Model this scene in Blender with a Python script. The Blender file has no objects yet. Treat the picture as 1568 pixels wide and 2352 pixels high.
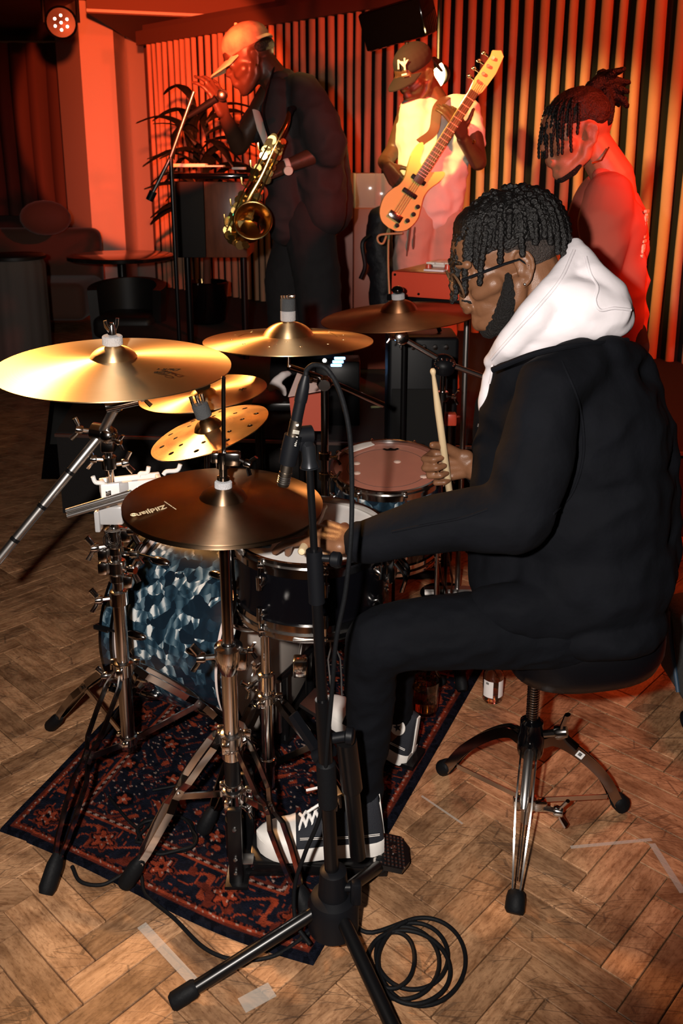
import bpy, bmesh, math, random
from mathutils import Vector, Matrix, noise
R = math.radians
rnd = random.Random(7)
S = bpy.context.scene
COL = S.collection

# ------------------------------------------------------------------ camera
PITCH, FPX, PPX, PPY, EYE = R(14.7), 2050.0, 784.0, 923.0, 1.5
cam = bpy.data.cameras.new('camera')
cam.sensor_fit = 'VERTICAL'; cam.sensor_height = 36.0; cam.sensor_width = 24.0
cam.lens = FPX / 2352 * 36.0
cam.shift_y = -(1176 - PPY) / 2352
cam.clip_start = 0.05
cam.dof.use_dof = True; cam.dof.focus_distance = 1.9; cam.dof.aperture_fstop = 9.0
co = bpy.data.objects.new('camera', cam); COL.objects.link(co)
co.location = (0, 0, EYE); co.rotation_euler = (R(90) - PITCH, 0, 0)
S.camera = co

# ------------------------------------------------------------------ world, lights, exposure
w = bpy.data.worlds.new('world'); S.world = w; w.use_nodes = True
w.node_tree.nodes['Background'].inputs[0].default_value = (0.35, 0.10, 0.04, 1)
w.node_tree.nodes['Background'].inputs[1].default_value = 0.02
S.view_settings.view_transform = 'Standard'; S.view_settings.look = 'None'
S.view_settings.gamma = 1.0; S.view_settings.use_curve_mapping = False
S.view_settings.exposure = 0.0

def lamp(name, kind, loc, color, energy, target=None, size=0.05, spot=60, blend=0.4):
    d = bpy.data.lights.new(name, kind); d.energy = energy; d.color = color
    if kind == 'SPOT':
        d.spot_size = R(spot); d.spot_blend = blend; d.shadow_soft_size = size
    elif kind == 'AREA':
        d.shape = 'DISK'; d.size = size
    else:
        d.shadow_soft_size = size
    o = bpy.data.objects.new(name, d); COL.objects.link(o); o.location = loc
    if target is not None:
        o.rotation_euler = (Vector(target) - Vector(loc)).to_track_quat('-Z', 'Y').to_euler()
    return o
# the photographer's flash, beside the lens on the left
lamp('flash', 'SPOT', (-0.15, 0.0, 1.56), (1.0, 0.91, 0.83), 245, (-0.20, 2.30, 0.55), size=0.022, spot=71.5, blend=0.55)
# red stage wash from high on the right
lamp('red_wash', 'SPOT', (2.3, 0.6, 2.75), (1.0, 0.060, 0.020), 860, (1.5, 5.0, 1.35), size=0.08, spot=57, blend=0.3)
lamp('red_wash_far', 'SPOT', (0.95, 2.4, 2.75), (1.0, 0.060, 0.020), 330, (-0.35, 7.4, 1.7), size=0.08, spot=30, blend=0.6)
# red spot added high on the right to colour the floor behind the stool
lamp('red_floor_fill', 'SPOT', (1.75, 3.2, 2.85), (1.0, 0.13, 0.035), 120, (1.0, 2.42, 0.0), size=0.35, spot=46, blend=1.0)
# red spot added over the kit just to light the far column
lamp('added_red_spot', 'SPOT', (-0.35, 1.5, 2.0), (1.0, 0.105, 0.028), 3900, (-1.90, 10.0, 2.05), size=0.05, spot=20, blend=0.15)
# warm spotlight from the left onto the bass player and the curtain behind him
lamp('warm_spot', 'SPOT', (-0.9, 2.9, 2.7), (1.0, 0.60, 0.17), 720, (1.02, 5.2, 1.55), size=0.06, spot=27, blend=0.5)
# amber lamp over the stage that shines back onto the cymbals
lamp('amber_spot', 'SPOT', (-1.75, 4.3, 2.6), (1.0, 0.46, 0.15), 500, (-0.46, 2.0, 1.06), size=0.10, spot=25, blend=0.6)

# ------------------------------------------------------------------ helpers
SP, CP = math.sin(PITCH), math.cos(PITCH)
def at(u, v, Y):
    """world point at depth Y that the lens sees at (u, v)"""
    b = (v - PPY) / FPX; D = Y / (CP - b * SP)
    return Vector((D * (u - PPX) / FPX, Y, EYE - D * (SP + b * CP)))
def atz(u, v, z):
    b = (v - PPY) / FPX; D = (EYE - z) / (SP + b * CP)
    return Vector((D * (u - PPX) / FPX, D * (CP - b * SP), z))
def atd(u, v, D):
    b = (v - PPY) / FPX
    return Vector((D * (u - PPX) / FPX, D * (CP - b * SP), EYE - D * (SP + b * CP)))
def px(n, v, Y):
    """n pixels at depth Y in metres"""
    return n * Y / (CP - (v - PPY) / FPX * SP) / FPX
def tilt_of(u, v, ang, q):
    """normal of a disc whose outline is an ellipse of ratio q, long axis raised ang degrees"""
    d = Vector(((u - PPX) / FPX, CP - (v - PPY) / FPX * SP, -(SP + (v - PPY) / FPX * CP))).normalized()
    e = Vector((1, 0, 0)) * math.cos(R(ang)) + Vector((0, SP, CP)) * math.sin(R(ang))
    e = (e - d * e.dot(d)).normalized()
    m = e.cross(d); m = m if m.z > 0 else -m
    return (-d * q + m * math.sqrt(1 - q * q)).normalized()
def frame(z, x=None, o=None):
    """matrix with its z axis along z and its x axis as near x as it can be"""
    z = Vector(z).normalized(); x = Vector(x) if x is not None else Vector((1, 0, 0))
    if abs(z.dot(x.normalized())) > 0.99: x = Vector((0, 1, 0))
    y = z.cross(x).normalized(); x = y.cross(z)
    M = Matrix((x, y, z)).transposed().to_4x4()
    if o is not None: M.translation = Vector(o)
    return M
T = Matrix.Translation
I4 = Matrix.Identity(4)
W = {}                                   # world matrix of every object by name

class MB:
    """collects shapes in world coordinates; build() links them as one mesh"""
    def __init__(s): s.v = []; s.f = []
    def add(s, vs, fs, M=None):
        k = len(s.v)
        s.v += [tuple(M @ Vector(p)) for p in vs] if M is not None else [tuple(p) for p in vs]
        s.f += [tuple(i + k for i in f) for f in fs]; return s
    def box(s, c, d, M=None, bev=0.0, seg=2):
        bm = bmesh.new(); bmesh.ops.create_cube(bm, size=1)
        for p in bm.verts: p.co = Vector((p.co.x * d[0], p.co.y * d[1], p.co.z * d[2]))
        if bev: bmesh.ops.bevel(bm, geom=list(bm.edges), offset=bev, segments=seg, affect='EDGES', profile=0.5)
        bm.verts.index_update()
        K = T(Vector(c)) if M is None else M @ T(Vector(c))
        s.add([p.co.copy() for p in bm.verts], [[q.index for q in f.verts] for f in bm.faces], K); bm.free(); return s
    def bar(s, a, b, wd, th, up=(0, 0, 1), bev=0.0):
        a, b = Vector(a), Vector(b); L = (b - a).length
        M = frame(b - a, Vector(up).cross(b - a) if abs((b - a).normalized().dot(Vector(up))) < 0.98 else (1, 0, 0), (a + b) / 2)
        return s.box((0, 0, 0), (wd, th, L), M, bev)
    def tube(s, pts, r, n=8, cap=True, closed=False, flat=1.0):
        pts = [Vector(p) for p in pts]; m = len(pts)
        rs = r if isinstance(r, (list, tuple)) else [r] * m
        vs, fs = [], []
        t0 = (pts[1] - pts[0]).normalized(); nx = t0.orthogonal().normalized()
        for i, p in enumerate(pts):
            if closed: t = pts[(i + 1) % m] - pts[i - 1]
            else: t = pts[min(i + 1, m - 1)] - pts[max(i - 1, 0)]
            t = t.normalized() if t.length > 1e-9 else t0
            nx = nx - t * nx.dot(t); nx = nx.normalized() if nx.length > 1e-6 else t.orthogonal().normalized()
            ny = t.cross(nx)
            for k in range(n):
                a = 2 * math.pi * k / n
                vs.append(p + (nx * math.cos(a) + ny * math.sin(a) * flat) * rs[i])
        for i in range(m if closed else m - 1):
            j = (i + 1) % m
            for k in range(n):
                fs.append((i * n + k, i * n + (k + 1) % n, j * n + (k + 1) % n, j * n + k))
        if cap and not closed:
            fs.append(tuple(reversed(range(n)))); fs.append(tuple(range((m - 1) * n, m * n)))
        return s.add(vs, fs)
    def cyl(s, a, b, r, r2=None, n=16): return s.tube([a, b], [r, r if r2 is None else r2], n)
    def lathe(s, prof, M=None, n=40, closed=False):
        vs, fs = [], []; m = len(prof)
        for (r, z) in prof:
            for k in range(n):
                a = 2 * math.pi * k / n; vs.append((r * math.cos(a), r * math.sin(a), z))
        for i in range(m if closed else m - 1):
            j = (i + 1) % m
            for k in range(n): fs.append((i * n + k, i * n + (k + 1) % n, j * n + (k + 1) % n, j * n + k))
        if not closed:
            if prof[0][0] > 1e-6: fs.append(tuple(reversed(range(n))))
            if prof[-1][0] > 1e-6: fs.append(tuple(range((m - 1) * n, m * n)))
        return s.add(vs, fs, M or I4)
    def sph(s, c, r, M=None, n=14):
        r = (r, r, r) if not isinstance(r, (tuple, list)) else r
        vs, fs = [(0, 0, r[2])], []; h = n // 2
        for i in range(1, h):
            t = math.pi * i / h
            for k in range(n):
                a = 2 * math.pi * k / n
                vs.append((r[0] * math.sin(t) * math.cos(a), r[1] * math.sin(t) * math.sin(a), r[2] * math.cos(t)))
        vs.append((0, 0, -r[2])); e = len(vs) - 1
        for k in range(n):
            fs.append((0, 1 + k, 1 + (k + 1) % n)); fs.append((e, e - n + (k + 1) % n, e - n + k))
            for i in range(h - 2):
                a0 = 1 + i * n; b0 = a0 + n
                fs.append((a0 + k, b0 + k, b0 + (k + 1) % n, a0 + (k + 1) % n))
        K = T(Vector(c)) @ M.to_3x3().to_4x4() if M is not None else T(Vector(c))
        return s.add(vs, fs, K)
    def caps(s, a, ra, b, rb, n=14):
        """tapered capsule"""
        a, b = Vector(a), Vector(b); L = (b - a).length
        if L < 1e-5: return s.sph(a, max(ra, rb), None, n)
        pr = [(0, -ra)] + [(ra * math.cos(t), ra * math.sin(t)) for t in (-1.1, -0.6, 0)]
        pr += [(rb * math.cos(t), L + rb * math.sin(t)) for t in (0, 0.6, 1.1)] + [(0, L + rb)]
        return s.lathe([(max(q, 1e-7), z) for q, z in pr], frame(b - a, None, a), n)
    def torus(s, M, Rr, r, n=40, m=8, sq=1.0):
        return s.lathe([(Rr + r * math.cos(2 * math.pi * k / m), sq * r * math.sin(2 * math.pi * k / m)) for k in range(m)], M, n, True)
    def prism(s, pts, h, M=None):
        """outline in x, y raised from 0 to h"""
        n = len(pts)
        vs = [(x, y, 0) for x, y in pts] + [(x, y, h) for x, y in pts]
        fs = [tuple(reversed(range(n))), tuple(range(n, 2 * n))] + [(i, (i + 1) % n, n + (i + 1) % n, n + i) for i in range(n)]
        return s.add(vs, fs, M or I4)
    def mesh(s, name):
        me = bpy.data.meshes.new(name); me.from_pydata(s.v, [], s.f); me.update(); return me
    def build(s, name, mat, parent=None, M=None, ang=38, label=None, kind=None):
        return link(name, s.mesh(name), mat, parent, M, ang, label, kind)

def fixn(me):
    bm = bmesh.new(); bm.from_mesh(me); bmesh.ops.recalc_face_normals(bm, faces=bm.faces); bm.to_mesh(me); bm.free()
def link(name, me, mat, parent=None, M=None, ang=38, label=None, kind=None):
    o = bpy.data.objects.new(name, me); COL.objects.link(o)
    wm = W[parent.name] if parent is not None else (M if M is not None else I4)
    if wm is not I4: me.transform(wm.inverted())
    fixn(me)
    if parent is not None: o.parent = parent
    else: o.matrix_world = wm
    W[o.name] = wm
    if ang: me.shade_smooth() if hasattr(me, 'shade_smooth') else None; me.set_sharp_from_angle(angle=R(ang))
    if mat: me.materials.append(mat)
    if label: o['label'] = label
    if kind: o['kind'] = kind
    return o
def thing(name, label, cat, loc, group=None):
    o = bpy.data.objects.new(name, None); COL.objects.link(o); o.location = loc; o.empty_display_size = 0.05
    W[o.name] = T(Vector(loc)); return tag(o, label, cat, group)
def tag(o, label, cat, group=None):
    o['label'] = label; o['category'] = cat
    if group: o['group'] = group
    return o
def struct(o): o['kind'] = 'structure'; return o

def blob(prims, voxel, smooth=5, wr=0.0, wscale=9.0, fac=0.5):
    """one skin over many overlapping capsules and ellipsoids"""
    mb = MB()
    for p in prims:
        if p[0] == 'c': mb.caps(p[1], p[2], p[3], p[4], 16)
        else: mb.sph(p[1], p[2], p[3] if len(p) > 3 else None, 20)
    me = mb.mesh('blob'); fixn(me)
    o = bpy.data.objects.new('blob', me); COL.objects.link(o)
    m = o.modifiers.new('r', 'REMESH'); m.mode = 'VOXEL'; m.voxel_size = voxel; m.adaptivity = 0
    if smooth:
        m = o.modifiers.new('s', 'SMOOTH'); m.factor = fac; m.iterations = smooth
    dg = bpy.context.evaluated_depsgraph_get()
    out = bpy.data.meshes.new_from_object(o.evaluated_get(dg), depsgraph=dg)
    bpy.data.objects.remove(o); bpy.data.meshes.remove(me)
    if wr:
        nm = [v.normal.copy() for v in out.vertices]
        for v, nv in zip(out.vertices, nm):
            c = v.co * wscale
            k = noise.noise(Vector((c.x * 0.6 + c.z * 0.5, c.y, c.z * 1.5 - c.x * 0.6))) + 0.5 * noise.noise(c * 2.3)
            v.co += nv * (wr * (1 - 2 * abs(k)))
    return out
def limb(pr, *pts):
    """chain of (u, v, Y, radius in pixels)"""
    q = [(at(u, v, Y), px(r, v, Y)) for (u, v, Y, r) in pts]
    if len(q) == 1: pr.append(('e', q[0][0], q[0][1]))
    for a, b in zip(q, q[1:]): pr.append(('c', a[0], a[1], b[0], b[1]))
def chain(pr, pts, rs):
    for i in range(len(pts) - 1): pr.append(('c', Vector(pts[i]), rs[i], Vector(pts[i + 1]), rs[i + 1]))
def spline(pts, n=8):
    """Catmull-Rom through the points"""
    P = [Vector(p) for p in pts]; P = [P[0] * 2 - P[1]] + P + [P[-1] * 2 - P[-2]]; out = []
    for i in range(1, len(P) - 2):
        for k in range(n):
            t = k / n; a, b, c, d = P[i - 1:i + 3]
            out.append(0.5 * (2 * b + (c - a) * t + (2 * a - 5 * b + 4 * c - d) * t * t + (3 * b - a - 3 * c + d) * t ** 3))
    return out + [P[-2]]
def text_mesh(body, size, M, extrude=0.0003, shear=0.0, bold=0.0, align='CENTER'):
    cu = bpy.data.curves.new('t', 'FONT'); cu.body = body; cu.size = size; cu.extrude = extrude; cu.shear = shear
    cu.offset = bold; cu.align_x = align; cu.align_y = 'CENTER'; cu.resolution_u = 3
    o = bpy.data.objects.new('t', cu); COL.objects.link(o)
    dg = bpy.context.evaluated_depsgraph_get()
    me = bpy.data.meshes.new_from_object(o.evaluated_get(dg), depsgraph=dg)
    bpy.data.objects.remove(o); me.transform(M); return me
def dup(o, parent=None):
    c = o.copy(); COL.objects.link(c); W[c.name] = W[o.name].copy()
    if parent is not None: c.parent = parent
    for ch in [k for k in bpy.data.objects if k.parent == o and k is not c]: dup(ch, c)
    return c

# ------------------------------------------------------------------ materials
def mat(name, col, rough=0.5, metal=0.0, var=0.0, vscale=8.0, bump=0.0, bscale=60.0, col2=None, coat=0.0, sheen=0.0, spec=0.5,
        stretch=None, emit=None, estr=0.0, trans=0.0, ior=1.45, alpha=1.0, rvar=0.0):
    m = bpy.data.materials.new(name); m.use_nodes = True; nt = m.node_tree; b = nt.nodes['Principled BSDF']
    c = tuple(col) + (1,)
    b.inputs['Base Color'].default_value = c; b.inputs['Roughness'].default_value = rough; b.inputs['Metallic'].default_value = metal
    b.inputs['Coat Weight'].default_value = coat; b.inputs['Coat Roughness'].default_value = 0.08
    b.inputs['Sheen Weight'].default_value = sheen; b.inputs['Specular IOR Level'].default_value = spec
    b.inputs['Transmission Weight'].default_value = trans; b.inputs['IOR'].default_value = ior; b.inputs['Alpha'].default_value = alpha
    if emit: b.inputs['Emission Color'].default_value = tuple(emit) + (1,); b.inputs['Emission Strength'].default_value = estr
    tc = nt.nodes.new('ShaderNodeTexCoord'); vec = tc.outputs['Object']
    if stretch:
        mp = nt.nodes.new('ShaderNodeMapping'); mp.inputs['Scale'].default_value = stretch
        nt.links.new(vec, mp.inputs['Vector']); vec = mp.outputs['Vector']
    if var or col2:
        n = nt.nodes.new('ShaderNodeTexNoise'); n.inputs['Scale'].default_value = vscale; n.inputs['Detail'].default_value = 6
        r = nt.nodes.new('ShaderNodeValToRGB'); r.color_ramp.elements[0].position = 0.35; r.color_ramp.elements[1].position = 0.68
        d = tuple(col2) if col2 else tuple(x * (1 - var) for x in col)
        r.color_ramp.elements[0].color = d + (1,); r.color_ramp.elements[1].color = c
        nt.links.new(vec, n.inputs['Vector']); nt.links.new(n.outputs['Fac'], r.inputs['Fac']); nt.links.new(r.outputs['Color'], b.inputs['Base Color'])
        if rvar:
            k = nt.nodes.new('ShaderNodeMapRange'); k.inputs['To Min'].default_value = rough - rvar; k.inputs['To Max'].default_value = rough + rvar
            nt.links.new(n.outputs['Fac'], k.inputs['Value']); nt.links.new(k.outputs['Result'], b.inputs['Roughness'])
    if bump:
        n = nt.nodes.new('ShaderNodeTexNoise'); n.inputs['Scale'].default_value = bscale; n.inputs['Detail'].default_value = 5
        k = nt.nodes.new('ShaderNodeBump'); k.inputs['Strength'].default_value = bump; k.inputs['Distance'].default_value = 0.01
        nt.links.new(vec, n.inputs['Vector']); nt.links.new(n.outputs['Fac'], k.inputs['Height']); nt.links.new(k.outputs['Normal'], b.inputs['Normal'])
    return m
def nodes(m): return m.node_tree, m.node_tree.nodes, m.node_tree.links, m.node_tree.nodes['Principled BSDF']
CHROME = mat('chrome', (0.78, 0.76, 0.74), 0.13, 1.0, rvar=0.04, var=0.12, vscale=20)
DCHROME = mat('dark_chrome', (0.33, 0.31, 0.30), 0.16, 1.0)
STEEL = mat('brushed_steel', (0.62, 0.60, 0.58), 0.30, 1.0)
BLACKM = mat('black_powder_coat', (0.0035, 0.0035, 0.004), 0.30, spec=0.4)
GLOSSB = mat('black_gloss', (0.0015, 0.0015, 0.002), 0.10, coat=0.4)
RUBBER = mat('black_rubber', (0.0045, 0.005, 0.006), 0.6, bump=0.1, bscale=150, spec=0.15)
BPLAST = mat('black_plastic', (0.004, 0.0045, 0.006), 0.45, spec=0.22)
WPLAST = mat('white_plastic', (0.75, 0.73, 0.71), 0.4)
CLEARP = mat('grey_clear_plastic', (0.55, 0.55, 0.56), 0.25, trans=0.35)
FELT = mat('grey_felt', (0.36, 0.36, 0.38), 0.95, bump=0.5, bscale=300, sheen=0.3)
DFELT = mat('dark_felt', (0.05, 0.055, 0.06), 0.95, bump=0.4, bscale=300)
WHEAD = mat('coated_drum_head', (0.80, 0.78, 0.75), 0.55, var=0.15, vscale=14, bump=0.05, bscale=500)
STICK = mat('hickory', (0.66, 0.50, 0.30), 0.5, var=0.18, vscale=40, stretch=(1, 1, 0.15), bump=0.1, bscale=200)
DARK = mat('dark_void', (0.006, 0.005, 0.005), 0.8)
BRASS = mat('lacquered_brass', (0.75, 0.42, 0.14), 0.2, 1.0)
WHITE = mat('white_paint', (0.72, 0.70, 0.67), 0.6, var=0.06)
GOLD = mat('gold', (0.8, 0.55, 0.2), 0.25, 1.0)
def cymbal_mat(name, col, dark, rough, aniso=0.75, tarnish=6.0):
    m = mat(name, col, rough, 1.0); nt, N, L, b = nodes(m)
    tc = N.new('ShaderNodeTexCoord'); sx = N.new('ShaderNodeSeparateXYZ'); L.new(tc.outputs['Object'], sx.inputs[0])
    ln = N.new('ShaderNodeVectorMath'); ln.operation = 'LENGTH'
    cb = N.new('ShaderNodeCombineXYZ'); L.new(sx.outputs[0], cb.inputs[0]); L.new(sx.outputs[1], cb.inputs[1]); L.new(cb.outputs[0], ln.inputs[0])
    n1 = N.new('ShaderNodeTexNoise'); n1.noise_dimensions = '1D'; n1.inputs['Scale'].default_value = 260; n1.inputs['Detail'].default_value = 3
    L.new(ln.outputs['Value'], n1.inputs['W'])
    n2 = N.new('ShaderNodeTexNoise'); n2.inputs['Scale'].default_value = tarnish; n2.inputs['Detail'].default_value = 8; L.new(tc.outputs['Object'], n2.inputs['Vector'])
    r = N.new('ShaderNodeValToRGB'); r.color_ramp.elements[0].position = 0.3; r.color_ramp.elements[1].position = 0.65
    r.color_ramp.elements[0].color = tuple(dark) + (1,); r.color_ramp.elements[1].color = tuple(col) + (1,)
    L.new(n2.outputs['Fac'], r.inputs['Fac']); L.new(r.outputs['Color'], b.inputs['Base Color'])
    bp = N.new('ShaderNodeBump'); bp.inputs['Strength'].default_value = 0.25; bp.inputs['Distance'].default_value = 0.0006
    L.new(n1.outputs['Fac'], bp.inputs['Height']); L.new(bp.outputs['Normal'], b.inputs['Normal'])
    tg = N.new('ShaderNodeTangent'); tg.direction_type = 'RADIAL'; tg.axis = 'Z'; L.new(tg.outputs['Tangent'], b.inputs['Tangent'])
    b.inputs['Anisotropic'].default_value = aniso; b.inputs['Anisotropic Rotation'].default_value = 0.25
    return m
CYM_BRIGHT = cymbal_mat('bright_bronze', (0.96, 0.70, 0.40), (0.82, 0.55, 0.28), 0.44, 0.85)
CYM_BROWN = cymbal_mat('patina_bronze', (0.60, 0.40, 0.20), (0.26, 0.15, 0.07), 0.30, 0.6, 16)
CYM_DARK = cymbal_mat('aged_bronze', (0.30, 0.20, 0.125), (0.19, 0.12, 0.07), 0.46, 0.93, 9)
CYM_RED = cymbal_mat('dull_bronze', (0.55, 0.27, 0.13), (0.35, 0.15, 0.07), 0.48, 0.8, 8)
def pearl():
    m = mat('blue_pearl_wrap', (0.02, 0.05, 0.09), 0.22, 0.0, coat=0.7); nt, N, L, b = nodes(m)
    tc = N.new('ShaderNodeTexCoord'); nz = N.new('ShaderNodeTexNoise'); nz.inputs['Scale'].default_value = 22; nz.inputs['Detail'].default_value = 3
    L.new(tc.outputs['Object'], nz.inputs['Vector'])
    mx = N.new('ShaderNodeMixRGB'); mx.blend_type = 'LINEAR_LIGHT'; mx.inputs['Fac'].default_value = 0.012
    L.new(tc.outputs['Object'], mx.inputs[1]); L.new(nz.outputs['Color'], mx.inputs[2])
    v = N.new('ShaderNodeTexVoronoi'); v.inputs['Scale'].default_value = 34; v.feature = 'F1'; L.new(mx.outputs[0], v.inputs['Vector'])
    v2 = N.new('ShaderNodeTexVoronoi'); v2.inputs['Scale'].default_value = 42; L.new(mx.outputs[0], v2.inputs['Vector'])
    s = N.new('ShaderNodeSeparateColor'); L.new(v.outputs['Color'], s.inputs[0])
    s2 = N.new('ShaderNodeSeparateColor'); L.new(v2.outputs['Color'], s2.inputs[0])
    def mth(op, x, y):
        n = N.new('ShaderNodeMath'); n.operation = op
        for i, q in enumerate((x, y)):
            if isinstance(q, (int, float)): n.inputs[i].default_value = q
            else: L.new(q, n.inputs[i])
        return n.outputs[0]
    # every flake its own shade, each one shot with a streak of its own
    g = N.new('ShaderNodeTexWave'); g.inputs['Scale'].default_value = 11; g.inputs['Distortion'].default_value = 6; g.inputs['Detail'].default_value = 1
    vo = N.new('ShaderNodeVectorMath'); vo.operation = 'MULTIPLY_ADD'; vo.inputs[1].default_value = (1, 1, 1); L.new(tc.outputs['Object'], vo.inputs[0]); L.new(v.outputs['Color'], vo.inputs[2]); L.new(vo.outputs[0], g.inputs['Vector'])
    c1 = mth('POWER', s.outputs[0], 2.7); c2 = mth('MULTIPLY', c1, mth('ADD', mth('MULTIPLY', s2.outputs[1], .75), .25))
    fl_ = mth('MULTIPLY', c2, mth('ADD', mth('MULTIPLY', g.outputs['Fac'], .9), .25)); ds = N.new('ShaderNodeMath'); ds.operation = 'ADD'; ds.inputs[1].default_value = 0.0; L.new(fl_, ds.inputs[0])
    r = N.new('ShaderNodeValToRGB'); e = r.color_ramp.elements
    e[0].position = 0.0; e[0].color = (0.006, 0.014, 0.024, 1); e[1].position = 0.58; e[1].color = (0.72, 0.75, 0.74, 1)
    x = e.new(0.07); x.color = (0.014, 0.038, 0.062, 1); x = e.new(0.22); x.color = (0.06, 0.115, 0.155, 1); x = e.new(0.36); x.color = (0.20, 0.27, 0.31, 1)
    L.new(ds.outputs[0], r.inputs['Fac']); L.new(r.outputs['Color'], b.inputs['Base Color'])
    return m
PEARL = pearl()
SKIN = mat('brown_skin', (0.185, 0.082, 0.040), 0.42, var=0.18, vscale=30, bump=0.10, bscale=420, spec=0.45)
SKIN2 = mat('dark_brown_skin', (0.10, 0.045, 0.024), 0.42, var=0.15, vscale=25, bump=0.06, bscale=300)
SKIN4 = mat('deep_brown_skin', (0.055, 0.024, 0.014), 0.42, var=0.15, vscale=25, bump=0.06, bscale=300)
SKIN3 = mat('light_brown_skin', (0.42, 0.15, 0.08), 0.45, var=0.10, vscale=25, bump=0.06, bscale=300)
NAIL = mat('finger_nail', (0.45, 0.25, 0.17), 0.3)
HAIR = mat('black_hair', (0.0035, 0.003, 0.003), 0.42, bump=0.6, bscale=220)
BEARD = mat('black_beard', (0.004, 0.003, 0.0028), 0.7, bump=1.0, bscale=260)
JACKET = mat('black_cotton', (0.0035, 0.0041, 0.0062), 0.85, var=0.25, vscale=10, bump=0.6, bscale=14, spec=0.12)
DENIM = mat('black_denim', (0.0032, 0.0038, 0.0058), 0.85, bump=0.5, bscale=20, spec=0.12, var=0.2)
HOODW = mat('white_fleece', (0.70, 0.66, 0.69), 0.9, bump=0.25, bscale=14)
def _fabric(name, col, **k): return mat(name, col, 0.9, bump=0.4, bscale=18, sheen=0.15, **k)
# ------------------------------------------------------------------ floor of herringbone blocks
def wood():
    m = mat('oak_block', (0.42, 0.26, 0.15), 0.42); nt, N, L, b = nodes(m)
    oi = N.new('ShaderNodeObjectInfo'); tc = N.new('ShaderNodeTexCoord'); ge = N.new('ShaderNodeNewGeometry')
    of = N.new('ShaderNodeVectorMath'); of.operation = 'MULTIPLY_ADD'; of.inputs[1].default_value = (1, 1, 1)
    sc = N.new('ShaderNodeVectorMath'); sc.operation = 'SCALE'; sc.inputs['Scale'].default_value = 37.0
    cb = N.new('ShaderNodeCombineXYZ'); L.new(oi.outputs['Random'], cb.inputs[0]); L.new(oi.outputs['Random'], cb.inputs[1]); L.new(oi.outputs['Random'], cb.inputs[2])
    L.new(cb.outputs[0], sc.inputs[0]); L.new(tc.outputs['Object'], of.inputs[0]); L.new(sc.outputs[0], of.inputs[2])
    mp = N.new('ShaderNodeMapping'); mp.inputs['Scale'].default_value = (9, 70, 40); L.new(of.outputs[0], mp.inputs['Vector'])
    g = N.new('ShaderNodeTexNoise'); g.inputs['Scale'].default_value = 1.0; g.inputs['Detail'].default_value = 6; g.inputs['Distortion'].default_value = 0.6; L.new(mp.outputs[0], g.inputs['Vector'])
    gr = N.new('ShaderNodeValToRGB'); e = gr.color_ramp.elements
    e[0].position = 0.25; e[0].color = (0.28, 0.135, 0.060, 1); e[1].position = 0.62; e[1].color = (0.54, 0.30, 0.155, 1); L.new(g.outputs['Fac'], gr.inputs['Fac'])
    hs = N.new('ShaderNodeHueSaturation'); L.new(gr.outputs['Color'], hs.inputs['Color'])
    vr = N.new('ShaderNodeMapRange'); vr.inputs['To Min'].default_value = 0.62; vr.inputs['To Max'].default_value = 1.18; L.new(oi.outputs['Random'], vr.inputs['Value']); L.new(vr.outputs[0], hs.inputs['Value'])
    # worn, dirty patches and dark scratches that run across blocks
    d = N.new('ShaderNodeTexNoise'); d.inputs['Scale'].default_value = 9; d.inputs['Detail'].default_value = 9; d.inputs['Roughness'].default_value = 0.68; L.new(ge.outputs['Position'], d.inputs['Vector'])
    dr = N.new('ShaderNodeValToRGB'); dr.color_ramp.elements[0].position = 0.36; dr.color_ramp.elements[0].color = (0.34, 0.29, 0.26, 1); dr.color_ramp.elements[1].position = 0.56; dr.color_ramp.elements[1].color = (1, 1, 1, 1); L.new(d.outputs['Fac'], dr.inputs['Fac'])
    m1 = N.new('ShaderNodeMixRGB'); m1.blend_type = 'MULTIPLY'; m1.inputs['Fac'].default_value = 0.75; L.new(hs.outputs['Color'], m1.inputs[1]); L.new(dr.outputs['Color'], m1.inputs[2])
    prev = m1.outputs[0]
    for rot, sx, th in ((0.5, 3.0, 0.010), (1.6, 4.2, 0.009), (2.5, 3.4, 0.008)):
        mp2 = N.new('ShaderNodeMapping'); mp2.inputs['Rotation'].default_value = (0, 0, rot); mp2.inputs['Scale'].default_value = (1.0, 7.0, 1); L.new(ge.outputs['Position'], mp2.inputs['Vector'])
        v = N.new('ShaderNodeTexVoronoi'); v.feature = 'DISTANCE_TO_EDGE'; v.inputs['Scale'].default_value = sx; L.new(mp2.outputs[0], v.inputs['Vector'])
        nz = N.new('ShaderNodeTexNoise'); nz.inputs['Scale'].default_value = 7; L.new(ge.outputs['Position'], nz.inputs['Vector'])
        ad = N.new('ShaderNodeMath'); ad.operation = 'MULTIPLY_ADD'; ad.inputs[1].default_value = 0.16; ad.inputs[2].default_value = -0.074; L.new(nz.outputs['Fac'], ad.inputs[0])
        cm = N.new('ShaderNodeMath'); cm.operation = 'LESS_THAN'; L.new(v.outputs['Distance'], cm.inputs[0])
        cl = N.new('ShaderNodeMath'); cl.operation = 'MINIMUM'; cl.inputs[1].default_value = th; L.new(ad.outputs[0], cl.inputs[0]); L.new(cl.outputs[0], cm.inputs[1])
        ml = N.new('ShaderNodeMath'); ml.operation = 'MULTIPLY'; ml.inputs[1].default_value = 0.5; L.new(cm.outputs[0], ml.inputs[0])
        mx = N.new('ShaderNodeMixRGB'); mx.inputs[2].default_value = (0.05, 0.03, 0.02, 1); L.new(ml.outputs[0], mx.inputs['Fac']); L.new(prev, mx.inputs[1]); prev = mx.outputs[0]
    mp3 = N.new('ShaderNodeMapping'); mp3.inputs['Scale'].default_value = (38, 120, 60); L.new(of.outputs[0], mp3.inputs['Vector'])
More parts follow.
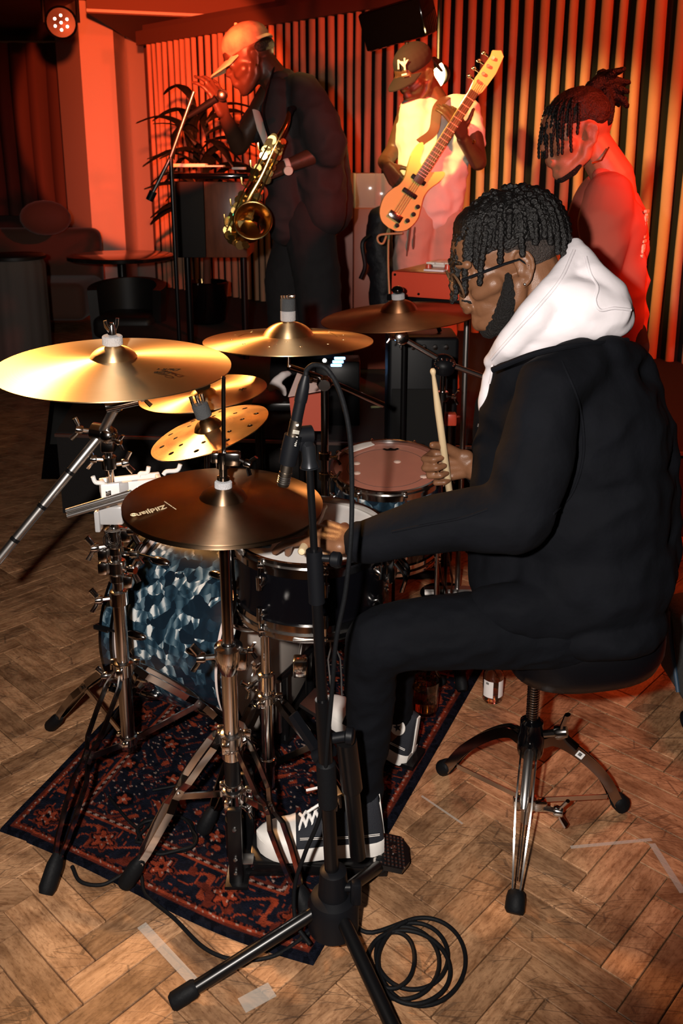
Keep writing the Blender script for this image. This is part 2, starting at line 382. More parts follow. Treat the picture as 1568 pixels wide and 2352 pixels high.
    n3 = N.new('ShaderNodeTexNoise'); n3.inputs['Scale'].default_value = 1.6; n3.inputs['Detail'].default_value = 4; n3.inputs['Roughness'].default_value = 0.7; L.new(mp3.outputs[0], n3.inputs['Vector'])
    r3 = N.new('ShaderNodeValToRGB'); r3.color_ramp.elements[0].position = 0.33; r3.color_ramp.elements[0].color = (0.50, 0.42, 0.37, 1); r3.color_ramp.elements[1].position = 0.52; r3.color_ramp.elements[1].color = (1, 1, 1, 1); L.new(n3.outputs['Fac'], r3.inputs['Fac'])
    m3 = N.new('ShaderNodeMixRGB'); m3.blend_type = 'MULTIPLY'; m3.inputs['Fac'].default_value = 0.8; L.new(prev, m3.inputs[1]); L.new(r3.outputs['Color'], m3.inputs[2]); prev = m3.outputs[0]
    L.new(prev, b.inputs['Base Color'])
    bp = N.new('ShaderNodeBump'); bp.inputs['Strength'].default_value = 0.22; bp.inputs['Distance'].default_value = 0.004; L.new(g.outputs['Fac'], bp.inputs['Height']); L.new(bp.outputs['Normal'], b.inputs['Normal'])
    rr = N.new('ShaderNodeMapRange'); rr.inputs['To Min'].default_value = 0.58; rr.inputs['To Max'].default_value = 0.36; L.new(d.outputs['Fac'], rr.inputs['Value']); L.new(rr.outputs[0], b.inputs['Roughness'])
    return m
WOOD = wood()
fl = MB(); fl.box((0, 5.5, -0.06), (18, 17, 0.1))
floor = struct(fl.build('floor', mat('floor_dirt', (0.035, 0.020, 0.012), 0.9)))
BW, BL, TH = 0.0668, 0.2425, R(46.9)
ea, eb = Vector((math.cos(TH), math.sin(TH), 0)), Vector((-math.sin(TH), math.cos(TH), 0))
def plank_mesh():
    mb = MB(); mb.box((0, 0, -0.006), (BL - 0.0024, BW - 0.0024, 0.012), None, 0.0012, 1); me = mb.mesh('plank'); fixn(me); me.materials.append(WOOD); return me
PM = plank_mesh(); slots = []
for i in range(-190, 190):
    for j in range(-60, 60):
        a, b = 1.4304 + i * BW + j * BL, 0.6555 + i * BW - j * BL
        for hv in (0, 1):
            c = ea * (a + BW / 2) + eb * (b + BL / 2) if hv else ea * (a - BL / 2) + eb * (b - BL + BW * 0.5 + BL - BW)
            if not hv: c = ea * (a - BL + BL / 2) + eb * (b + BL - BW + BW / 2)
            if 0.9 < c.y < 11.0 and abs(c.x) < 0.5 * c.y + 1.0: slots.append((c, hv))
def seen(c):
    D = c.y * CP + EYE * SP; u = PPX + FPX * c.x / D; v = PPY - FPX * (c.y * SP - EYE * CP) / D
    return -60 < u < 1630 and v < 2420
slots.sort(key=lambda s: (0 if seen(s[0]) and s[0].y < 3.4 else 1, s[0].y))
far = MB()
for k, (c, hv) in enumerate(slots):
    ang = TH + (math.pi / 2 if hv else 0) + rnd.uniform(-0.004, 0.004); z = rnd.uniform(-0.0010, 0.0)
    if k < 300 and c.y < 4:
        o = bpy.data.objects.new('plank', PM); COL.objects.link(o); o.parent = floor
        o.location = (c.x, c.y, z); o.rotation_euler = (0, 0, ang); W[o.name] = I4
    elif c.y < 4.2 or rnd.random() < 1:
        M = T(Vector((c.x, c.y, z))) @ Matrix.Rotation(ang, 4, 'Z')
        l, q = BL / 2 - 0.001, BW / 2 - 0.001
        far.add([(-l, -q, 0), (l, -q, 0), (l, q, 0), (-l, q, 0), (-l, -q, -.01), (l, -q, -.01), (l, q, -.01), (-l, q, -.01)],
                [(0, 1, 2, 3), (0, 4, 5, 1), (1, 5, 6, 2), (2, 6, 7, 3), (3, 7, 4, 0)], M)
far.build('plank_field', WOOD, floor, ang=0, kind='stuff')
# strips of old clear tape stuck to the floor
TAPE = mat('clear_tape', (0.72, 0.66, 0.58), 0.22, alpha=0.26)
def tape(pts, wd, label):
    mb = MB(); P = [atz(u, v, 0.0012) for u, v in pts]
    for p, q in zip(P, P[1:]): mb.bar(p, q, wd, 0.0012)
    tag(mb.build('tape_strip', TAPE, ang=0), label, 'tape')
tape([(325, 2125), (448, 2258)], 0.020, 'worn white tape strip on the floor before the near rug edge')
tape([(555, 2310), (625, 2272)], 0.034, 'faded tape patch under the outstretched black microphone stand leg')
tape([(1310, 1946), (1496, 1928)], 0.008, 'thin pale tape line on floor right of the stool front leg')
tape([(1497, 1938), (1568, 2050)], 0.015, 'pale tape strip running to the right edge of the floor')
tape([(968, 1828), (1062, 1892)], 0.005, 'thin tape edge beside the rug near the left stool foot')

# ------------------------------------------------------------------ rug
def rug():
    nu, nv = 230, 420
    N0, L0, F0, R0 = Vector((-0.055, 1.405, 0)), Vector((-0.80, 1.765, 0)), Vector((-0.40, 3.02, 0)), Vector((0.55, 2.70, 0))
    hw, hl = 0.83, 1.42
    ros = [(x, y) for y in [0.085 + 0.155 * k for k in range(9)] for x in (0.085, hw - 0.085)] + [(0.085 + 0.165 * k, y) for k in range(1, 4) for y in (0.085, hl - 0.085)]
    fld = [(0.22 + 0.13 * i + (0.06 if j % 2 else 0), 0.22 + 0.12 * j) for i in range(4) for j in range(9)]
    navy, red, rust, cream, ink = (0.006, 0.007, 0.013), (0.20, 0.032, 0.014), (0.085, 0.015, 0.009), (0.26, 0.18, 0.15), (0.002, 0.0025, 0.005)
    vs, cols, fs = [], [], []
    for j in range(nv + 1):
        for i in range(nu + 1):
            u, v = i / nu, j / nv
            p = (N0 * (1 - u) + L0 * u) * (1 - v) + (R0 * (1 - u) + F0 * u) * v
            p = p.copy(); e = 0.012 * math.sin(u * 6 + 0.5) * (1 - v)
            p.y -= e + 0.020 * math.sin(u * math.pi) * (1 - v) * (1 if u < 0.9 else 0.4)
            p.z = 0.0075 + 0.002 * noise.noise(Vector((u * 6, v * 9, 0)))
            if i in (0, nu) or j in (0, nv): p.z = 0.0005
            vs.append(p)
            x, y = u * hw, v * hl; d = min(x, y, hw - x, hl - y)
            n1 = noise.noise(Vector((x * 55, y * 55, 1.3))); n2 = noise.noise(Vector((x * 26, y * 26, 7.7))); n3 = noise.noise(Vector((x * 140, y * 140, 3.1)))
            c = navy
            if d < 0.020: c = ink if n1 > 0.1 else navy
            elif d < 0.027: c = rust
            elif d < 0.033: c = red if n3 < 0.25 else cream
            elif d < 0.039: c = rust if n3 < 0 else ink
            elif d < 0.132:
                c = navy; w1 = math.sin((x + y) * 62 + 3.2 * math.sin((x - y) * 31)); w2 = d - 0.085 + 0.030 * math.sin((x + y) * 41 if x > y else (x - y) * 41)
                if abs(w2) < 0.006: c = red
                if abs(w1) < 0.16 and n2 > -0.15: c = red
                if n2 > 0.34: c = rust
                for rx, ry in ros:
                    r = math.hypot(x - rx, y - ry)
                    if r < 0.040:
                        a = math.atan2(y - ry, x - rx); pt = 0.022 + 0.007 * math.cos(a * 6)
                        if r < 0.007: c = ink
                        elif r < pt: c = red if n3 < 0.4 else cream
                        elif r < pt + 0.006: c = ink
                        elif r < pt + 0.012: c = rust
                        break
            elif d < 0.139: c = red
            elif d < 0.146: c = ink if (int((x + y) * 90) % 2) else cream
            elif d < 0.153: c = rust
            else:
                w1 = math.sin(x * 74 + 2.6 * math.sin(y * 38)) * math.sin(y * 66 + 2.2 * math.sin(x * 44))
                c = red if w1 > 0.62 and n2 > -0.2 else (rust if abs(w1) < 0.10 and n1 > -0.1 else navy)
                for rx, ry in fld:
                    r = math.hypot(x - rx, y - ry)
                    if r < 0.026:
                        a = math.atan2(y - ry, x - rx); pt = 0.014 + 0.005 * math.cos(a * 5)
                        c = cream if r < 0.004 else (red if r < pt else ink)
                        break
                if n3 > 0.52: c = cream
            k = 0.62 + 0.5 * n1 + 0.35 * n3
            cols.append(tuple(max(0.002, q * max(0.25, k + 0.3)) for q in c) + (1.0,))
    for j in range(nv):
        for i in range(nu):
            a = j * (nu + 1) + i; fs.append((a, a + nu + 1, a + nu + 2, a + 1))
    me = bpy.data.meshes.new('rug'); me.from_pydata([tuple(p) for p in vs], [], fs)
    at_ = me.color_attributes.new('weave', 'FLOAT_COLOR', 'POINT')
    at_.data.foreach_set('color', [q for c in cols for q in c])
    m = mat('rug_wool', (0.1, 0.02, 0.02), 0.95, bump=0.5, bscale=260, spec=0.05); nt, N, L, b = nodes(m)
    a = N.new('ShaderNodeVertexColor'); a.layer_name = 'weave'; L.new(a.outputs['Color'], b.inputs['Base Color'])
    tag(link('rug', me, m, None, T(Vector((-0.2, 2.2, 0)))), 'worn navy and red patterned oriental rug under the drum kit', 'rug')
rug()

# ------------------------------------------------------------------ room shell
def wallp(u, Y=None): return None
WD = Vector((0.7288, -0.6848, 0)); WP = Vector((-0.576, 7.7, 0)); WN = Vector((-0.6848, -0.7288, 0))
CEIL, STG = 2.84, 0.38
DARKWALL = mat('dark_red_plaster', (0.10, 0.05, 0.04), 0.85)
mb = MB(); mb.bar(WP - WD * 3.2 - WN * 0.35 + Vector((0, 0, 1.4)), WP + WD * 6.5 - WN * 0.35 + Vector((0, 0, 1.4)), 0.1, 2.9, (0, 0, 1))
mb = MB()
q0, q1 = WP - WD * 2.1 - WN * 0.25, WP + WD * 7.0 - WN * 0.25; t0 = -WN * 0.1
mb.add([q0, q1, q1 + t0, q0 + t0, q0 + Vector((0, 0, CEIL)), q1 + Vector((0, 0, CEIL)), q1 + t0 + Vector((0, 0, CEIL)), q0 + t0 + Vector((0, 0, CEIL))],
       [(0, 1, 2, 3), (4, 5, 6, 7), (0, 1, 5, 4), (1, 2, 6, 5), (2, 3, 7, 6), (3, 0, 4, 7)])
struct(mb.build('wall_right', DARKWALL, ang=0))
mb = MB(); mb.box((-3.2, 12.6, 1.5), (9.0, 0.1, 3.0)); struct(mb.build('wall_back', DARKWALL, ang=0))
mb = MB(); mb.box((-6.5, 6, 1.5), (0.1, 13.2, 3.0)); struct(mb.build('wall_left', DARKWALL, ang=0))
# ceiling with a lower soffit over the curtain wall
mb = MB(); mb.box((-1, 6, CEIL + 0.38), (14, 14, 0.1)); struct(mb.build('ceiling', mat('ceiling_paint', (0.22, 0.12, 0.09), 0.8), ang=0))
ca, cb_, cc = atz(200, 30, CEIL), atz(632, 49, CEIL), atz(1150, -75, CEIL)
cd = cb_ + (cc - cb_).normalized() * 4.5
def slab(pts, z0, z1, name, m, parent=None):
    mb = MB(); n = len(pts)
    mb.add([(p[0], p[1], z0) for p in pts] + [(p[0], p[1], z1) for p in pts],
           [tuple(reversed(range(n))), tuple(range(n, 2 * n))] + [(i, (i + 1) % n, n + (i + 1) % n, n + i) for i in range(n)])
    return mb.build(name, m, parent, ang=0)
back = -WN * 2.0
struct(slab([ca, cb_, cd, cd + back, cb_ + back + Vector((0, 2.5, 0)), ca + Vector((0, 4, 0))], CEIL, CEIL + 0.33, 'ceiling_soffit', mat('soffit_paint', (0.16, 0.085, 0.06), 0.8)))
mb = MB(); mb.bar(ca + Vector((0, -0.012, 0.02)), cb_ + Vector((0, -0.012, 0.02)), 0.04, 0.024); struct(mb.build('trim_1', WHITE, ang=0))
mb = MB(); mb.bar(cb_ + WN * 0.012 + Vector((0, 0, 0.02)), cd + WN * 0.012 + Vector((0, 0, 0.02)), 0.04, 0.024); struct(mb.build('trim_2', mat('trim_brown', (0.35, 0.2, 0.14), 0.6), ang=0))
# painted column and the wall return behind it
p0 = atz(224, 703, 0); p1 = Vector((at(297, 700, p0.y + .12).x, p0.y + .12, 0)); p2 = Vector((at(172, 690, p0.y + .75).x, p0.y + .75, 0))
slab([p0, p1, p1 + Vector((-.05, .75, 0)), p2], 0, CEIL + 0.37, 'column_1', mat('column_paint', (0.62, 0.55, 0.50), 0.7))['kind'] = 'structure'
a, c = atd(262, 300, 10.6), atd(352, 300, 10.1)
slab([(a.x, a.y), (c.x, c.y), (c.x - 0.1, c.y + 0.5), (a.x, a.y + 0.5)], 0, 3.04, 'wall_return', mat('return_paint', (0.62, 0.55, 0.50), 0.7))['kind'] = 'structure'
mb = MB(); z0, z1 = 2.99, 3.15
a1, c1 = atd(255, 72, 10.0), atd(362, 78, 9.6); mb.bar((a1.x, a1.y, 3.05), (c1.x, c1.y, 3.05), 0.10, 0.1); struct(mb.build('trim_3', mat('beam_brown', (0.12, 0.06, 0.04), 0.7), ang=0))

# ------------------------------------------------------------------ curtains
def curtain(name, P0, D, N, length, z0, z1, period, depth, m, label, sharp=0.45, seed=1, gain=1.0):
    r = random.Random(seed); prof = []; s = 0.0
    while s < length:
        p = period * r.uniform(0.86, 1.16); dp = depth * r.uniform(0.8, 1.1)
        for k in range(12):
            t = k / 12; prof.append((s + p * t, dp * min(1.0, (abs(math.sin(math.pi * t)) * gain) ** sharp)))
        s += p
    nz = 14; vs, fs = [], []
    for j in range(nz + 1):
        z = z0 + (z1 - z0) * j / nz
        for (s, d) in prof:
            sw = 0.010 * math.sin(s * 3.1 + z * 2.0) + 0.006 * noise.noise(Vector((s * 5, z * 2, seed)))
            p = P0 + D * (s + sw) + N * (d * (1.0 - 0.25 * j / nz)); vs.append((p.x, p.y, z))
    n = len(prof)
    for j in range(nz):
        for i in range(n - 1): a = j * n + i; fs.append((a, a + 1, a + n + 1, a + n))
    me = bpy.data.meshes.new(name); me.from_pydata(vs, [], fs)
    b = P0 + D * length / 2
    tag(link(name, me, m, None, T(Vector((b.x, b.y, z0))), ang=70), label, 'curtain')
DRAPE = mat('gold_drape', (0.50, 0.28, 0.17), 0.75, bump=0.15, bscale=120, sheen=0.1, var=0.15, vscale=4)
sc0 = WP - WD * 1.62
cur = thing('stage_curtain', 'long pleated stage curtain glowing red behind the bass player', 'curtain', tuple(sc0 + WD * 3 + Vector((0, 0, STG))))
BACKC = mat('black_lining', (0.004, 0.003, 0.003), 0.95)
mb = MB(); mb.bar(sc0 + WN * .02 + Vector((0, 0, 1.55)), sc0 + WD * 6.8 + WN * .02 + Vector((0, 0, 1.55)), .02, 2.34); mb.build('backcloth', BACKC, cur, ang=0)
s_ = 0.0; rc_ = random.Random(3)
while s_ < 6.7:
    per = (.080 + .040 * s_ / 6.7) * rc_.uniform(.86, 1.16); wd = per * rc_.uniform(.46, .58); vs, fs = [], []; nz, na = 10, 9; dep = .032 * rc_.uniform(.85, 1.2); ph = rc_.uniform(0, 6)
    for j in range(nz + 1):
        z = STG + (2.60 - STG) * j / nz; sw = .004 * math.sin(z * 2.1 + ph) + .002 * math.sin(z * 5 + ph * 2); wj = wd * (1 + .06 * math.sin(z * 1.7 + ph))
        for k in range(na):
            a = math.pi * k / (na - 1); x = -math.cos(a); p = sc0 + WD * (s_ + per / 2 + sw + wj / 2 * x) + WN * (.05 + dep * math.sin(a) ** .75); vs.append((p.x, p.y, z))
    for j in range(nz):
        for k in range(na - 1): q = j * na + k; fs.append((q, q + 1, q + na + 1, q + na))
        fs.append((j * na + na - 1, j * na, j * na + na, j * na + 2 * na - 1))
    MB().add(vs, fs).build('pleat', DRAPE, cur, ang=70); s_ += per
curtain('far_curtain', Vector((-6.2, 11.9, 0)), Vector((1, 0, 0)), Vector((0, -1, 0)), 3.6, 0.9, 3.0, 0.22, 0.12, mat('brown_drape', (0.10, 0.05, 0.04), 0.9), 'dim brown curtain left of the painted column', 0.8, 5)
mb = MB(); mb.bar(WP - WD * 1.7 + WN * 0.08 + Vector((0, 0, 2.65)), WP + WD * 6.0 + WN * 0.08 + Vector((0, 0, 2.65)), 0.06, 0.12); struct(mb.build('trim_4', mat('pelmet_brown', (0.10, 0.05, 0.035), 0.7), ang=0))
# stage platform
f0, f1 = Vector((-1.25, 3.75, 0)), Vector((4.3, 3.2, 0))
slab([f0, f1, f1 + Vector((0, 1.0, 0)), WP + WD * 5.2, WP - WD * 1.7, Vector((-1.9, 8.3, 0))], 0.0, STG, 'floor_stage', mat('stage_carpet', (0.012, 0.010, 0.010), 0.95, bump=0.5, bscale=200))['kind'] = 'structure'
mb = MB(); mb.bar(f0 + Vector((0, -0.008, STG - 0.01)), f1 + Vector((0, -0.008, STG - 0.01)), 0.03, 0.012); struct(mb.build('trim_5', mat('stage_edge', (0.22, 0.14, 0.12), 0.35, 0.8), ang=0))
# ------------------------------------------------------------------ drum kit helpers
def strip(mb, pts, side, wd, th):
    """flat bar along pts whose thin way is along side"""
    side = Vector(side).normalized(); vs, fs = [], []; n = len(pts); pts = [Vector(p) for p in pts]
    for i, p in enumerate(pts):
        t = (pts[min(i + 1, n - 1)] - pts[max(i - 1, 0)]).normalized(); u = t.cross(side).normalized()
        for a, b in ((-1, -1), (1, -1), (1, 1), (-1, 1)): vs.append(p + u * (a * wd / 2) + side * (b * th / 2))
    for i in range(n - 1):
        for k in range(4): fs.append((i * 4 + k, i * 4 + (k + 1) % 4, i * 4 + 4 + (k + 1) % 4, i * 4 + 4 + k))
    fs += [(3, 2, 1, 0), (n * 4 - 4, n * 4 - 3, n * 4 - 2, n * 4 - 1)]
    mb.add(vs, fs)
SEP = [(0, .008), (.09, .017), (.25, .017), (.40, .016), (.47, .007), (.54, .007), (.62, .017), (.75, .016), (.90, .012), (.97, .005), (1, .004)]
def leg(root, C, zc, F, zf=0.05, metal=CHROME, wd=0.017, bulge=0.02, foot=0.085, double=True, rin=0.026, fr=0.019):
    C, F = Vector((C[0], C[1], 0)), Vector((F[0], F[1], 0)); d = (F - C).normalized(); s = Vector((-d.y, d.x, 0))
    P0 = C + d * rin + Vector((0, 0, zc)); P1 = F - d * 0.012 + Vector((0, 0, zf)); mb = MB()
    def pos(t): return P0.lerp(P1, t) + Vector((0, 0, bulge * math.sin(math.pi * t)))
    if double:
        for sg in (-1, 1): strip(mb, [pos(t) + s * (sg * w) for t, w in SEP], s, wd, 0.004)
        for t in (.05, .5, .97): mb.tube([pos(t) - s * .012, pos(t) + s * .012], .0045, 8)
    else:
        strip(mb, [pos(k / 8) for k in range(9)], s, wd, 0.006)
    lg = mb.build('leg', metal, root, ang=14)
    t = (P1 - pos(.85)).normalized(); a = P1 - t * 0.02; e = P1 + t * (foot - 0.02)
    k = e.z - fr * 0.55
    if k != 0: e.z = max(0.011 + fr * 0.4, e.z - max(0, k - 0.010))
    fm = MB(); fm.tube([a, a.lerp(e, .12), a.lerp(e, .3), a.lerp(e, .85), e], [fr * .62, fr * .8, fr, fr * 1.06, fr * .8], 14, flat=0.85)
    fm.build('rubber_foot', RUBBER, lg)
    return lg
def brace(root, C, zl, F, zc, t=0.45, metal=CHROME, bulge=0.02, zf=.05):
    C3, F3 = Vector((C[0], C[1], 0)), Vector((F[0], F[1], 0)); d = (F3 - C3).normalized()
    P0 = C3 + d * .026 + Vector((0, 0, zc)); P1 = F3 - d * .012 + Vector((0, 0, zf))
    q = P0.lerp(P1, t) + Vector((0, 0, bulge * math.sin(math.pi * t))); mb = MB()
    strip(mb, [C3 + d * .02 + Vector((0, 0, zl)), q], Vector((-d.y, d.x, 0)), 0.014, 0.004); mb.build('brace', metal, root)
def collar(root, p, ax, r, h, m=CHROME, name='collar', tabs=0, n=24):
    mb = MB(); M = frame(ax, (1, 0, 0), p)
    mb.lathe([(r * .86, -h / 2), (r, -h / 2 + .002), (r, h / 2 - .002), (r * .86, h / 2)], M, n)
    if tabs:
        for k in range(3):
            a = tabs + k * 2 * math.pi / 3; mb.box((r * 1.35 * math.cos(a), r * 1.35 * math.sin(a), 0), (.016, .012, h * .8), M, .002)
    return mb.build(name, m, root)
def wing(root, p, d, s=1.0, m=CHROME, name='wing_bolt'):
    """bolt along d that ends in two wings"""
    d = Vector(d).normalized(); M = frame(d, (0, 0, 1), p); mb = MB()
    mb.tube([M @ Vector((0, 0, 0)), M @ Vector((0, 0, .026 * s))], .0045 * s, 8); mb.lathe([(.008 * s, .014 * s), (.009 * s, .018 * s), (.007 * s, .028 * s)], M, 12)
    for sg in (-1, 1): mb.tube([M @ Vector((0, 0, .022 * s)), M @ Vector((sg * .010 * s, 0, .026 * s)), M @ Vector((sg * .022 * s, 0, .034 * s))], [.005 * s, .0055 * s, .006 * s], 8, flat=.5)
    return mb.build(name, m, root)
def cymbal(name, label, u, v, D, dia, ang, q, m, bell=.22, bh=.024, bow=.018, n=None, holes=(), slots=(), turned=0, group=None, group_z=0):
    c = atd(u, v, D); n = Vector(n) if n else tilt_of(u, v, ang, q); Rr = dia / 2; M = frame(n, (1, 0, 0), c); t = .0011; rb = Rr * bell
    def z(r):
        h = bow * (1 - (r / Rr) ** 1.6)
        if r < rb: h += bh * (1 - (r / rb) ** 2.6) ** .75
        elif r < rb * 1.25: h += 0
        if turned and r > Rr * .8: h += turned * ((r / Rr - .8) / .2) ** 1.5
        return h
    rs = [.006] + [rb * k / 10 for k in range(2, 11)] + [rb * 1.06] + [rb + (Rr - rb) * k / 14 for k in range(1, 15)]
    pr = [(r, z(r) + t) for r in rs] + [(Rr, z(Rr) - t * .3)] + [(r, z(r) - t) for r in reversed(rs)]
    mb = MB(); mb.lathe(pr, M, 96, True)
    o = mb.build(name, m, None, M, ang=50)
    if holes or slots:
        cut = MB()
        for (r, a, hr) in holes: cut.lathe([(hr, -.03), (hr, .07)], M @ T(Vector((r * math.cos(a), r * math.sin(a), 0))), 14)
        for (r, a, l, wd) in slots:
            K = M @ Matrix.Rotation(a, 4, 'Z') @ T(Vector((r, 0, 0)))
            cut.box((0, 0, .02), (wd, l, .1), K)
        cm = cut.mesh('cut'); fixn(cm); co_ = bpy.data.objects.new('cut', cm); COL.objects.link(co_)
        b = o.modifiers.new('b', 'BOOLEAN'); b.operation = 'DIFFERENCE'; b.object = co_; b.solver = 'EXACT'
        bpy.context.view_layer.update()
        dg = bpy.context.evaluated_depsgraph_get(); me = bpy.data.meshes.new_from_object(o.evaluated_get(dg), depsgraph=dg)
        old = o.data; o.modifiers.clear(); o.data = me; bpy.data.objects.remove(co_)
        me.set_sharp_from_angle(angle=R(40))
    tag(o, label, 'cymbal', group)
    return o, M, c, n
def mount(root, c, n, h=.03, top=.055, felt=FELT, fr=.02, fh=.016, below=.1, nut=True):
    """felts, sleeve and wing nut through a cymbal's centre"""
    mb = MB(); mb.cyl(c - n * below, c + n * (h + top), .0042, n=10); mb.build('cymbal_rod', CHROME, root)
    M = frame(n, (1, 0, 0), c + n * (h + .003)); mb = MB(); mb.lathe([(fr * .9, 0), (fr, .002), (fr, fh - .002), (fr * .9, fh)], M, 24); mb.build('felt_washer', felt, root)
    M2 = frame(n, (1, 0, 0), c - n * .004); mb = MB(); mb.lathe([(.008, -.012), (fr * .8, -.010), (fr * .8, .012), (.008, .014)], M2, 20); mb.build('felt_washer', felt, root)
    if nut:
        M = frame(n, (.6, .8, 0), c + n * (h + fh + .005)); mb = MB(); mb.lathe([(.009, 0), (.009, .008), (.006, .02)], M, 12)
        for sg in (-1, 1): mb.tube([M @ Vector((sg * .006, 0, .008)), M @ Vector((sg * .014, 0, .020)), M @ Vector((sg * .016, 0, .032))], [.004, .005, .0045], 8, flat=.5)
        mb.build('wing_nut', CHROME, root)
def hoop(root, c, n, r, h=.022, m=CHROME, name='hoop'):
    mb = MB(); M = frame(n, (1, 0, 0), c)
    mb.lathe([(r - .003, -h), (r + .003, -h), (r + .003, -h * .25), (r + .009, -h * .2), (r + .009, 0), (r + .004, .0), (r + .004, h * .45), (r + .006, h * .5), (r - .001, h * .5), (r - .003, 0)], M, 72, True)
    return mb.build(name, m, root)
def drum(name, label, c, n, r, dep, shell, nl=8, a0=0.0, head=WHEAD, hooph=.022, two=True, hm=CHROME, lugm=CHROME, head2=None, inset=.10):
    n = Vector(n).normalized(); root = thing(name, label, 'drum', c - n * dep); M = frame(n, (1, 0, 0), c - n * dep)
    mb = MB(); mb.lathe([(r - .008, .004), (r, .004), (r, dep - .004), (r - .008, dep - .004)], M, 80, True); mb.build('shell', shell, root)
    mb = MB(); mb.lathe([(1e-6, dep), (r * .5, dep + .0005), (r - .004, dep), (r - .001, dep - .003), (r - .002, dep - .006), (1e-6, dep - .002)], M, 72); mb.build('drum_head', head, root)
    mb = MB(); mb.lathe([(1e-6, 0), (r - .004, 0), (r - .001, .003), (1e-6, .002)], M, 72); mb.build('bottom_head', head2 or head, root)
    hoop(root, c, n, r + .002, hooph, hm); hoop(root, c - n * dep, -n, r + .002, hooph, hm)
    for k in range(nl):
        a = a0 + k * 2 * math.pi / nl; d = Vector((math.cos(a), math.sin(a), 0))
        def w(q, z): return M @ (d * q + Vector((0, 0, z)))
        ends = ((dep * .72, dep), (dep * .28, 0)) if two else ((dep * .5, dep),)
        for zz, ze in ends:
            sg = 1 if ze > dep / 2 else -1; mb = MB()
            mb.tube([w(r, zz + sg * .004), w(r + .010, zz), w(r + .017, zz - sg * .004)], [.010, .011, .008], 10)
            mb.tube([w(r + .015, zz - sg * .014), w(r + .016, zz + sg * .016)], [.0065, .007], 10)
            mb.tube([w(r + .016, zz + sg * .014), w(r + .013, ze + sg * .004)], .003, 8)
            mb.box(tuple(w(r + .010, ze - sg * .004)), (.014, .014, .010), None, .002); mb.sph(tuple(w(r + .013, ze + sg * .009)), .0052, None, 8)
            mb.build('lug', lugm, root)
    return root, M

# ------------------------------------------------------------------ left boom stand with crash
LC = Vector((-.52, 1.90, 0)); UP = Vector((0, 0, 1))
ls = thing('cymbal_stand', 'tall chrome double-braced boom stand carrying the big left crash', 'stand', LC)
def lp(v): return at(784 - 2050 * .52 / 1.97, v, 1.9).z
def lz(v):
    return at(250, v, 1.9).z
zt = lz(1005)
mb = MB(); mb.cyl(LC + UP * .135, LC + UP * .36, .0165, n=24); mb.cyl(LC + UP * .125, LC + UP * .137, .018); mb.build('base_tube', DCHROME, ls)
mb = MB(); mb.cyl(LC + UP * .33, LC + UP * lz(1385), .0148, n=24); mb.build('lower_tube', CHROME, ls)
mb = MB(); mb.cyl(LC + UP * lz(1390), LC + UP * lz(1210), .0122, n=20); mb.build('middle_tube', CHROME, ls)
mb = MB(); mb.cyl(LC + UP * lz(1215), LC + UP * zt, .0095, n=20); mb.build('upper_tube', CHROME, ls)
LF = [(-.615, 1.585), (-.775, 2.12), (-.195, 1.985)]
for f in LF:
    l_ = leg(ls, LC, .345, f, .06, DCHROME if f[0] < -.7 else CHROME, double=f[0] > -.7 or True); brace(ls, LC, .15, f, .345, .5)
collar(ls, LC + UP * .345, UP, .024, .034, CHROME, tabs=.5); collar(ls, LC + UP * .150, UP, .021, .022, CHROME, tabs=.5)
wing(ls, LC + Vector((-.02, -.01, .335)), (-1, -.2, -.1), 1.1)
for v, rr, hh in ((1372, .021, .036), (1325, .0185, .020), (1300, .022, .030), (1262, .0185, .020), (1232, .023, .042)):
    collar(ls, LC + UP * lz(v), UP, rr, hh, CHROME, 'memory_lock')
for v, dx, dy in ((1372, -1, -.3), (1300, 1, -.5), (1252, -1, -.35), (1215, 1, -.3), (1270, 1, -.1)):
    wing(ls, LC + Vector((.018 * dx, .018 * dy, lz(v))), (dx, dy, 0), 1.25)
for v, dx in ((1300, -.028), (1330, .028), (1270, -.026), (1225, .030)):
    mb = MB(); mb.box(tuple(LC + Vector((dx, -.008, lz(v)))), (.022, .026, .030), None, .005); mb.build('hinge_block', CHROME, ls)
mb = MB(); M = frame((.15, -1, .1), (1, 0, 0), LC + Vector((0, -.022, lz(1232))))
for k in range(4): mb.torus(M, .006 + .0045 * k, .0012, 24, 6)
mb.build('ring_emblem', CHROME, ls)
hz = zt + .012
mb = MB(); mb.sph(tuple(LC + Vector((.008, -.02, hz))), .021, None, 18); mb.cyl(LC + Vector((-.03, -.004, hz + .004)), LC + Vector((.0, -.012, hz + .002)), .020, n=20); mb.box(tuple(LC + UP * (hz - .03)), (.03, .03, .03), None, .005); mb.build('boom_tilter', DCHROME, ls)
wing(ls, LC + Vector((-.035, -.01, hz + .006)), (-1, -.3, .25), 1.1); wing(ls, LC + Vector((.02, -.035, hz - .008)), (1, -.4, -.1), .8); wing(ls, LC + Vector((.012, .0, hz - .075)), (1, .2, .1), 1.1); wing(ls, LC + Vector((-.01, -.01, hz - .06)), (-1, -.2, .1), 1.0)
collar(ls, LC + UP * (hz - .07), UP, .017, .03, DCHROME, 'memory_lock')
CR, CRM, crc, crn = cymbal('crash_cymbal', 'large gold crash cymbal at far left with black script lettering', 262, 842, 1.87, 534 * 1.87 / 2050, 2.8, .268, CYM_BRIGHT, .20, .022, .022)
b0 = crc - crn * .085; bp_ = LC + Vector((-.01, -.012, hz)); dv = (b0 - bp_)
be = at(-25, 1312, 1.78)
mb = MB(); mb.tube([bp_ + (b0 - bp_) * 1.0, bp_], .0105, 16); mb.build('boom_arm', STEEL, ls)
mb = MB(); mb.tube([bp_, be], .0105, 16, ); mb.build('boom_arm', STEEL, ls)
mb = MB()
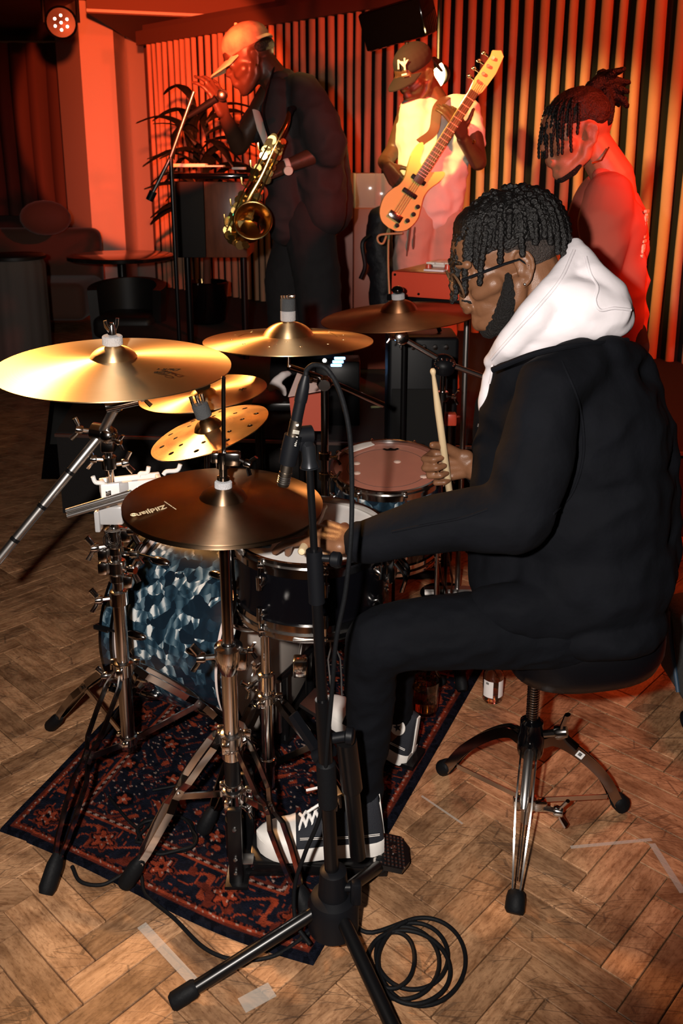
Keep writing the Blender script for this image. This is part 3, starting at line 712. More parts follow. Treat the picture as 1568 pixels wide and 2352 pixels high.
for t in (.27, .52, .76): mb.tube([bp_.lerp(be, t), bp_.lerp(be, t + .022)], .0109, 16)
mb.build('boom_mark', BLACKM, ls)
mb = MB(); mb.sph(tuple(b0), .016, None, 14); mb.cyl(b0 + Vector((-.02, -.01, 0)), b0 + Vector((.045, .004, .012)), .014, n=16); mb.build('cymbal_tilter', DCHROME, ls); wing(ls, b0 + Vector((.04, 0, .012)), (1, 0, .2), .9)
mount(ls, crc, crn, .044, .05, FELT, .021, .020, .085)
def on_cym(M, R0, r, a, rot, z): return M @ Matrix.Rotation(a, 4, 'Z') @ T(Vector((r, 0, z))) @ Matrix.Rotation(rot, 4, 'Z')
INK = mat('black_ink', (0.012, 0.008, 0.006), 0.9, spec=0.05)
def lettering(parent, M, lines, x, y, z, rot, size, m, nrm_tilt=(0, 0), shear=.35):
    K = M @ T(Vector((x, y, z))) @ Matrix.Rotation(rot, 4, 'Z') @ Matrix.Rotation(nrm_tilt[0], 4, 'Y') @ Matrix.Rotation(nrm_tilt[1], 4, 'X')
    for i, t in enumerate(lines):
        me = text_mesh(t, size, K @ T(Vector((size * .25 * i, -size * 1.05 * i, 0))), .0002, shear, .0004)
        link('lettering', me, m, parent, ang=0)
lettering(CR, CRM, ['Custom', 'Dark Crash'], .110, -.088, .0150, R(180 - 12), .0185, INK, (0.05, -.05))
# ------------------------------------------------------------------ white clip bracket on the left stand, with a pair of rods
wz = lz(1117); wc = LC + Vector((0, 0, wz))
wb = thing('clip_bracket', 'white plastic clip bracket clamped round the left cymbal stand post', 'bracket', wc)
M = frame(UP, (1, .35, 0), wc + Vector((.045, .0, 0)))
mb = MB(); mb.box((0, -.020, 0), (.135, .012, .040), M, .003); mb.box((0, .020, .002), (.135, .010, .036), M, .003); mb.box((.062, 0, 0), (.012, .045, .036), M, .003); mb.box((-.062, 0, 0), (.010, .04, .040), M, .003); mb.build('bracket_body', WPLAST, wb)
mb = MB()
for x, y, dx, h in ((-.058, -.02, -.012, .026), (.02, .018, .012, .022), (.075, .012, .02, .022)):
    mb.tube(spline([M @ Vector((x, y, .015)), M @ Vector((x + dx * .4, y, .022)), M @ Vector((x + dx * 1.6, y, h)), M @ Vector((x + dx * 2.0, y, h + .014))], 4), .005, 8)
mb.build('hook', WPLAST, wb)
mb = MB(); mb.box((-.018, -.027, 0), (.020, .004, .040), M, .001); mb.build('grey_band', mat('grey_plastic', (.33, .32, .32), .45), wb)
mb = MB(); mb.box((.018, -.0265, 0), (.018, .003, .013), M, .001); mb.box((-.052, -.0265, -.001), (.012, .003, .013), M, .001); mb.build('metal_catch', CHROME, wb)
gc = LC + UP * lz(1178)
gb = thing('rod_clamp', 'grey translucent clamp below the white bracket holding two thin metal rods', 'clamp', gc)
mb = MB(); mb.box((0, 0, 0), (.055, .042, .045), T(gc), .006); mb.box((-.03, -.012, -.012), (.012, .03, .05), T(gc), .003); mb.box((.05, -.01, .012), (.05, .03, .024), T(gc), .005); mb.build('clamp_body', CLEARP, gb)
mb = MB(); a_, b_ = at(152, 1174, 1.83), at(300, 1130, 1.84)
mb.cyl(a_, b_, .0055, n=10); mb.cyl(a_ + Vector((.003, -.004, -.010)), b_ + Vector((.003, -.004, -.010)), .0055, n=10); mb.build('metal_rods', STEEL, gb, kind='stuff')

# ------------------------------------------------------------------ hi-hat
HC = Vector((-.236, 1.667, 0)); hn = tilt_of(513, 1157, 1.2, .383); hcen = atd(513, 1158, 1.70)
hh = thing('hi_hat_stand', 'chrome hi-hat stand with long pull rod and black foot pedal', 'stand', HC)
ax = (hcen - (HC + UP * .06)).normalized()
def hp(z): return HC + UP * .06 + ax * ((z - .06) / ax.z)
mb = MB(); mb.cyl(hp(.10), hp(.30), .0175, n=24); mb.cyl(hp(.02), hp(.12), .020, n=20); mb.build('base_tube', BLACKM, hh)
mb = MB(); mb.cyl(hp(.27), hp(.545), .0165, n=28); mb.build('lower_tube', CHROME, hh)
mb = MB(); mb.cyl(hp(.54), hp(hcen.z - .02), .0118, n=24); mb.build('upper_tube', CHROME, hh)
rtop = at(513, 868, hcen.y - .01)
mb = MB(); mb.cyl(hp(hcen.z - .03), rtop, .0040, n=12); mb.sph(tuple(rtop), .0045, None, 8); mb.build('pull_rod', CHROME, hh)
HF = [(-.445, 1.585), (-.075, 1.50), (-.215, 1.905)]
for f in HF: leg(hh, HC, .335, f, .06); brace(hh, HC, .185, f, .335, .52)
collar(hh, hp(.335), ax, .025, .030, CHROME, tabs=.3); collar(hh, hp(.300), ax, .022, .026, CHROME); collar(hh, hp(.185), ax, .025, .030, CHROME, tabs=.3); collar(hh, hp(.215), ax, .021, .012, CHROME)
mb = MB(); M = frame(ax, (1, 0, 0), hp(.545)); mb.lathe([(.0165, -.045), (.026, -.02), (.029, .0), (.029, .018), (.018, .022)], M, 24); mb.box((.024, -.005, -.01), (.03, .02, .045), M, .005); mb.build('memory_lock', CHROME, hh)
wing(hh, hp(.540) + Vector((-.028, -.004, 0)), (-1, -.15, 0), 1.3); wing(hh, hp(.555) + Vector((.03, 0, 0)), (1, -.3, .1), .8); collar(hh, hp(.565), ax, .015, .012)
wing(hh, hp(.17) + Vector((.02, -.02, 0)), (1, -.6, 0), .8)
HB, HBM, _, _ = cymbal('hi_hat_cymbal', 'lower dark bronze hi-hat cymbal, upturned beneath the top one', 513, 1163.5, 1.702, 456 * 1.7 / 2050, 0, .38, CYM_DARK, .24, .018, .010, n=-hn, group=None)
HT, HTM, _, _ = cymbal('hi_hat_cymbal', 'upper dark bronze hi-hat cymbal with pale printed logo', 513, 1155, 1.698, 456 * 1.7 / 2050, 0, .38, CYM_DARK, .24, .020, .012, n=hn)
ct = hcen + hn * .030
mb = MB(); M = frame(hn, (1, 0, 0), ct + hn * .002); mb.lathe([(.014, 0), (.0165, .002), (.0165, .013), (.014, .015)], M, 24); mb.build('felt_washer', FELT, hh)
mb = MB(); M = frame(hn, (1, 0, 0), ct + hn * .020); mb.lathe([(.012, 0), (.012, .006), (.008, .008), (.008, .022), (.013, .024), (.014, .038), (.014, .052), (.010, .056)], M, 20); mb.box((.018, -.004, .045), (.03, .024, .026), M, .004); mb.box((-.014, .0, .045), (.016, .02, .02), M, .003); mb.build('clutch', DCHROME, hh)
wing(hh, M @ Vector((.03, -.01, .045)), (1, -.3, -.4), .9, DCHROME)
PALE = mat('pale_print', (.72, .58, .36), .6)
lettering(HT, HTM, ['Zildjian'], -.122, -.064, .0080, R(226), .0215, PALE, (.0, .0), .3)
mb = MB(); K = HTM @ T(Vector((-.152, -.082, .0062))); mb.torus(K, .0055, .0007, 20, 6); mb.torus(K, .003, .0006, 16, 6); mb.build('lettering', PALE, HT, ang=0)
mb = MB(); K = HTM @ T(Vector((-.094, -.040, .0090))) @ Matrix.Rotation(R(-52), 4, 'Z')
for x, l in ((-.016, .012), (0, .015), (.017, .013)): mb.box((x, 0, 0), (l, .0016, .0004), K)
mb.build('printed_line', PALE, HT, ang=0, kind='stuff')
# pedal of the hi-hat
fy = 1.655
mb = MB(); mb.box((-.226, fy - .055, .10), (.030, .016, .19), None, .003); mb.box((-.212, fy + .06, .10), (.030, .016, .19), None, .003); mb.box((-.225, fy, .008), (.05, .15, .012), None, .002); mb.build('pedal_frame', BLACKM, hh)
M = T(Vector((-.05, fy, .038))) @ Matrix.Rotation(R(3.0), 4, 'Y'); mb = MB(); mb.box((-.015, 0, 0), (.27, .085, .012), M, .004); mb.box((-.02, -.0435, -.008), (.24, .004, .02), M, .001); mb.build('footboard', BLACKM, hh)
mb = MB(); mb.box((-.055, fy - .03, .012), (.31, .012, .014), None, .002); mb.box((-.055, fy + .03, .012), (.31, .012, .014), None, .002); mb.build('base_rail', BLACKM, hh)
M = T(Vector((.108, fy + .0, .030))) @ Matrix.Rotation(R(14), 4, 'Y'); mb = MB(); mb.prism([(-.032, -.05), (.022, -.05), (.040, -.022), (.040, .022), (.022, .05), (-.032, .05)], .012, M); hp_ = mb.build('heel_plate', BLACKM, hh)
mb = MB()
for i in range(7):
    for j in range(9):
        if i in (3, 4) and 3 <= j <= 6: continue
        mb.box((-.026 + .0085 * i, -.042 + .0105 * j, .0125), (.004, .0045, .002), M)
mb.build('grip_dots', STEEL, hp_, kind='stuff', ang=0)
link('lettering', text_mesh('dw', .022, M @ T(Vector((.004, .004, .0128))) @ Matrix.Rotation(R(-90), 4, 'Z') @ Matrix.Scale(-1, 4, (0, 1, 0)), .0005, 0, .0004), STEEL, hp_, ang=0)
mb = MB(); mb.cyl((.073, fy - .05, .04), (.073, fy + .05, .04), .007, n=12); mb.build('hinge', STEEL, hh)
mb = MB(); mb.box((-.205, fy - .04, .055), (.03, .03, .004), None, .001); mb.build('toe_tab', STEEL, hh)
mb = MB()
for z in (.04, .075, .15):
    mb.sph((-.226, fy - .065, z), .005, None, 8)
mb.build('frame_bolts', STEEL, hh, kind='stuff')

# ------------------------------------------------------------------ bass drum
BC = Vector((-.335, 2.27, .272)); bf = Vector((-.89, .45, 0)).normalized(); BR, BD = .252, .36
bd = thing('bass_drum', 'blue pearl bass drum standing on the rug', 'drum', (BC.x, BC.y, 0))
M = frame(bf, UP, BC - bf * BD / 2)
mb = MB(); mb.lathe([(BR - .008, .0), (BR, .0), (BR, BD), (BR - .008, BD)], M, 96, True); mb.build('shell', PEARL, bd)
BHEAD = mat('smooth_head', (.45, .40, .36), .18, coat=.4)
for z, s in ((-.012, -1), (BD + .012, 1)):
    mb = MB(); mb.lathe([(1e-6, z), (BR - .006, z), (BR + .002, z - s * .006), (BR + .002, z - s * .010), (BR - .006, z - s * .003), (1e-6, z - s * .002)], M, 80); mb.build('drum_head', BHEAD, bd)
    k = MB(); a, b = (z - s * .026, z + s * .020); lo, hi = min(a, b), max(a, b)
    k.lathe([(BR + .003, lo), (BR + .014, lo), (BR + .014, hi), (BR + .003, hi)], M, 96, True); hp2 = k.build('hoop', GLOSSB, bd)
    k = MB(); k.lathe([(BR + .0138, lo + .010), (BR + .0148, lo + .010), (BR + .0148, hi - .010), (BR + .0138, hi - .010)], M, 96, True); k.build('hoop_inlay', PEARL, hp2)
    k = MB(); zz = lo - .006 if s > 0 else hi + .006; k.lathe([(BR + .001, zz - .007), (BR + .006, zz - .007), (BR + .006, zz + .007), (BR + .001, zz + .007)], M, 96, True); k.build('head_ring', mat('pale_flesh_hoop', (.75, .62, .58), .35), bd)
for k in range(8):
    a = R(12) + k * math.pi / 4; d = Vector((math.cos(a), math.sin(a), 0))
    for zz, ze in ((.085, -.012), (BD - .085, BD + .012)):
        mb = MB(); s = -1 if ze < 0 else 1
        mb.sph(tuple(M @ (d * (BR + .004) + UP * zz)), (.013, .013, .034), M @ Matrix.Rotation(a, 4, 'Z'), 12); mb.build('lug', DCHROME, bd)
        mb = MB(); mb.cyl(M @ (d * (BR + .014) + UP * zz), M @ (d * (BR + .022) + UP * (ze + s * .03)), .0032, n=8); mb.tube([M @ (d * (BR + .022) + UP * (ze - s * .02)), M @ (d * (BR + .023) + UP * (ze + s * .024)), M @ (d * (BR + .008) + UP * (ze + s * .027))], [.008, .008, .006], 8, flat=.6); mb.build('claw_hook', BLACKM, bd)
for sg in (1, -1):
    side = Vector((bf.y, -bf.x, 0)) * sg; side = side if side.y * sg < 0 else -side
    q = BC + bf * .09 + side * (BR * .95) + UP * -.085
    mb = MB(); mb.lathe([(.034, -.006), (.036, 0), (.03, .010), (.016, .016), (.012, .03)], frame(side + UP * -.3, UP, q), 24); sp = mb.build('spur_bracket', CHROME, bd)
    mb = MB(); e = q + bf * .10 + side * .09; e.z = .018; mb.tube([q + side * .02, e], .007, 10); mb.sph(tuple(e), .011, None, 10); mb.build('spur', BLACKM, bd)
# kick pedal
kp = thing('kick_pedal', 'black bass drum pedal under the right sneaker', 'pedal', (-.02, 2.09, 0))
kd = Vector((.89, -.45, 0)).normalized(); ks = Vector((-kd.y, kd.x, 0)); k0 = BC - bf * (BD / 2 + .06); k0.z = 0
def kq(a, s, z): return k0 + kd * a + ks * s + UP * z
mb = MB(); mb.tube([kq(0, -.07, .02), kq(0, -.07, .20)], .012, 10); mb.tube([kq(0, .07, .02), kq(0, .07, .20)], .012, 10); mb.cyl(kq(0, -.09, .20), kq(0, .09, .20), .009, n=12); mb.bar(kq(0, -.09, .014), kq(0, .09, .014), .04, .012); mb.build('pedal_frame', BLACKM, kp)
mb = MB(); mb.bar(kq(.03, 0, .105), kq(.28, 0, .022), .085, .010); mb.build('footboard', STEEL, kp)
mb = MB(); mb.bar(kq(.28, 0, .018), kq(.36, 0, .018), .085, .012); mb.build('heel_plate', BLACKM, kp)
mb = MB(); mb.bar(kq(-.01, 0, .016), kq(.34, 0, .016), .03, .008); mb.build('base_plate', BLACKM, kp)
mb = MB(); mb.tube([kq(0, .01, .20), kq(.03, .01, .39)], .004, 8); mb.build('beater_shaft', CHROME, kp)
mb = MB(); mb.lathe([(.006, -.028), (.022, -.024), (.026, -.01), (.026, .022), (.022, .026), (.006, .028)], frame(kd, UP, kq(.025, .01, .39)), 24); mb.build('beater', FELT, kp)
mb = MB(); mb.tube([kq(.0, -.10, .20), kq(.0, -.10, .05)], .009, 12); mb.build('spring', STEEL, kp)

# ------------------------------------------------------------------ snare
SC = atd(712, 1222, 2.0); sn = tilt_of(712, 1222, 0, .435)
BLKSHELL = mat('black_lacquer', (.002, .002, .003), .22, spec=.25)
sd, SM = drum('snare_drum', 'black snare drum with white head and chrome hoops', SC, sn, .170, .160, BLKSHELL, 8, R(12), WHEAD, .024)
for a, hgt in ((R(-18), .05), (R(-9), .06)):
    d = Vector((math.cos(a), math.sin(a), 0)); mb = MB(); mb.box((0, 0, 0), (.024, .026, .07), SM @ T(d * .186 + UP * .105) @ Matrix.Rotation(a, 4, 'Z'), .006); mb.tube(spline([SM @ (d * .20 + UP * .12), SM @ (d * .222 + UP * .09), SM @ (d * .215 + UP * .05)], 6), .007, 8, flat=.5); mb.build('snare_strainer', CHROME, sd)
mb = MB(); mb.bar(SM @ Vector((-.03, -.176, -.004)), SM @ Vector((.06, -.170, -.004)), .02, .004); mb.build('snare_wire_strap', STEEL, sd)
# clip-on drum microphone lying over the snare
sm_ = at(590, 1247, 1.76)
dm = thing('drum_microphone', 'small flat black microphone under the hi-hat over the snare edge', 'microphone', sm_)
mb = MB(); mb.box((0, 0, 0), (.064, .030, .014), frame(sn, (1, 0, 0), sm_), .006); mb.build('mic_body', BPLAST, dm)
mb = MB(); mb.tube(spline([sm_ + Vector((-.025, .0, 0)), sm_ + Vector((-.05, -.005, -.004)), sm_ + Vector((-.052, -.01, -.05)), sm_ + Vector((-.050, -.005, -.14)), sm_ + Vector((-.07, .02, -.20))], 8), .0035, 8); mb.build('cable', RUBBER, dm)
# snare stand
TC = Vector((-.175, 1.845, 0))
st = thing('snare_stand', 'chrome basket stand under the snare drum', 'stand', TC)
mb = MB(); mb.cyl(TC + UP * .12, TC + UP * .50, .011, n=18); mb.build('upper_tube', CHROME, st)
mb = MB(); mb.cyl(TC + UP * .06, TC + UP * .33, .0145, n=20); mb.build('lower_tube', CHROME, st)
collar(st, TC + UP * .345, UP, .020, .04, CHROME); collar(st, TC + UP * .30, UP, .022, .02, CHROME, tabs=.2); wing(st, TC + Vector((-.02, -.01, .35)), (-.8, -.6, -.3), 1.1); wing(st, TC + Vector((-.012, -.018, .40)), (-.5, -.8, 0), .8)
mb = MB(); mb.sph(tuple(TC + UP * .515), .022, None, 16); mb.lathe([(.012, -.025), (.026, -.018), (.028, .012), (.016, .022)], frame((-.3, -1, .1), UP, TC + Vector((-.005, -.02, .52))), 20); mb.build('tilter', CHROME, st); wing(st, TC + Vector((.012, -.02, .52)), (.7, -.7, -.2), 1.0)
bc = SC - sn * .215
for k, a in enumerate((R(205), R(325), R(85))):
    d = SM.to_3x3() @ Vector((math.cos(a), math.sin(a), 0)); mb = MB(); e = SC - sn * .172 + d * .182
    mb.tube(spline([TC + UP * .53, bc + d * .04, bc + d * .14, e - sn * .022, e], 6), .0055, 8); ba = mb.build('basket_arm', CHROME, st)
    mb = MB(); mb.box((0, 0, 0), (.022, .016, .05), frame(sn, d, e + sn * .008 + d * .006), .005); mb.build('rubber_grip', RUBBER, ba)
for f in ((-.31, 1.745), (-.20, 2.09), (.035, 1.80)): leg(st, TC, .30, f, .05, DCHROME, .014, .015); brace(st, TC, .13, f, .30, .5, DCHROME, .015)
collar(st, TC + UP * .13, UP, .019, .02, CHROME)
mb = MB(); mb.box(tuple(at(690, 1530, 1.88)), (.034, .034, .045), None, .004); mb.build('butt_plate', CHROME, st)
# ------------------------------------------------------------------ floor tom
FC = atd(890, 1074, 2.6); fn = tilt_of(890, 1074, 0, .47)
REDHEAD = mat('tom_head_red_light', (.50, .20, .14), .28, var=.12, vscale=8, coat=.3)  # red light on the head is painted into its base colour
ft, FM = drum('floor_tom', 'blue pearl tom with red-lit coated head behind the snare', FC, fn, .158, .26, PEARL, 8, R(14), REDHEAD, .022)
mb = MB(); mb.torus(FM @ T(Vector((0, 0, .2606))), .118, .0011, 64, 6, .5); mb.build('head_seam', mat('seam_ink', (.12, .07, .06), .5), ft, ang=0)
mb = MB(); K = FM @ T(Vector((.015, .112, .2612))); mb.prism([(-.026, .004), (-.02, .010), (-.010, .004), (0, .012), (.010, .004), (.02, .010), (.026, .004), (.014, -.006), (-.014, -.006)], .0006, K); mb.build('head_logo', INK, ft, ang=0)
mb = MB(); K = FM @ Matrix.Rotation(R(124), 4, 'Z') @ T(Vector((.146, 0, .266))); mb.box((0, 0, 0), (.026, .10, .004), K, .0015); mb.build('tape_patch', mat('white_tape', (.78, .72, .66), .6), ft)
mb = MB()
for x, y in ((.03, .035), (-.09, -.03), (-.09, .03), (.10, -.06)): mb.lathe([(1e-6, .003), (.008, .0022), (.011, 0)], FM @ T(Vector((x, y, .2605))), 16)
mb.build('gel_dots', mat('clear_gel', (.75, .55, .45), .12, coat=.5), ft, kind='stuff')
for a in (200, 320, 80):
    d = FM.to_3x3() @ Vector((math.cos(R(a)), math.sin(R(a)), 0)); d.z = 0; d.normalize(); q = FC - fn * .15 + d * .178; mb = MB()
    mb.tube([q, Vector((q.x, q.y, .06)), Vector((q.x + d.x * .03, q.y + d.y * .03, .02))], .006, 10); lg = mb.build('leg', CHROME, ft); mb = MB(); mb.sph((q.x + d.x * .03, q.y + d.y * .03, .023), .014, None, 10); mb.build('rubber_foot', RUBBER, lg)
    mb = MB(); mb.box(tuple(q), (.03, .03, .045), None, .006); mb.build('leg_bracket', CHROME, ft)
# ------------------------------------------------------------------ centre crash with slots and holes, on its stand
hol = [(.150, a, .0042) for a in [k * math.pi / 6 + .26 for k in range(12)]] + [(.098, R(-90), .0035), (.098, R(90), .0035)]
CC, CCM, ccc, ccn = cymbal('effect_crash_cymbal', 'gold crash cymbal with slots and small round holes in the middle', 662, 783, 2.36, 390 * 2.36 / 2050, .5, .165, CYM_BRIGHT, .30, .032, .018, holes=hol, slots=[(.125, R(20), .085, .006), (.125, R(160), .085, .006), (.125, R(-100 + 360), .002, .002)])
S2 = Vector((.02, 2.38, 0))
s2 = thing('cymbal_stand', 'cymbal stand under the gold crash with slots', 'stand', S2)
b2 = ccc - ccn * .07; p2 = at(745, 880, 2.38)
mb = MB(); mb.cyl((p2.x, p2.y, .10), p2, .0105, n=16); mb.build('upper_tube', DCHROME, s2)
mb = MB(); mb.tube([b2, p2 + Vector((-.02, 0, .02)), at(880, 930, 2.45)], .0085, 12); mb.build('boom_arm', DCHROME, s2)
mb = MB(); mb.sph(tuple(p2), .022, None, 14); mb.cyl(p2 + Vector((0, -.03, 0)), p2 + Vector((0, .02, 0)), .016, n=14); mb.build('boom_tilter', DCHROME, s2); wing(s2, p2 + Vector((-.02, -.02, .01)), (-1, -.4, .3), 1.0, DCHROME)
for z in (.72, .66): collar(s2, (p2.x, p2.y, z), UP, .018, .022, DCHROME, 'memory_lock'); wing(s2, (p2.x + .015, p2.y - .01, z), (1, -.4, 0), .9, DCHROME)
for f in ((p2.x - .12, p2.y + .28), (p2.x + .04, p2.y - .26), (p2.x + .29, p2.y + .08)): leg(s2, (p2.x, p2.y), .34, f, .05, DCHROME)
collar(s2, (p2.x, p2.y, .34), UP, .022, .03, DCHROME)
mount(s2, ccc, ccn, .050, .045, FELT, .020, .028, .07, False)
mb = MB(); K = frame(ccn, (1, 0, 0), ccc + ccn * .08); mb.lathe([(.0195, 0), (.0195, .03), (.018, .032)], K, 24)
mb.build('felt_washer', DFELT, s2)
mb = MB()
for x in (-.016, -.009, -.002): mb.cyl(K @ Vector((x, 0, .03)), K @ Vector((x - .001, 0, .040)), .003, n=8)
mb.box((.010, 0, .038), (.018, .012, .008), K, .002); mb.build('wing_nut', CHROME, s2)
# ------------------------------------------------------------------ right crash and its boom stand
RC, RCM, rcc, rcn = cymbal('ride_cymbal', 'dull brown-red crash cymbal in front of the red keyboard', 917, 726, 2.72, 362 * 2.72 / 2050, 4.0, .185, CYM_RED, .24, .030, .020)
s3p = at(1018, 838, 2.72); S3 = Vector((s3p.x, s3p.y, 0))
s3 = thing('cymbal_stand', 'boom stand with chrome arm between the brown crash and drummer', 'stand', S3)
b3 = at(922, 776, 2.70)
mb = MB(); mb.tube([b3, at(1018, 832, 2.72), at(1150, 880, 2.76)], .0085, 12); mb.build('boom_arm', STEEL, s3)
mb = MB(); mb.lathe([(.012, -.014), (.021, -.010), (.021, .010), (.012, .014)], frame((.1, -1, .1), UP, b3), 24); mb.build('cymbal_tilter', CHROME, s3); wing(s3, b3 + Vector((-.02, -.01, .0)), (-1, -.2, .1), .7)
mb = MB(); mb.lathe([(.020, -.03), (.036, -.018), (.038, .008), (.03, .022), (.012, .03)], frame((.1, -.45, 1), (1, 0, 0), s3p), 24); tl = mb.build('boom_tilter', BPLAST, s3)
mb = MB()
for k in range(14):
    a = k * .45; mb.sph(tuple(s3p + Vector((.030 * math.cos(a), -.030 - .004 * math.sin(a * 2), .014 * math.sin(a) + .010))), .0042, None, 8)
mb.build('tilter_teeth', CHROME, tl, kind='stuff')
mb = MB(); mb.cyl((s3p.x, s3p.y, .08), (s3p.x, s3p.y, s3p.z - .02), .0095, n=16); mb.build('upper_tube', CHROME, s3)
for z in (s3p.z - .10, s3p.z - .36): collar(s3, (s3p.x, s3p.y, z), UP, .018, .03, CHROME, 'memory_lock'); wing(s3, (s3p.x + .015, s3p.y - .008, z), (1, -.4, 0), 1.0)
for f in ((.35, 2.345), (s3p.x - .30, s3p.y + .05), (s3p.x + .24, s3p.y + .22)): leg(s3, S3, .34, f, .06)
collar(s3, (s3p.x, s3p.y, .34), UP, .022, .03)
mount(s3, rcc, rcn, .048, .03, FELT, .020, .018, rcc.z * 0 + (rcc - b3).length * .9, False)
mb = MB(); mb.sph(tuple(rcc + rcn * .080), (.019, .019, .013), None, 14); mb.build('wing_nut', GLOSSB, s3)
# ------------------------------------------------------------------ china and small holed cymbal at the back of the left stand
CH, CHM, chc, chn = cymbal('china_cymbal', 'gold china cymbal with upturned rim behind the big left crash', 468, 911, 2.30, 293 * 2.30 / 2050, 8.5, .27, CYM_BRIGHT, .20, .014, .010, turned=.010)
hs = [(.112, k * 2 * math.pi / 10 + .2, .0066) for k in range(10)] + [(.080, k * 2 * math.pi / 8, .0056) for k in range(8)]
SCY, SCM, scc, scn = cymbal('splash_cymbal', 'small tilted brass cymbal punched with round holes', 482, 992, 2.02, 282 * 2.02 / 2050, 20.5, .31, CYM_BROWN, .24, .020, .012, holes=hs)
lettering(CH, CHM, ['*'], .11, .01, .0085, R(120), .05, INK, (.05, 0), 0)
st4 = Vector((-.44, 2.18, 0)); s4 = thing('cymbal_stand', 'dark stand behind the bass drum holding china and splash cymbals', 'stand', st4)
a4 = Vector((-.30, 2.16, .80))
mb = MB(); mb.tube([chc - chn * .06, Vector((chc.x, chc.y, .70)), a4 + Vector((0, 0, -.10))], .008, 10); mb.build('boom_arm', DCHROME, s4)
mb = MB(); mb.tube([scc - scn * .05, scc - scn * .09, a4], .008, 10); mb.build('boom_arm', DCHROME, s4)
mb = MB(); mb.tube([a4 + Vector((0, 0, .03)), Vector((-.31, 2.45, .64)), Vector((-.42, 2.72, .52)), Vector((-.42, 2.75, .06))], .010, 12); mb.build('upper_tube', DCHROME, s4)
for f in ((-.70, 2.72), (-.19, 2.68), (-.42, 3.03)): leg(s4, (-.42, 2.75), .33, f, .05, DCHROME)
mount(s4, chc, chn, .020, .055, DFELT, .021, .026, .06); mount(s4, scc, scn, .034, .052, DFELT, .0185, .034, .05, False)
mb = MB(); K = frame(scn, (1, 0, 0), scc + scn * .070)
for x in (-.015, -.002, .010): mb.tube([K @ Vector((x, 0, 0)), K @ Vector((x + .002, 0, .022))], [.004, .005], 8)
mb.build('wing_nut', CHROME, s4)
# ------------------------------------------------------------------ black microphone stand in front
MCX = Vector((-.016, 1.44, 0)); mtop = at(709, 1042, 1.44)
ms = thing('microphone_stand', 'black tripod microphone stand nearest the lens, holding the pencil microphone', 'stand', MCX)
axm = (mtop - (MCX + UP * .12)).normalized()
def mp_(z): return MCX + UP * .12 + axm * ((z - .12) / axm.z)
mb = MB(); M = frame(UP, (1, 0, 0), MCX + UP * .05)
mb.lathe([(.040, 0), (.050, .006), (.050, .060), (.044, .075), (.030, .082), (.026, .135), (.018, .14)], M, 32); mb.build('tripod_hub', BPLAST, ms)
mb = MB(); mb.cyl(mp_(.17), mp_(.56), .0138, n=20); mb.build('lower_tube', BLACKM, ms)
mb = MB(); mb.lathe([(.014, -.05), (.0185, -.045), (.0185, .045), (.014, .05)], frame(axm, (1, 0, 0), mp_(.38)), 18); mb.build('grip', RUBBER, ms)
mb = MB(); mb.cyl(mp_(.54), mp_(.79), .0100, n=18); mb.build('middle_tube', BLACKM, ms)
mb = MB(); mb.cyl(mp_(.76), mtop - axm * .02, .0066, n=16); mb.build('upper_tube', BLACKM, ms)
mb = MB(); mb.cyl(mp_(.755), mp_(.855), .0145, n=18); mb.build('clutch', BPLAST, ms)
q = mp_(.84); mb = MB(); mb.cyl(q + Vector((.012, 0, .0)), q + Vector((.034, -.004, .0)), .0065, n=12); mb.lathe([(.010, 0), (.0135, .003), (.0135, .016), (.010, .019)], frame((1, -.3, 0), UP, q + Vector((.028, -.003, 0))), 14); mb.build('clamp_knob', BPLAST, ms)
q = at(800, 1690, 1.46); mb = MB(); mb.cyl(q + Vector((-.055, -.01, -.003)), q, .010, n=14); mb.lathe([(.012, -.006), (.016, -.003), (.016, .008), (.012, .011)], frame((1, -.2, 0), UP, q), 14); mb.build('boom_clamp', BPLAST, ms)
mb = MB(); mb.cyl(at(795, 1700, 1.48), at(808, 1810, 1.50), .020, .021, 20); mb.cyl(at(806, 1800, 1.50), at(822, 1965, 1.53), .0155, .0165, 18); mb.build('folded_boom', BLACKM, ms)
mb = MB(); mb.bar(at(672, 1640, 1.50), at(738, 1740, 1.47), .018, .012); mb.cyl(at(722, 1738, 1.46), at(765, 1722, 1.45), .012, n=12); mb.build('boom_lever', BPLAST, ms)
for (fu, fv, r) in ((438, 2282, .0125), (925, 2425, .0135), (884, 1985, .0125)):
    F = atz(fu, fv, .018); d = (F - MCX); d.z = 0; d.normalize(); a = MCX + d * .035 + UP * .105; F2 = MCX + d * .315 + UP * .016 if fu != 884 else MCX + d * .235 + UP * .022
    mb = MB(); mb.cyl(a, F2, r, n=16); mb.cyl(a - Vector((-d.y, d.x, 0)) * .016, a + Vector((-d.y, d.x, 0)) * .016, .012, n=12); lg = mb.build('leg', BLACKM, ms)
    t = (F2 - a).normalized(); mb = MB(); mb.tube([F2 - t * .040, F2 - t * .034, F2 + t * .006, F2 + t * .012], [r * 1.15, r * 1.35, r * 1.35, r * 1.0], 16); mb.build('rubber_foot', RUBBER, lg)
q = MCX + Vector((.034, -.01, .155)); mb = MB(); mb.cyl(q + Vector((-.03, 0, 0)), q + Vector((.012, 0, 0)), .008, n=12); mb.box(tuple(q + Vector((.010, -.004, -.008))), (.022, .02, .05), None, .006); mb.build('leg_lock_knob', BPLAST, ms)
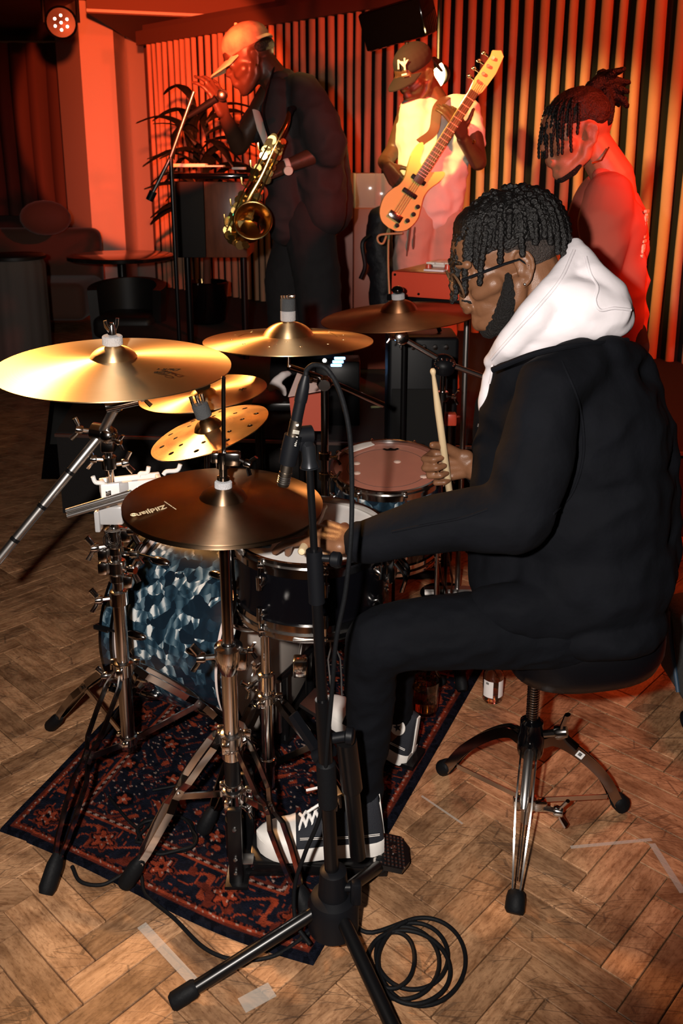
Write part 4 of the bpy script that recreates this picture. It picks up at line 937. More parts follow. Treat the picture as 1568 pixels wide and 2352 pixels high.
# pencil microphone in its clip
ma, mz = at(651, 1108, 1.435), at(702, 862, 1.435); md = (ma - mz).normalized(); L_ = (ma - mz).length
mic = thing('pencil_microphone', 'slim bronze-grey pencil microphone aimed down at the hi-hat', 'microphone', mz)
MICM = mat('satin_nickel', (.30, .25, .20), .32, 1.0)
def mq(t): return mz + md * (L_ * t)
mb = MB(); mb.cyl(mq(.41), mq(.905), .0105, n=28); mb.cyl(mq(.90), mq(.92), .0112, n=28); mb.lathe([(.0105, 0), (.0105, .02), (.0095, .0225), (1e-5, .0225)], frame(md, (1, 0, 0), mq(.915)), 28); mb.build('mic_body', MICM, mic)
mb = MB(); Mm = frame(md, (1, 0, 0), mq(.94))
for a0 in range(0, 360, 60):
    for k in range(4): mb.lathe([(.0108, .0035 * k), (.0112, .0035 * k + .0003), (.0112, .0035 * k + .0015), (.0108, .0035 * k + .0018)], Mm, 28, True)
    break
mb.build('grille_slots', STEEL, mic, kind='stuff')
mb = MB(); mb.cyl(mq(.23), mq(.42), .0098, n=24); mb.tube([mq(.0), mq(.03), mq(.10), mq(.20), mq(.24)], [.0060, .0075, .0100, .0112, .0108], 20); mb.build('connector', BPLAST, mic)
Mt = frame((-.0, -1, .25), md * -1, mq(.50)); PALEM = mat('pale_engraving', (.62, .56, .48), .5)
mb = MB(); K = frame(Vector((.2, -1, .1)), -md, mq(.445)) @ T(Vector((0, -.001, .0098)))
mb.lathe([(1e-5, .0009), (.0026, .0009), (.0026, 0)], K, 16)
for k in range(3): mb.box((-.010 - .0022 * k, 0, .0004), (.0009, .011, .0012), K)
for k in range(6): mb.box((-.020 - .003 * k, -.003, .0004), (.0014, .003, .0012), K)
mb.build('engraving', PALEM, mic, ang=0)
# clip
c0 = mq(.685); mb = MB(); M = frame(md, (1, 0, 0), c0); mb.lathe([(.0108, -.026), (.0150, -.026), (.0158, 0), (.0150, .026), (.0108, .026)], M, 24, True)
kn = at(696, 1000, 1.45); mb.tube([c0 + Vector((.008, .006, 0)), kn], [.013, .014], 14); mb.lathe([(.010, -.018), (.0165, -.015), (.0165, .015), (.010, .018)], frame((1, .35, 0), UP, kn), 22)
clp = mb.build('mic_clip', BPLAST, ms)
link('lettering', text_mesh('AKG', .0075, frame(Vector((.15, -1, .3)), Vector((1, .1, .2)), kn + Vector((-.012, -.0168, .003))), .0004), mat('worn_print', (.05, .055, .06), .6), clp, ang=0)
mb = MB(); mb.tube([kn + Vector((.004, 0, -.012)), mtop + axm * .012, mtop - axm * .012, mtop - axm * .022], [.011, .0125, .0125, .0155], 18); mb.lathe([(.006, 0), (.0165, .001), (.0165, .003), (.006, .004)], frame(axm, (1, 0, 0), mtop - axm * .026), 20); mb.build('thread_adapter', mat('satin_black', (.02, .022, .026), .3, .6), ms)
# its cable, over the top and down the stand to the floor
def cable(name, pts, r, label, m=RUBBER, group=None, n=10, seg=8):
    P = spline(pts, seg); mb = MB(); mb.tube(P, r, n)
    o = mb.build(name, m, None, T(P[-1]), ang=60); tag(o, label, 'cable', group); return o
c1 = [mq(-.0), mq(-.05), at(722, 838, 1.43), at(752, 850, 1.42), at(782, 905, 1.42), at(803, 1000, 1.42), at(808, 1130, 1.42), at(805, 1240, 1.41), at(793, 1360, 1.41), at(772, 1470, 1.41), at(762, 1590, 1.415), at(752, 1700, 1.42), at(738, 1860, 1.44), at(700, 1960, 1.45), at(676, 2040, 1.45), at(680, 2120, 1.43), at(712, 2170, 1.40)]
cable('microphone_cable', c1, .0042, 'black cable arching from the pencil microphone and hanging down its stand', n=12)
def coil(pts, z, seg): return [atz(u, v, z) for u, v in pts]
cc1 = [(800, 2130), (850, 2140), (905, 2165), (1000, 2220), (1030, 2190), (1010, 2155), (950, 2140), (880, 2165), (846, 2215), (880, 2275), (960, 2282), (1005, 2245)]
ctr = [(972, 2212, 103, 104), (966, 2210, 98, 100), (950, 2200, 80, 80), (946, 2198, 78, 74), (925, 2214, 84, 84), (918, 2216, 78, 78), (897, 2206, 54, 62), (905, 2208, 60, 66), (950, 2213, 92, 92), (972, 2212, 103, 104)]
P = [atz(812, 2128, .006), atz(855, 2142, .005)]; NT = 132
for i in range(NT):
    t = i / (NT - 1) * (len(ctr) - 1); k = min(int(t), len(ctr) - 2); fr = t - k; fr = fr * fr * (3 - 2 * fr)
    cx, cy, rx, ry = [ctr[k][q] * (1 - fr) + ctr[k + 1][q] * fr for q in range(4)]; a = R(-112 + 5.0 * 360 * i / (NT - 1))
    P.append(atz(cx + rx * math.cos(a), cy + ry * math.sin(a), .0055 + .0018 * (i // 26)))
cable('coiled_cable', P, .0042, 'black cable coiled in loops on the wood floor beside the stand', seg=4)
P = [atz(165, 1990, .014), atz(185, 2025, .006), atz(235, 2032, .005), atz(285, 2008, .014), atz(322, 2010, .016), atz(335, 2055, .006), atz(400, 2110, .005), atz(470, 2178, .005), atz(545, 2205, .005), atz(630, 2195, .005), atz(700, 2150, .012), atz(728, 2125, .02)]
cable('floor_cable', P, .0040, 'black cable looping off the front rug edge onto the bare floor')
P = []
for k in range(60):
    a = R(200 + k * 24); rr = 62 + 6 * math.sin(k * 1.7); P.append(atz(383 + rr * math.cos(a) * 1.08, 1918 + rr * .68 * math.sin(a), .016 + .0016 * (k // 15)))
P = [atz(250, 1830, .016), atz(290, 1880, .016)] + P + [atz(420, 1810, .016), atz(350, 1815, .016)]
cable('coiled_cable', P, .0036, 'small black cable coil lying on the rug between stand legs', seg=3)

# ------------------------------------------------------------------ drum throne
TH0 = Vector((.431, 1.772, 0)); tp = at(1247, 1575, 1.772)
dt = thing('drum_throne', 'black round padded drum throne on three folding chrome legs', 'stool', TH0)
axt = (tp - TH0); axt = Vector((axt.x * .3, 0, axt.z)).normalized()
sc_ = at(1330, 1500, 1.80); sc_.z = .494
VINYL = mat('black_vinyl', (.003, .003, .004), .33, spec=.35, bump=.05, bscale=200)
sx, sy = .172, .165; vs, fs = [], []; prof = [(.0, -.052), (.55, -.052), (.80, -.050), (.93, -.040), (.995, -.010), (1.0, .012), (.985, .034), (.955, .047), (.90, .053), (.6, .056), (.0, .054)]
for i, (r, z) in enumerate(prof):
    for k in range(56):
        a = 2 * math.pi * k / 56; e = 2.6; c, s = math.cos(a), math.sin(a); rad = 1 / ((abs(c) ** e + abs(s) ** e) ** (1 / e))
        vs.append((sc_.x + sx * r * rad * c, sc_.y + sy * r * rad * s, sc_.z + z - .012 * (1 - r * rad * c) * (z < 0) + .010 * r * c))
for i in range(len(prof) - 1):
    for k in range(56): fs.append((i * 56 + k, i * 56 + (k + 1) % 56, (i + 1) * 56 + (k + 1) % 56, (i + 1) * 56 + k))
fs += [tuple(reversed(range(56))), tuple(range((len(prof) - 1) * 56, len(prof) * 56))]
mb = MB(); mb.add(vs, fs); st_ = mb.build('seat', VINYL, dt, ang=50)
mb = MB(); pts = []
for k in range(56):
    a = 2 * math.pi * k / 56; c, s = math.cos(a), math.sin(a); rad = 1 / ((abs(c) ** 2.6 + abs(s) ** 2.6) ** (1 / 2.6)); pts.append((sc_.x + sx * .975 * rad * c, sc_.y + sy * .975 * rad * s, sc_.z + .042 + .010 * c))
mb.tube(pts, .0032, 8, closed=True); mb.build('piping', VINYL, st_)
zr = [.23 + .0062 * k for k in range(30)]
prf = []
for k in range(28): z = .235 + .0062 * k; prf += [(.0128, z), (.0142, z + .0022), (.0128, z + .0044)]
mb = MB(); mb.lathe([(1e-5, .20)] + [(.0128, .20)] + prf + [(1e-5, .42)], T(TH0), 20); mb.build('threaded_post', DCHROME, dt, ang=80)
mb = MB(); mb.lathe([(.018, .198), (.027, .203), (.030, .215), (.030, .250), (.026, .262), (.026, .288), (.019, .294)], T(TH0), 28); mb.build('hub', GLOSSB, dt)
hub_z = .185
for (fx, fy_, dbl) in ((.356, 1.512, True), (.684, 1.832, False), (.254, 1.971, False)):
    C3, F3 = TH0, Vector((fx, fy_, 0)); d = (F3 - C3).normalized(); s = Vector((-d.y, d.x, 0)); Lh = (F3 - C3).length
    mb = MB()
    ctl = [C3 + d * .025 + UP * .232, C3 + d * .06 + UP * .232, C3 + d * .12 + UP * .188, C3 + d * .19 + UP * .112, C3 + d * (Lh - .025) + UP * .030]
    sp_ = spline(ctl, 6)
    if dbl:
        for sg in (-1, 1):
            n_ = len(sp_); strip(mb, [p + s * (sg * (.017 if i < n_ * .55 else .017 - .011 * (i - n_ * .55) / (n_ * .45)) * (1 if i > 2 else .8)) for i, p in enumerate(sp_)], s, .020, .0035)
    else:
        for sg in (-1, 1): strip(mb, [p + s * (sg * .011) for p in sp_], s, .024, .004)
        strip(mb, [p + (UP * .010) for p in sp_], UP.cross(s), .0225, .002) if False else mb.tube([p + UP * .002 for p in sp_], .010, 8, flat=.6)
    lg = mb.build('leg', CHROME if dbl else DCHROME, dt)
    if dbl: mb = MB(); mb.tube([p - UP * .001 for p in sp_[2:15]], [.004, .009] + [.0105] * 10 + [.007], 12); mb.build('inner_bar', STEEL, lg)
    t = (sp_[-1] - sp_[-3]).normalized(); a = sp_[-1] - t * .015; e = a + t * .062; e.z = max(e.z, .013); fm = MB()
    fm.tube([a, a.lerp(e, .1), a.lerp(e, .35), a.lerp(e, .85), e], [.012, .018, .021, .022, .017], 14, flat=.9); fm.build('rubber_foot', RUBBER, lg)
    mb = MB(); bz = .075; strip(mb, [C3 + d * .02 + UP * bz, C3 + d * (Lh * .80) + UP * .050], s, .012, .003); mb.build('brace', STEEL, dt)
    if fx > .6:
        mb = MB(); tt = (sp_[12] - sp_[10]).normalized(); nn = tt.cross(s); K = frame(-s + nn * .0, tt, sp_[12] - s * .0135); mb.box((0, 0, 0), (.022, .015, .0006), K, 0); sk = mb.build('barcode_sticker', mat('sticker_white', (.82, .82, .82), .5), lg)
        mb = MB()
        for k in range(9): mb.box((-.0065 + .0012 * k, .001, .0004), (.0006 if k % 3 else .0009, .008, .0004), K)
        mb.build('barcode_bars', INK, sk, kind='stuff', ang=0) if False else [setattr(b_, 'parent', lg) for b_ in [mb.build('barcode', INK, lg, ang=0)]]
mb = MB(); mb.cyl(TH0 + UP * .02, TH0 + UP * .17, .0125, n=18); mb.build('inner_rod', BRASS if False else STEEL, dt)
mb = MB(); mb.lathe([(.014, .060), (.022, .062), (.022, .088), (.014, .090)], T(TH0), 20); mb.box((.028, -.012, .075), (.03, .022, .026), T(TH0), .004); mb.box((-.026, -.006, .075), (.016, .02, .026), T(TH0), .004); mb.build('spider_clamp', CHROME, dt)
wing(dt, TH0 + Vector((.036, -.02, .072)), (1, -.35, 0), 1.5); wing(dt, TH0 + Vector((.026, -.010, .262)), (.9, -.3, .3), 1.9, DCHROME)

# ------------------------------------------------------------------ drinks on the floor behind the drummer
gp = atz(975, 1632, .010)
gl = thing('tumbler', 'ribbed glass tumbler of amber drink on the rug', 'glass', gp)
GLASS = mat('clear_glass', (.95, .95, .95), .03, trans=1.0, ior=1.45)
def rib(r, z, n=60, k=20): return [((r + .0008 * math.cos(k * 2 * math.pi * i / n)) * math.cos(2 * math.pi * i / n), (r + .0008 * math.cos(k * 2 * math.pi * i / n)) * math.sin(2 * math.pi * i / n), z) for i in range(n)]
vs, fs = [], []
rings = [rib(.001, .001), rib(.034, .001), rib(.037, .012), rib(.0375, .075)] + [[(p[0] * .04 / .0383, p[1] * .04 / .0383, .100) for p in rib(.0375, 0, 60, 0)]] + [[(p[0], p[1], .100) for p in rib(.0365, 0, 60, 0)], [(p[0], p[1], .075) for p in rib(.0345, 0, 60, 0)], [(p[0], p[1], .012) for p in rib(.0335, 0, 60, 0)], [(p[0], p[1], .010) for p in rib(.001, 0, 60, 0)]]
for r_ in rings: vs += r_
for i in range(len(rings) - 1):
    for k in range(60): fs.append((i * 60 + k, i * 60 + (k + 1) % 60, (i + 1) * 60 + (k + 1) % 60, (i + 1) * 60 + k))
mb = MB(); mb.add(vs, fs, T(gp)); mb.build('glass_body', GLASS, gl, ang=60)
mb = MB(); mb.lathe([(1e-5, .0125), (.0330, .0125), (.0340, .074), (1e-5, .074)], T(gp), 40); mb.build('amber_drink', mat('amber_liquid', (.85, .36, .05), .02, trans=1.0, ior=1.33), gl)
bp0 = atz(1130, 1606, .001)
bo = thing('small_bottle', 'small clear bottle with white label standing on the floor beside the rug', 'bottle', bp0)
mb = MB(); mb.lathe([(1e-5, .002), (.027, .001), (.0295, .006), (.0295, .080), (.027, .094), (.016, .108), (.0145, .118), (.0155, .120), (.0155, .126), (.0125, .126), (.0125, .112), (.0255, .090), (.0272, .080), (.0272, .008), (1e-5, .006)], T(bp0), 36); mb.build('bottle_body', GLASS, bo, ang=60)
mb = MB()
mb.lathe([(1e-5, .0075), (.0268, .0085), (.0268, .040), (1e-5, .040)], T(bp0), 30); mb.build('peach_drink', mat('peach_liquid', (.97, .78, .52), .02, trans=1.0, ior=1.33), bo)
for a0, a1, nm in ((200, 262, 'label_left'), (292, 342, 'label_right')):
    mb = MB(); n = 12; vs = []
    for k in range(n + 1):
        a = R(a0 + (a1 - a0) * k / n)
        for z in (.022, .074): vs.append((bp0.x + .0299 * math.cos(a), bp0.y + .0299 * math.sin(a), z))
    mb.add(vs, [(2 * k, 2 * k + 2, 2 * k + 3, 2 * k + 1) for k in range(n)]); lb = mb.build('paper_label', mat('label_paper', (.80, .76, .74), .6), bo, ang=60)
    if nm == 'label_left':
        mb = MB(); a = R(228); d = Vector((math.cos(a), math.sin(a), 0)); K = frame(d, UP, bp0 + d * .0302 + UP * .066)
        for k in range(6): mb.box((0, -.004 + .0015 * k, 0), (.007, .0008, .0006), K)
        mb.build('barcode', INK, lb, ang=0)
# grey padded case cut by the right edge of the frame
cs = at(1600, 1440, 2.25); cp_ = Vector((cs.x + .02, 2.25, 0))
gc_ = thing('padded_case', 'dark grey padded case with a caster at the right frame edge', 'case', cp_)
CASEM = mat('grey_canvas', (.045, .05, .05), .85, bump=.3, bscale=150)
mb = MB(); mb.box((0, 0, .19), (.16, .26, .26), T(cp_), .05, 4); mb.build('case_body', CASEM, gc_)
mb = MB(); mb.torus(frame((1, .2, 0), UP, cp_ + Vector((-.060, -.10, .030))), .018, .012, 24, 8); mb.build('caster', RUBBER, gc_)
mb = MB(); mb.torus(frame((1, .2, 0), UP, cp_ + Vector((.06, .10, .030))), .018, .012, 24, 8); mb.build('caster', RUBBER, gc_)
mb = MB(); mb.tube(spline([cp_ + Vector((-.083, -.07, .10)), cp_ + Vector((-.090, -.02, .2)), cp_ + Vector((-.083, .05, .28))], 6), .006, 8); mb.build('piping', mat('blue_piping', (.02, .05, .09), .5), gc_)

# ------------------------------------------------------------------ background gear
# hanging LED can light
pc = atd(140, 52, 6.0); dirc = Vector((.35, -1, -.15)).normalized()
pl = thing('stage_light', 'black LED can light hanging beside the painted column', 'light', pc)
mb = MB(); M = frame(dirc, UP, pc); mb.lathe([(.07, -.20), (.10, -.16), (.106, 0), (.106, .03), (.096, .034), (.092, .012), (1e-5, .010)], M, 36); mb.build('lamp_housing', GLOSSB, pl)
mb = MB(); mb.tube([pc + Vector((-.115, 0, 0)), pc + Vector((-.115, .01, .24)), pc + Vector((0, .01, .26)), pc + Vector((.115, .01, .24)), pc + Vector((.115, 0, 0))], .014, 8); mb.cyl(pc + Vector((0, .01, .26)), (pc.x, pc.y + .01, CEIL + .33), .09, .09, 20); mb.build('yoke', BLACKM, pl)
LED = mat('lit_led', (1, .8, .7), .3, emit=(1, .78, .62), estr=9)
for k in range(7):
    a = k * math.pi / 3; r_ = 0 if k == 6 else .045; p = M @ Vector((r_ * math.cos(a), r_ * math.sin(a), .014)); mb = MB(); mb.sph(tuple(p), .0095, None, 10); mb.build('led', LED, pl)
# loudspeaker hung over the stage
spc = atd(905, 56, 5.0)
hs_ = thing('hanging_loudspeaker', 'black loudspeaker hung from the ceiling above the bass player', 'speaker', spc)
M = frame((-.45, -1, -.30), (1, -.42, .22), spc); mb = MB(); mb.box((0, 0, -.08), (.38, .21, .24), M, .02); mb.build('cabinet', GLOSSB, hs_)
mb = MB(); mb.box((0, 0, .042), (.36, .19, .008), M, .003); mb.build('grille', mat('speaker_mesh', (.002, .002, .002), .9, bump=.6, bscale=400, spec=.03), hs_)
mb = MB(); mb.tube([M @ Vector((0, 0, -.18)), M @ Vector((0, 0, -.24)), Vector((spc.x + .1, spc.y + .25, CEIL + .02))], .016, 10); mb.build('bracket', BLACKM, hs_)
# glaring lamp on the curtain
lmp = at(1003, 172, 4.95)
gl_ = thing('curtain_lamp', 'glaring white stage lamp behind the bass player head', 'light', lmp)
mb = MB(); mb.lathe([(.03, -.14), (.055, -.12), (.06, .0), (.055, .01), (.05, -.01), (1e-5, -.012)], frame((-.25, -1, -.12), UP, lmp), 28); mb.build('lamp_housing', BLACKM, gl_)
mb = MB(); mb.sph(tuple(lmp + Vector((-.005, -.02, 0))), (.046, .03, .070), None, 16); mb.build('lit_bulb', mat('lamp_glow', (1, .9, .6), .3, emit=(1, .72, .28), estr=28), gl_)
mb = MB(); mb.tube([lmp + Vector((.02, .12, 0)), lmp + Vector((.02, .14, .3)), Vector((lmp.x + .02, lmp.y + .14, CEIL))], .012, 8); mb.build('hanging_rod', BLACKM, gl_)
d = bpy.data.lights.new('lamp_light', 'POINT'); d.energy = 14; d.color = (1, .6, .22); d.shadow_soft_size = .05; o = bpy.data.objects.new('lamp_light', d); COL.objects.link(o); o.location = lmp + Vector((-.03, -.12, 0))
# wooden lectern with papers, saxophonist's side
lc0 = at(482, 400, 5.2)
ld = thing('lectern', 'dark wooden lectern with papers left of the saxophone', 'lectern', (lc0.x, lc0.y, STG))
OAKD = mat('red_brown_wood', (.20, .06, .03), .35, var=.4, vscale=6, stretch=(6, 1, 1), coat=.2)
x0, x1 = at(402, 400, 5.2).x, at(570, 400, 5.2).x; zt_, zb_ = lc0.z, at(480, 590, 5.2).z; hw = (x1 - x0) / 2
def lbox(c, dd, bev=.006):
    mb = MB(); mb.box(c, dd, T(Vector((lc0.x, 5.2, 0))), bev); return mb
lbox((0, .16, zt_ - .01), (2 * hw + .04, .46, .03)).build('top', GLOSSB, ld)
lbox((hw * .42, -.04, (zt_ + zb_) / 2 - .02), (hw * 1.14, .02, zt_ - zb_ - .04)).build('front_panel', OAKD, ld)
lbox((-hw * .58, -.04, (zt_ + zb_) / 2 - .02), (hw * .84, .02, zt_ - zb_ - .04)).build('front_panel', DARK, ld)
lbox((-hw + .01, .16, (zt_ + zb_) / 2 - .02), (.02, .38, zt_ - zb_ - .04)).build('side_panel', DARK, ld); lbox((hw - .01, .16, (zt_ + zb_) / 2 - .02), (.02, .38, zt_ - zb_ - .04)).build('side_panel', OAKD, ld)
for sx_ in (-1, 1):
    mb = MB(); mb.cyl((lc0.x + sx_ * hw * .8, 5.3, STG), (lc0.x + sx_ * hw * .8, 5.3, zb_ + .02), .02, n=10); mb.build('leg', BLACKM, ld)
mb = MB(); K = T(at(436, 385, 5.12) + Vector((0, 0, .012))); mb.box((0, 0, 0), (.19, .12, .02), K, .006); mb.box((.13, .01, -.004), (.12, .10, .01), K, .004)
tag(mb.build('paper_stack', mat('cream_paper', (.75, .68, .62), .6), None, K), 'pale folded papers on the left of the lectern top', 'paper')
mb = MB(); K = T(at(549, 391, 5.1) + Vector((0, 0, .010))); mb.box((0, 0, 0), (.07, .10, .014), K, .003); tag(mb.build('small_notebook', mat('notebook_cover', (.7, .6, .55), .5), None, K), 'small pale notebook at the right end of the lectern top', 'book')
# palm behind the lectern
pp = at(465, 400, 6.6); pb = Vector((pp.x, 6.6, STG))
pt = thing('potted_palm', 'dark leafy palm rising behind the lectern', 'plant', pb)
LEAF = mat('dark_leaf', (.006, .008, .005), .5, spec=.3)
mb = MB(); mb.lathe([(.10, 0), (.13, .02), (.16, .30), (.15, .31), (.14, .28), (1e-5, .27)], T(pb), 28); mb.build('pot', GLOSSB, pt)
mb = MB(); mb.tube([pb + UP * .25, pb + Vector((.02, 0, .8)), pb + Vector((.0, .03, 1.25))], [.03, .025, .02], 10); mb.build('stem', mat('palm_stem', (.05, .03, .02), .8), pt)
def leafm():
    mb = MB(); n = 9; vs = []
    for k in range(n + 1):
        t = k / n; wd = .075 * math.sin(math.pi * min(1, t * .93 + .04)) ** .8; z = .16 * math.sin(t * 2.2) - .35 * t * t
        vs += [(t * .62, -wd, z - .02), (t * .62, 0, z), (t * .62, wd, z - .02)]
    fs = []
    for k in range(n): fs += [(3 * k, 3 * k + 3, 3 * k + 4, 3 * k + 1), (3 * k + 1, 3 * k + 4, 3 * k + 5, 3 * k + 2)]
    mb.add(vs, fs); me = mb.mesh('leaf'); me.materials.append(LEAF); return me
LM = leafm()
for k in range(46):
    o = bpy.data.objects.new('leaf', LM); COL.objects.link(o); o.parent = pt; W[o.name] = I4
    o.location = Vector((rnd.uniform(-.06, .06), rnd.uniform(-.05, .05), .75 + .8 * (k / 46) + rnd.uniform(-.1, .1))); o.rotation_euler = (rnd.uniform(-.5, .5), rnd.uniform(-.9, .35), k * 2.4 + rnd.uniform(-.4, .4)); s = rnd.uniform(.5, .8); o.scale = (s, s * rnd.uniform(.7, 1.1), s)
# round table, stool and far seats
tb = at(278, 590, 7.3); tz = tb.z
rt = thing('round_table', 'dark round pedestal table in front of the painted column', 'table', (tb.x, tb.y, 0))
TOPM = mat('black_table_top', (.010, .009, .009), .16, coat=.4)
mb = MB(); mb.lathe([(.40, -.02), (.425, -.014), (.425, .012), (.41, .018), (1e-5, .018)], T(Vector((tb.x, 7.3, tz))), 56); mb.build('table_top', TOPM, rt)
mb = MB(); mb.lathe([(.24, 0), (.24, .012), (.05, .03), (.035, .05), (.035, tz - .03), (.10, tz - .02)], T(Vector((tb.x, 7.3, 0))), 32); mb.build('pedestal', BLACKM, rt)
ac = at(290, 640, 6.7); az = Vector((ac.x, 6.7, 0))
ar = thing('armchair', 'black tub armchair in shadow below the round table', 'chair', az)
CH_ = mat('black_leather', (.008, .007, .007), .5)
mb = MB(); mb.box((0, 0, .36), (.44, .46, .16), T(az), .05, 4); mb.build('seat', CH_, ar)
mb = MB(); vs, fs = [], []
for k in range(21):
    a = R(-20 + 220 * k / 20); zt2 = .62 + .06 * math.sin(math.pi * k / 20)
    for r_, z in ((.20, .14), (.27, .14), (.29, zt2), (.22, zt2)): vs.append((r_ * math.cos(a), r_ * math.sin(a), z))
for k in range(20):
    for j in range(4): fs.append((k * 4 + j, k * 4 + (j + 1) % 4, k * 4 + 4 + (j + 1) % 4, k * 4 + 4 + j))
fs += [(0, 1, 2, 3), (83, 82, 81, 80)]; mb.add(vs, fs, T(az)); mb.build('backrest', CH_, ar)
for sx_, sy_ in ((1, 1), (-1, 1), (1, -1), (-1, -1)):
    mb = MB(); mb.cyl(az + Vector((sx_ * .18, sy_ * .18, 0)), az + Vector((sx_ * .16, sy_ * .16, .30)), .014, .018, 10); mb.build('leg', BLACKM, ar)
# floor wedge monitor, dark, left of the far cymbals
wp = at(215, 745, 4.4); wz0 = Vector((wp.x, 4.4, 0))
wm = thing('floor_monitor', 'black wedge loudspeaker in the dark below the round table', 'speaker', wz0)
mb = MB(); mb.add([(-.26, -.2, 0), (.26, -.2, 0), (.26, .22, 0), (-.26, .22, 0), (-.26, -.12, .12), (.26, -.12, .12), (.26, .14, .50), (-.26, .14, .50), (.26, .22, .44), (-.26, .22, .44)], [(3, 2, 1, 0), (0, 1, 5, 4), (4, 5, 6, 7), (7, 6, 8, 9), (9, 8, 2, 3), (1, 2, 8, 6, 5), (0, 4, 7, 9, 3)], T(wz0)); mb.build('cabinet', GLOSSB, wm, ang=20)
mb = MB(); K = frame(Vector((0, -.38, .26)), (1, 0, 0), wz0 + Vector((0, .0, .318))); mb.box((0, 0, .004), (.46, .40, .008), K, .003); mb.build('grille', mat('wedge_mesh', (.008, .008, .008), .7), wm)
# sofa with cushion and a pale pouf, far left
sf = at(70, 560, 8.6); s0 = Vector((sf.x, 8.7, 0)); SOFA = mat('brown_velvet', (.12, .055, .035), .8, sheen=.3)
so = thing('sofa', 'dim brown sofa against the far left curtain', 'sofa', s0)
mb = MB(); mb.box((-.1, 0, .28), (1.3, .8, .36), T(s0), .08, 4); mb.build('seat', SOFA, so); mb = MB(); mb.box((-.1, .36, .62), (1.3, .22, .60), T(s0), .09, 4); mb.build('backrest', SOFA, so)
cz = at(105, 485, 8.45)
mb = MB(); K = T(Vector((cz.x, 8.42, cz.z - .05))); mb.sph((0, 0, 0), (.24, .12, .16), K.to_3x3().to_4x4() if False else None, 18); mb.v = [(a + cz.x, b + 8.42, c + max(cz.z - .06, .62)) for a, b, c in mb.v]; tag(mb.build('cushion', SOFA, None, K), 'plump cushion on the right end of the far sofa', 'cushion')
pf = at(35, 620, 6.9); p0 = Vector((pf.x, 6.9, 0))
po = thing('pouf', 'pale fluted pouf at the left frame edge', 'stool', p0); POUF = mat('beige_velvet', (.12, .10, .09), .8)
zt3 = at(35, 592, 6.9).z
mb = MB(); vs, fs = [], []; n = 72
for z, rr in ((.02, .205), (.05, .22), (zt3 - .05, .22), (zt3 - .01, .205)):
    for k in range(n): a = 2 * math.pi * k / n; q = rr * (1 + .035 * abs(math.sin(8 * a))); vs.append((q * math.cos(a), q * math.sin(a), z))
for i in range(3):
    for k in range(n): fs.append((i * n + k, i * n + (k + 1) % n, (i + 1) * n + (k + 1) % n, (i + 1) * n + k))
fs += [tuple(reversed(range(n))), tuple(range(3 * n, 4 * n))]; mb.add(vs, fs, T(p0)); mb.build('pouf_body', POUF, po, ang=60)
mb = MB(); mb.lathe([(.20, 0), (.235, .008), (.235, .03), (.22, .04), (1e-5, .045)], T(p0 + UP * (zt3 - .012)), 40); mb.build('seat', CH_, po)
# equipment cabinet with a clear screen; red stage light is put into its colour
e0 = at(850, 470, 5.0); ec = thing('equipment_cabinet', 'tall cabinet with clear screen on top beside the bass player', 'cabinet', (e0.x, 5.0, STG))
PANR = mat('laminate_red_light', (.34, .085, .05), .45)
xl, xr = at(812, 470, 5.0).x, at(902, 470, 5.0).x; zc_ = at(850, 478, 5.0).z
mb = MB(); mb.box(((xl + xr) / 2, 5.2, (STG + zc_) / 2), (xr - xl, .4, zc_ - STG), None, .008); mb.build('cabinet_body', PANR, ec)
mb = MB(); zs = at(850, 398, 5.0).z; mb.box(((xl + xr) / 2 + .01, 5.02, (zc_ + zs) / 2), (xr - xl + .01, .012, zs - zc_ - .002), None, .002); mb.build('clear_screen', mat('smoked_acrylic', (.75, .55, .5), .08, alpha=.35), ec)
mb = MB(); mb.box((xl + .004, 5.01, (zc_ + zs) / 2), (.012, .016, zs - zc_), None, .002); mb.build('screen_edge', WPLAST, ec)
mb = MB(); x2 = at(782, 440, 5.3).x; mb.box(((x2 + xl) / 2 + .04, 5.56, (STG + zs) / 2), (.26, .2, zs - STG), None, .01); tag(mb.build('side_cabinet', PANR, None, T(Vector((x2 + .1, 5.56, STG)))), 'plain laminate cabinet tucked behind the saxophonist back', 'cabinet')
bk = at(872, 560, 4.80); bq = Vector((bk.x, 4.80, STG))  # dark bag shape added in place of the bass player's black shadow
bag = thing('shadow_bag', 'black bag shape standing for the bass player shadow on the cabinet', 'bag', bq); zb2 = at(872, 478, 4.8).z
pr = []
limb(pr, (872, 500, 4.82, 26), (868, 560, 4.80, 30), (880, 640, 4.80, 34), (885, 700, 4.80, 36))
link('shadow_body', blob(pr, .02, 4, .01), mat('shadow_black', (.008, .008, .011), .6, bump=.4, bscale=40), bag, ang=60)
mb = MB(); mb.tube(spline([at(850, 540, 4.74), at(832, 560, 4.72), at(838, 610, 4.72), at(828, 640, 4.73)], 6), .012, 8); mb.build('strap', BPLAST, bag)
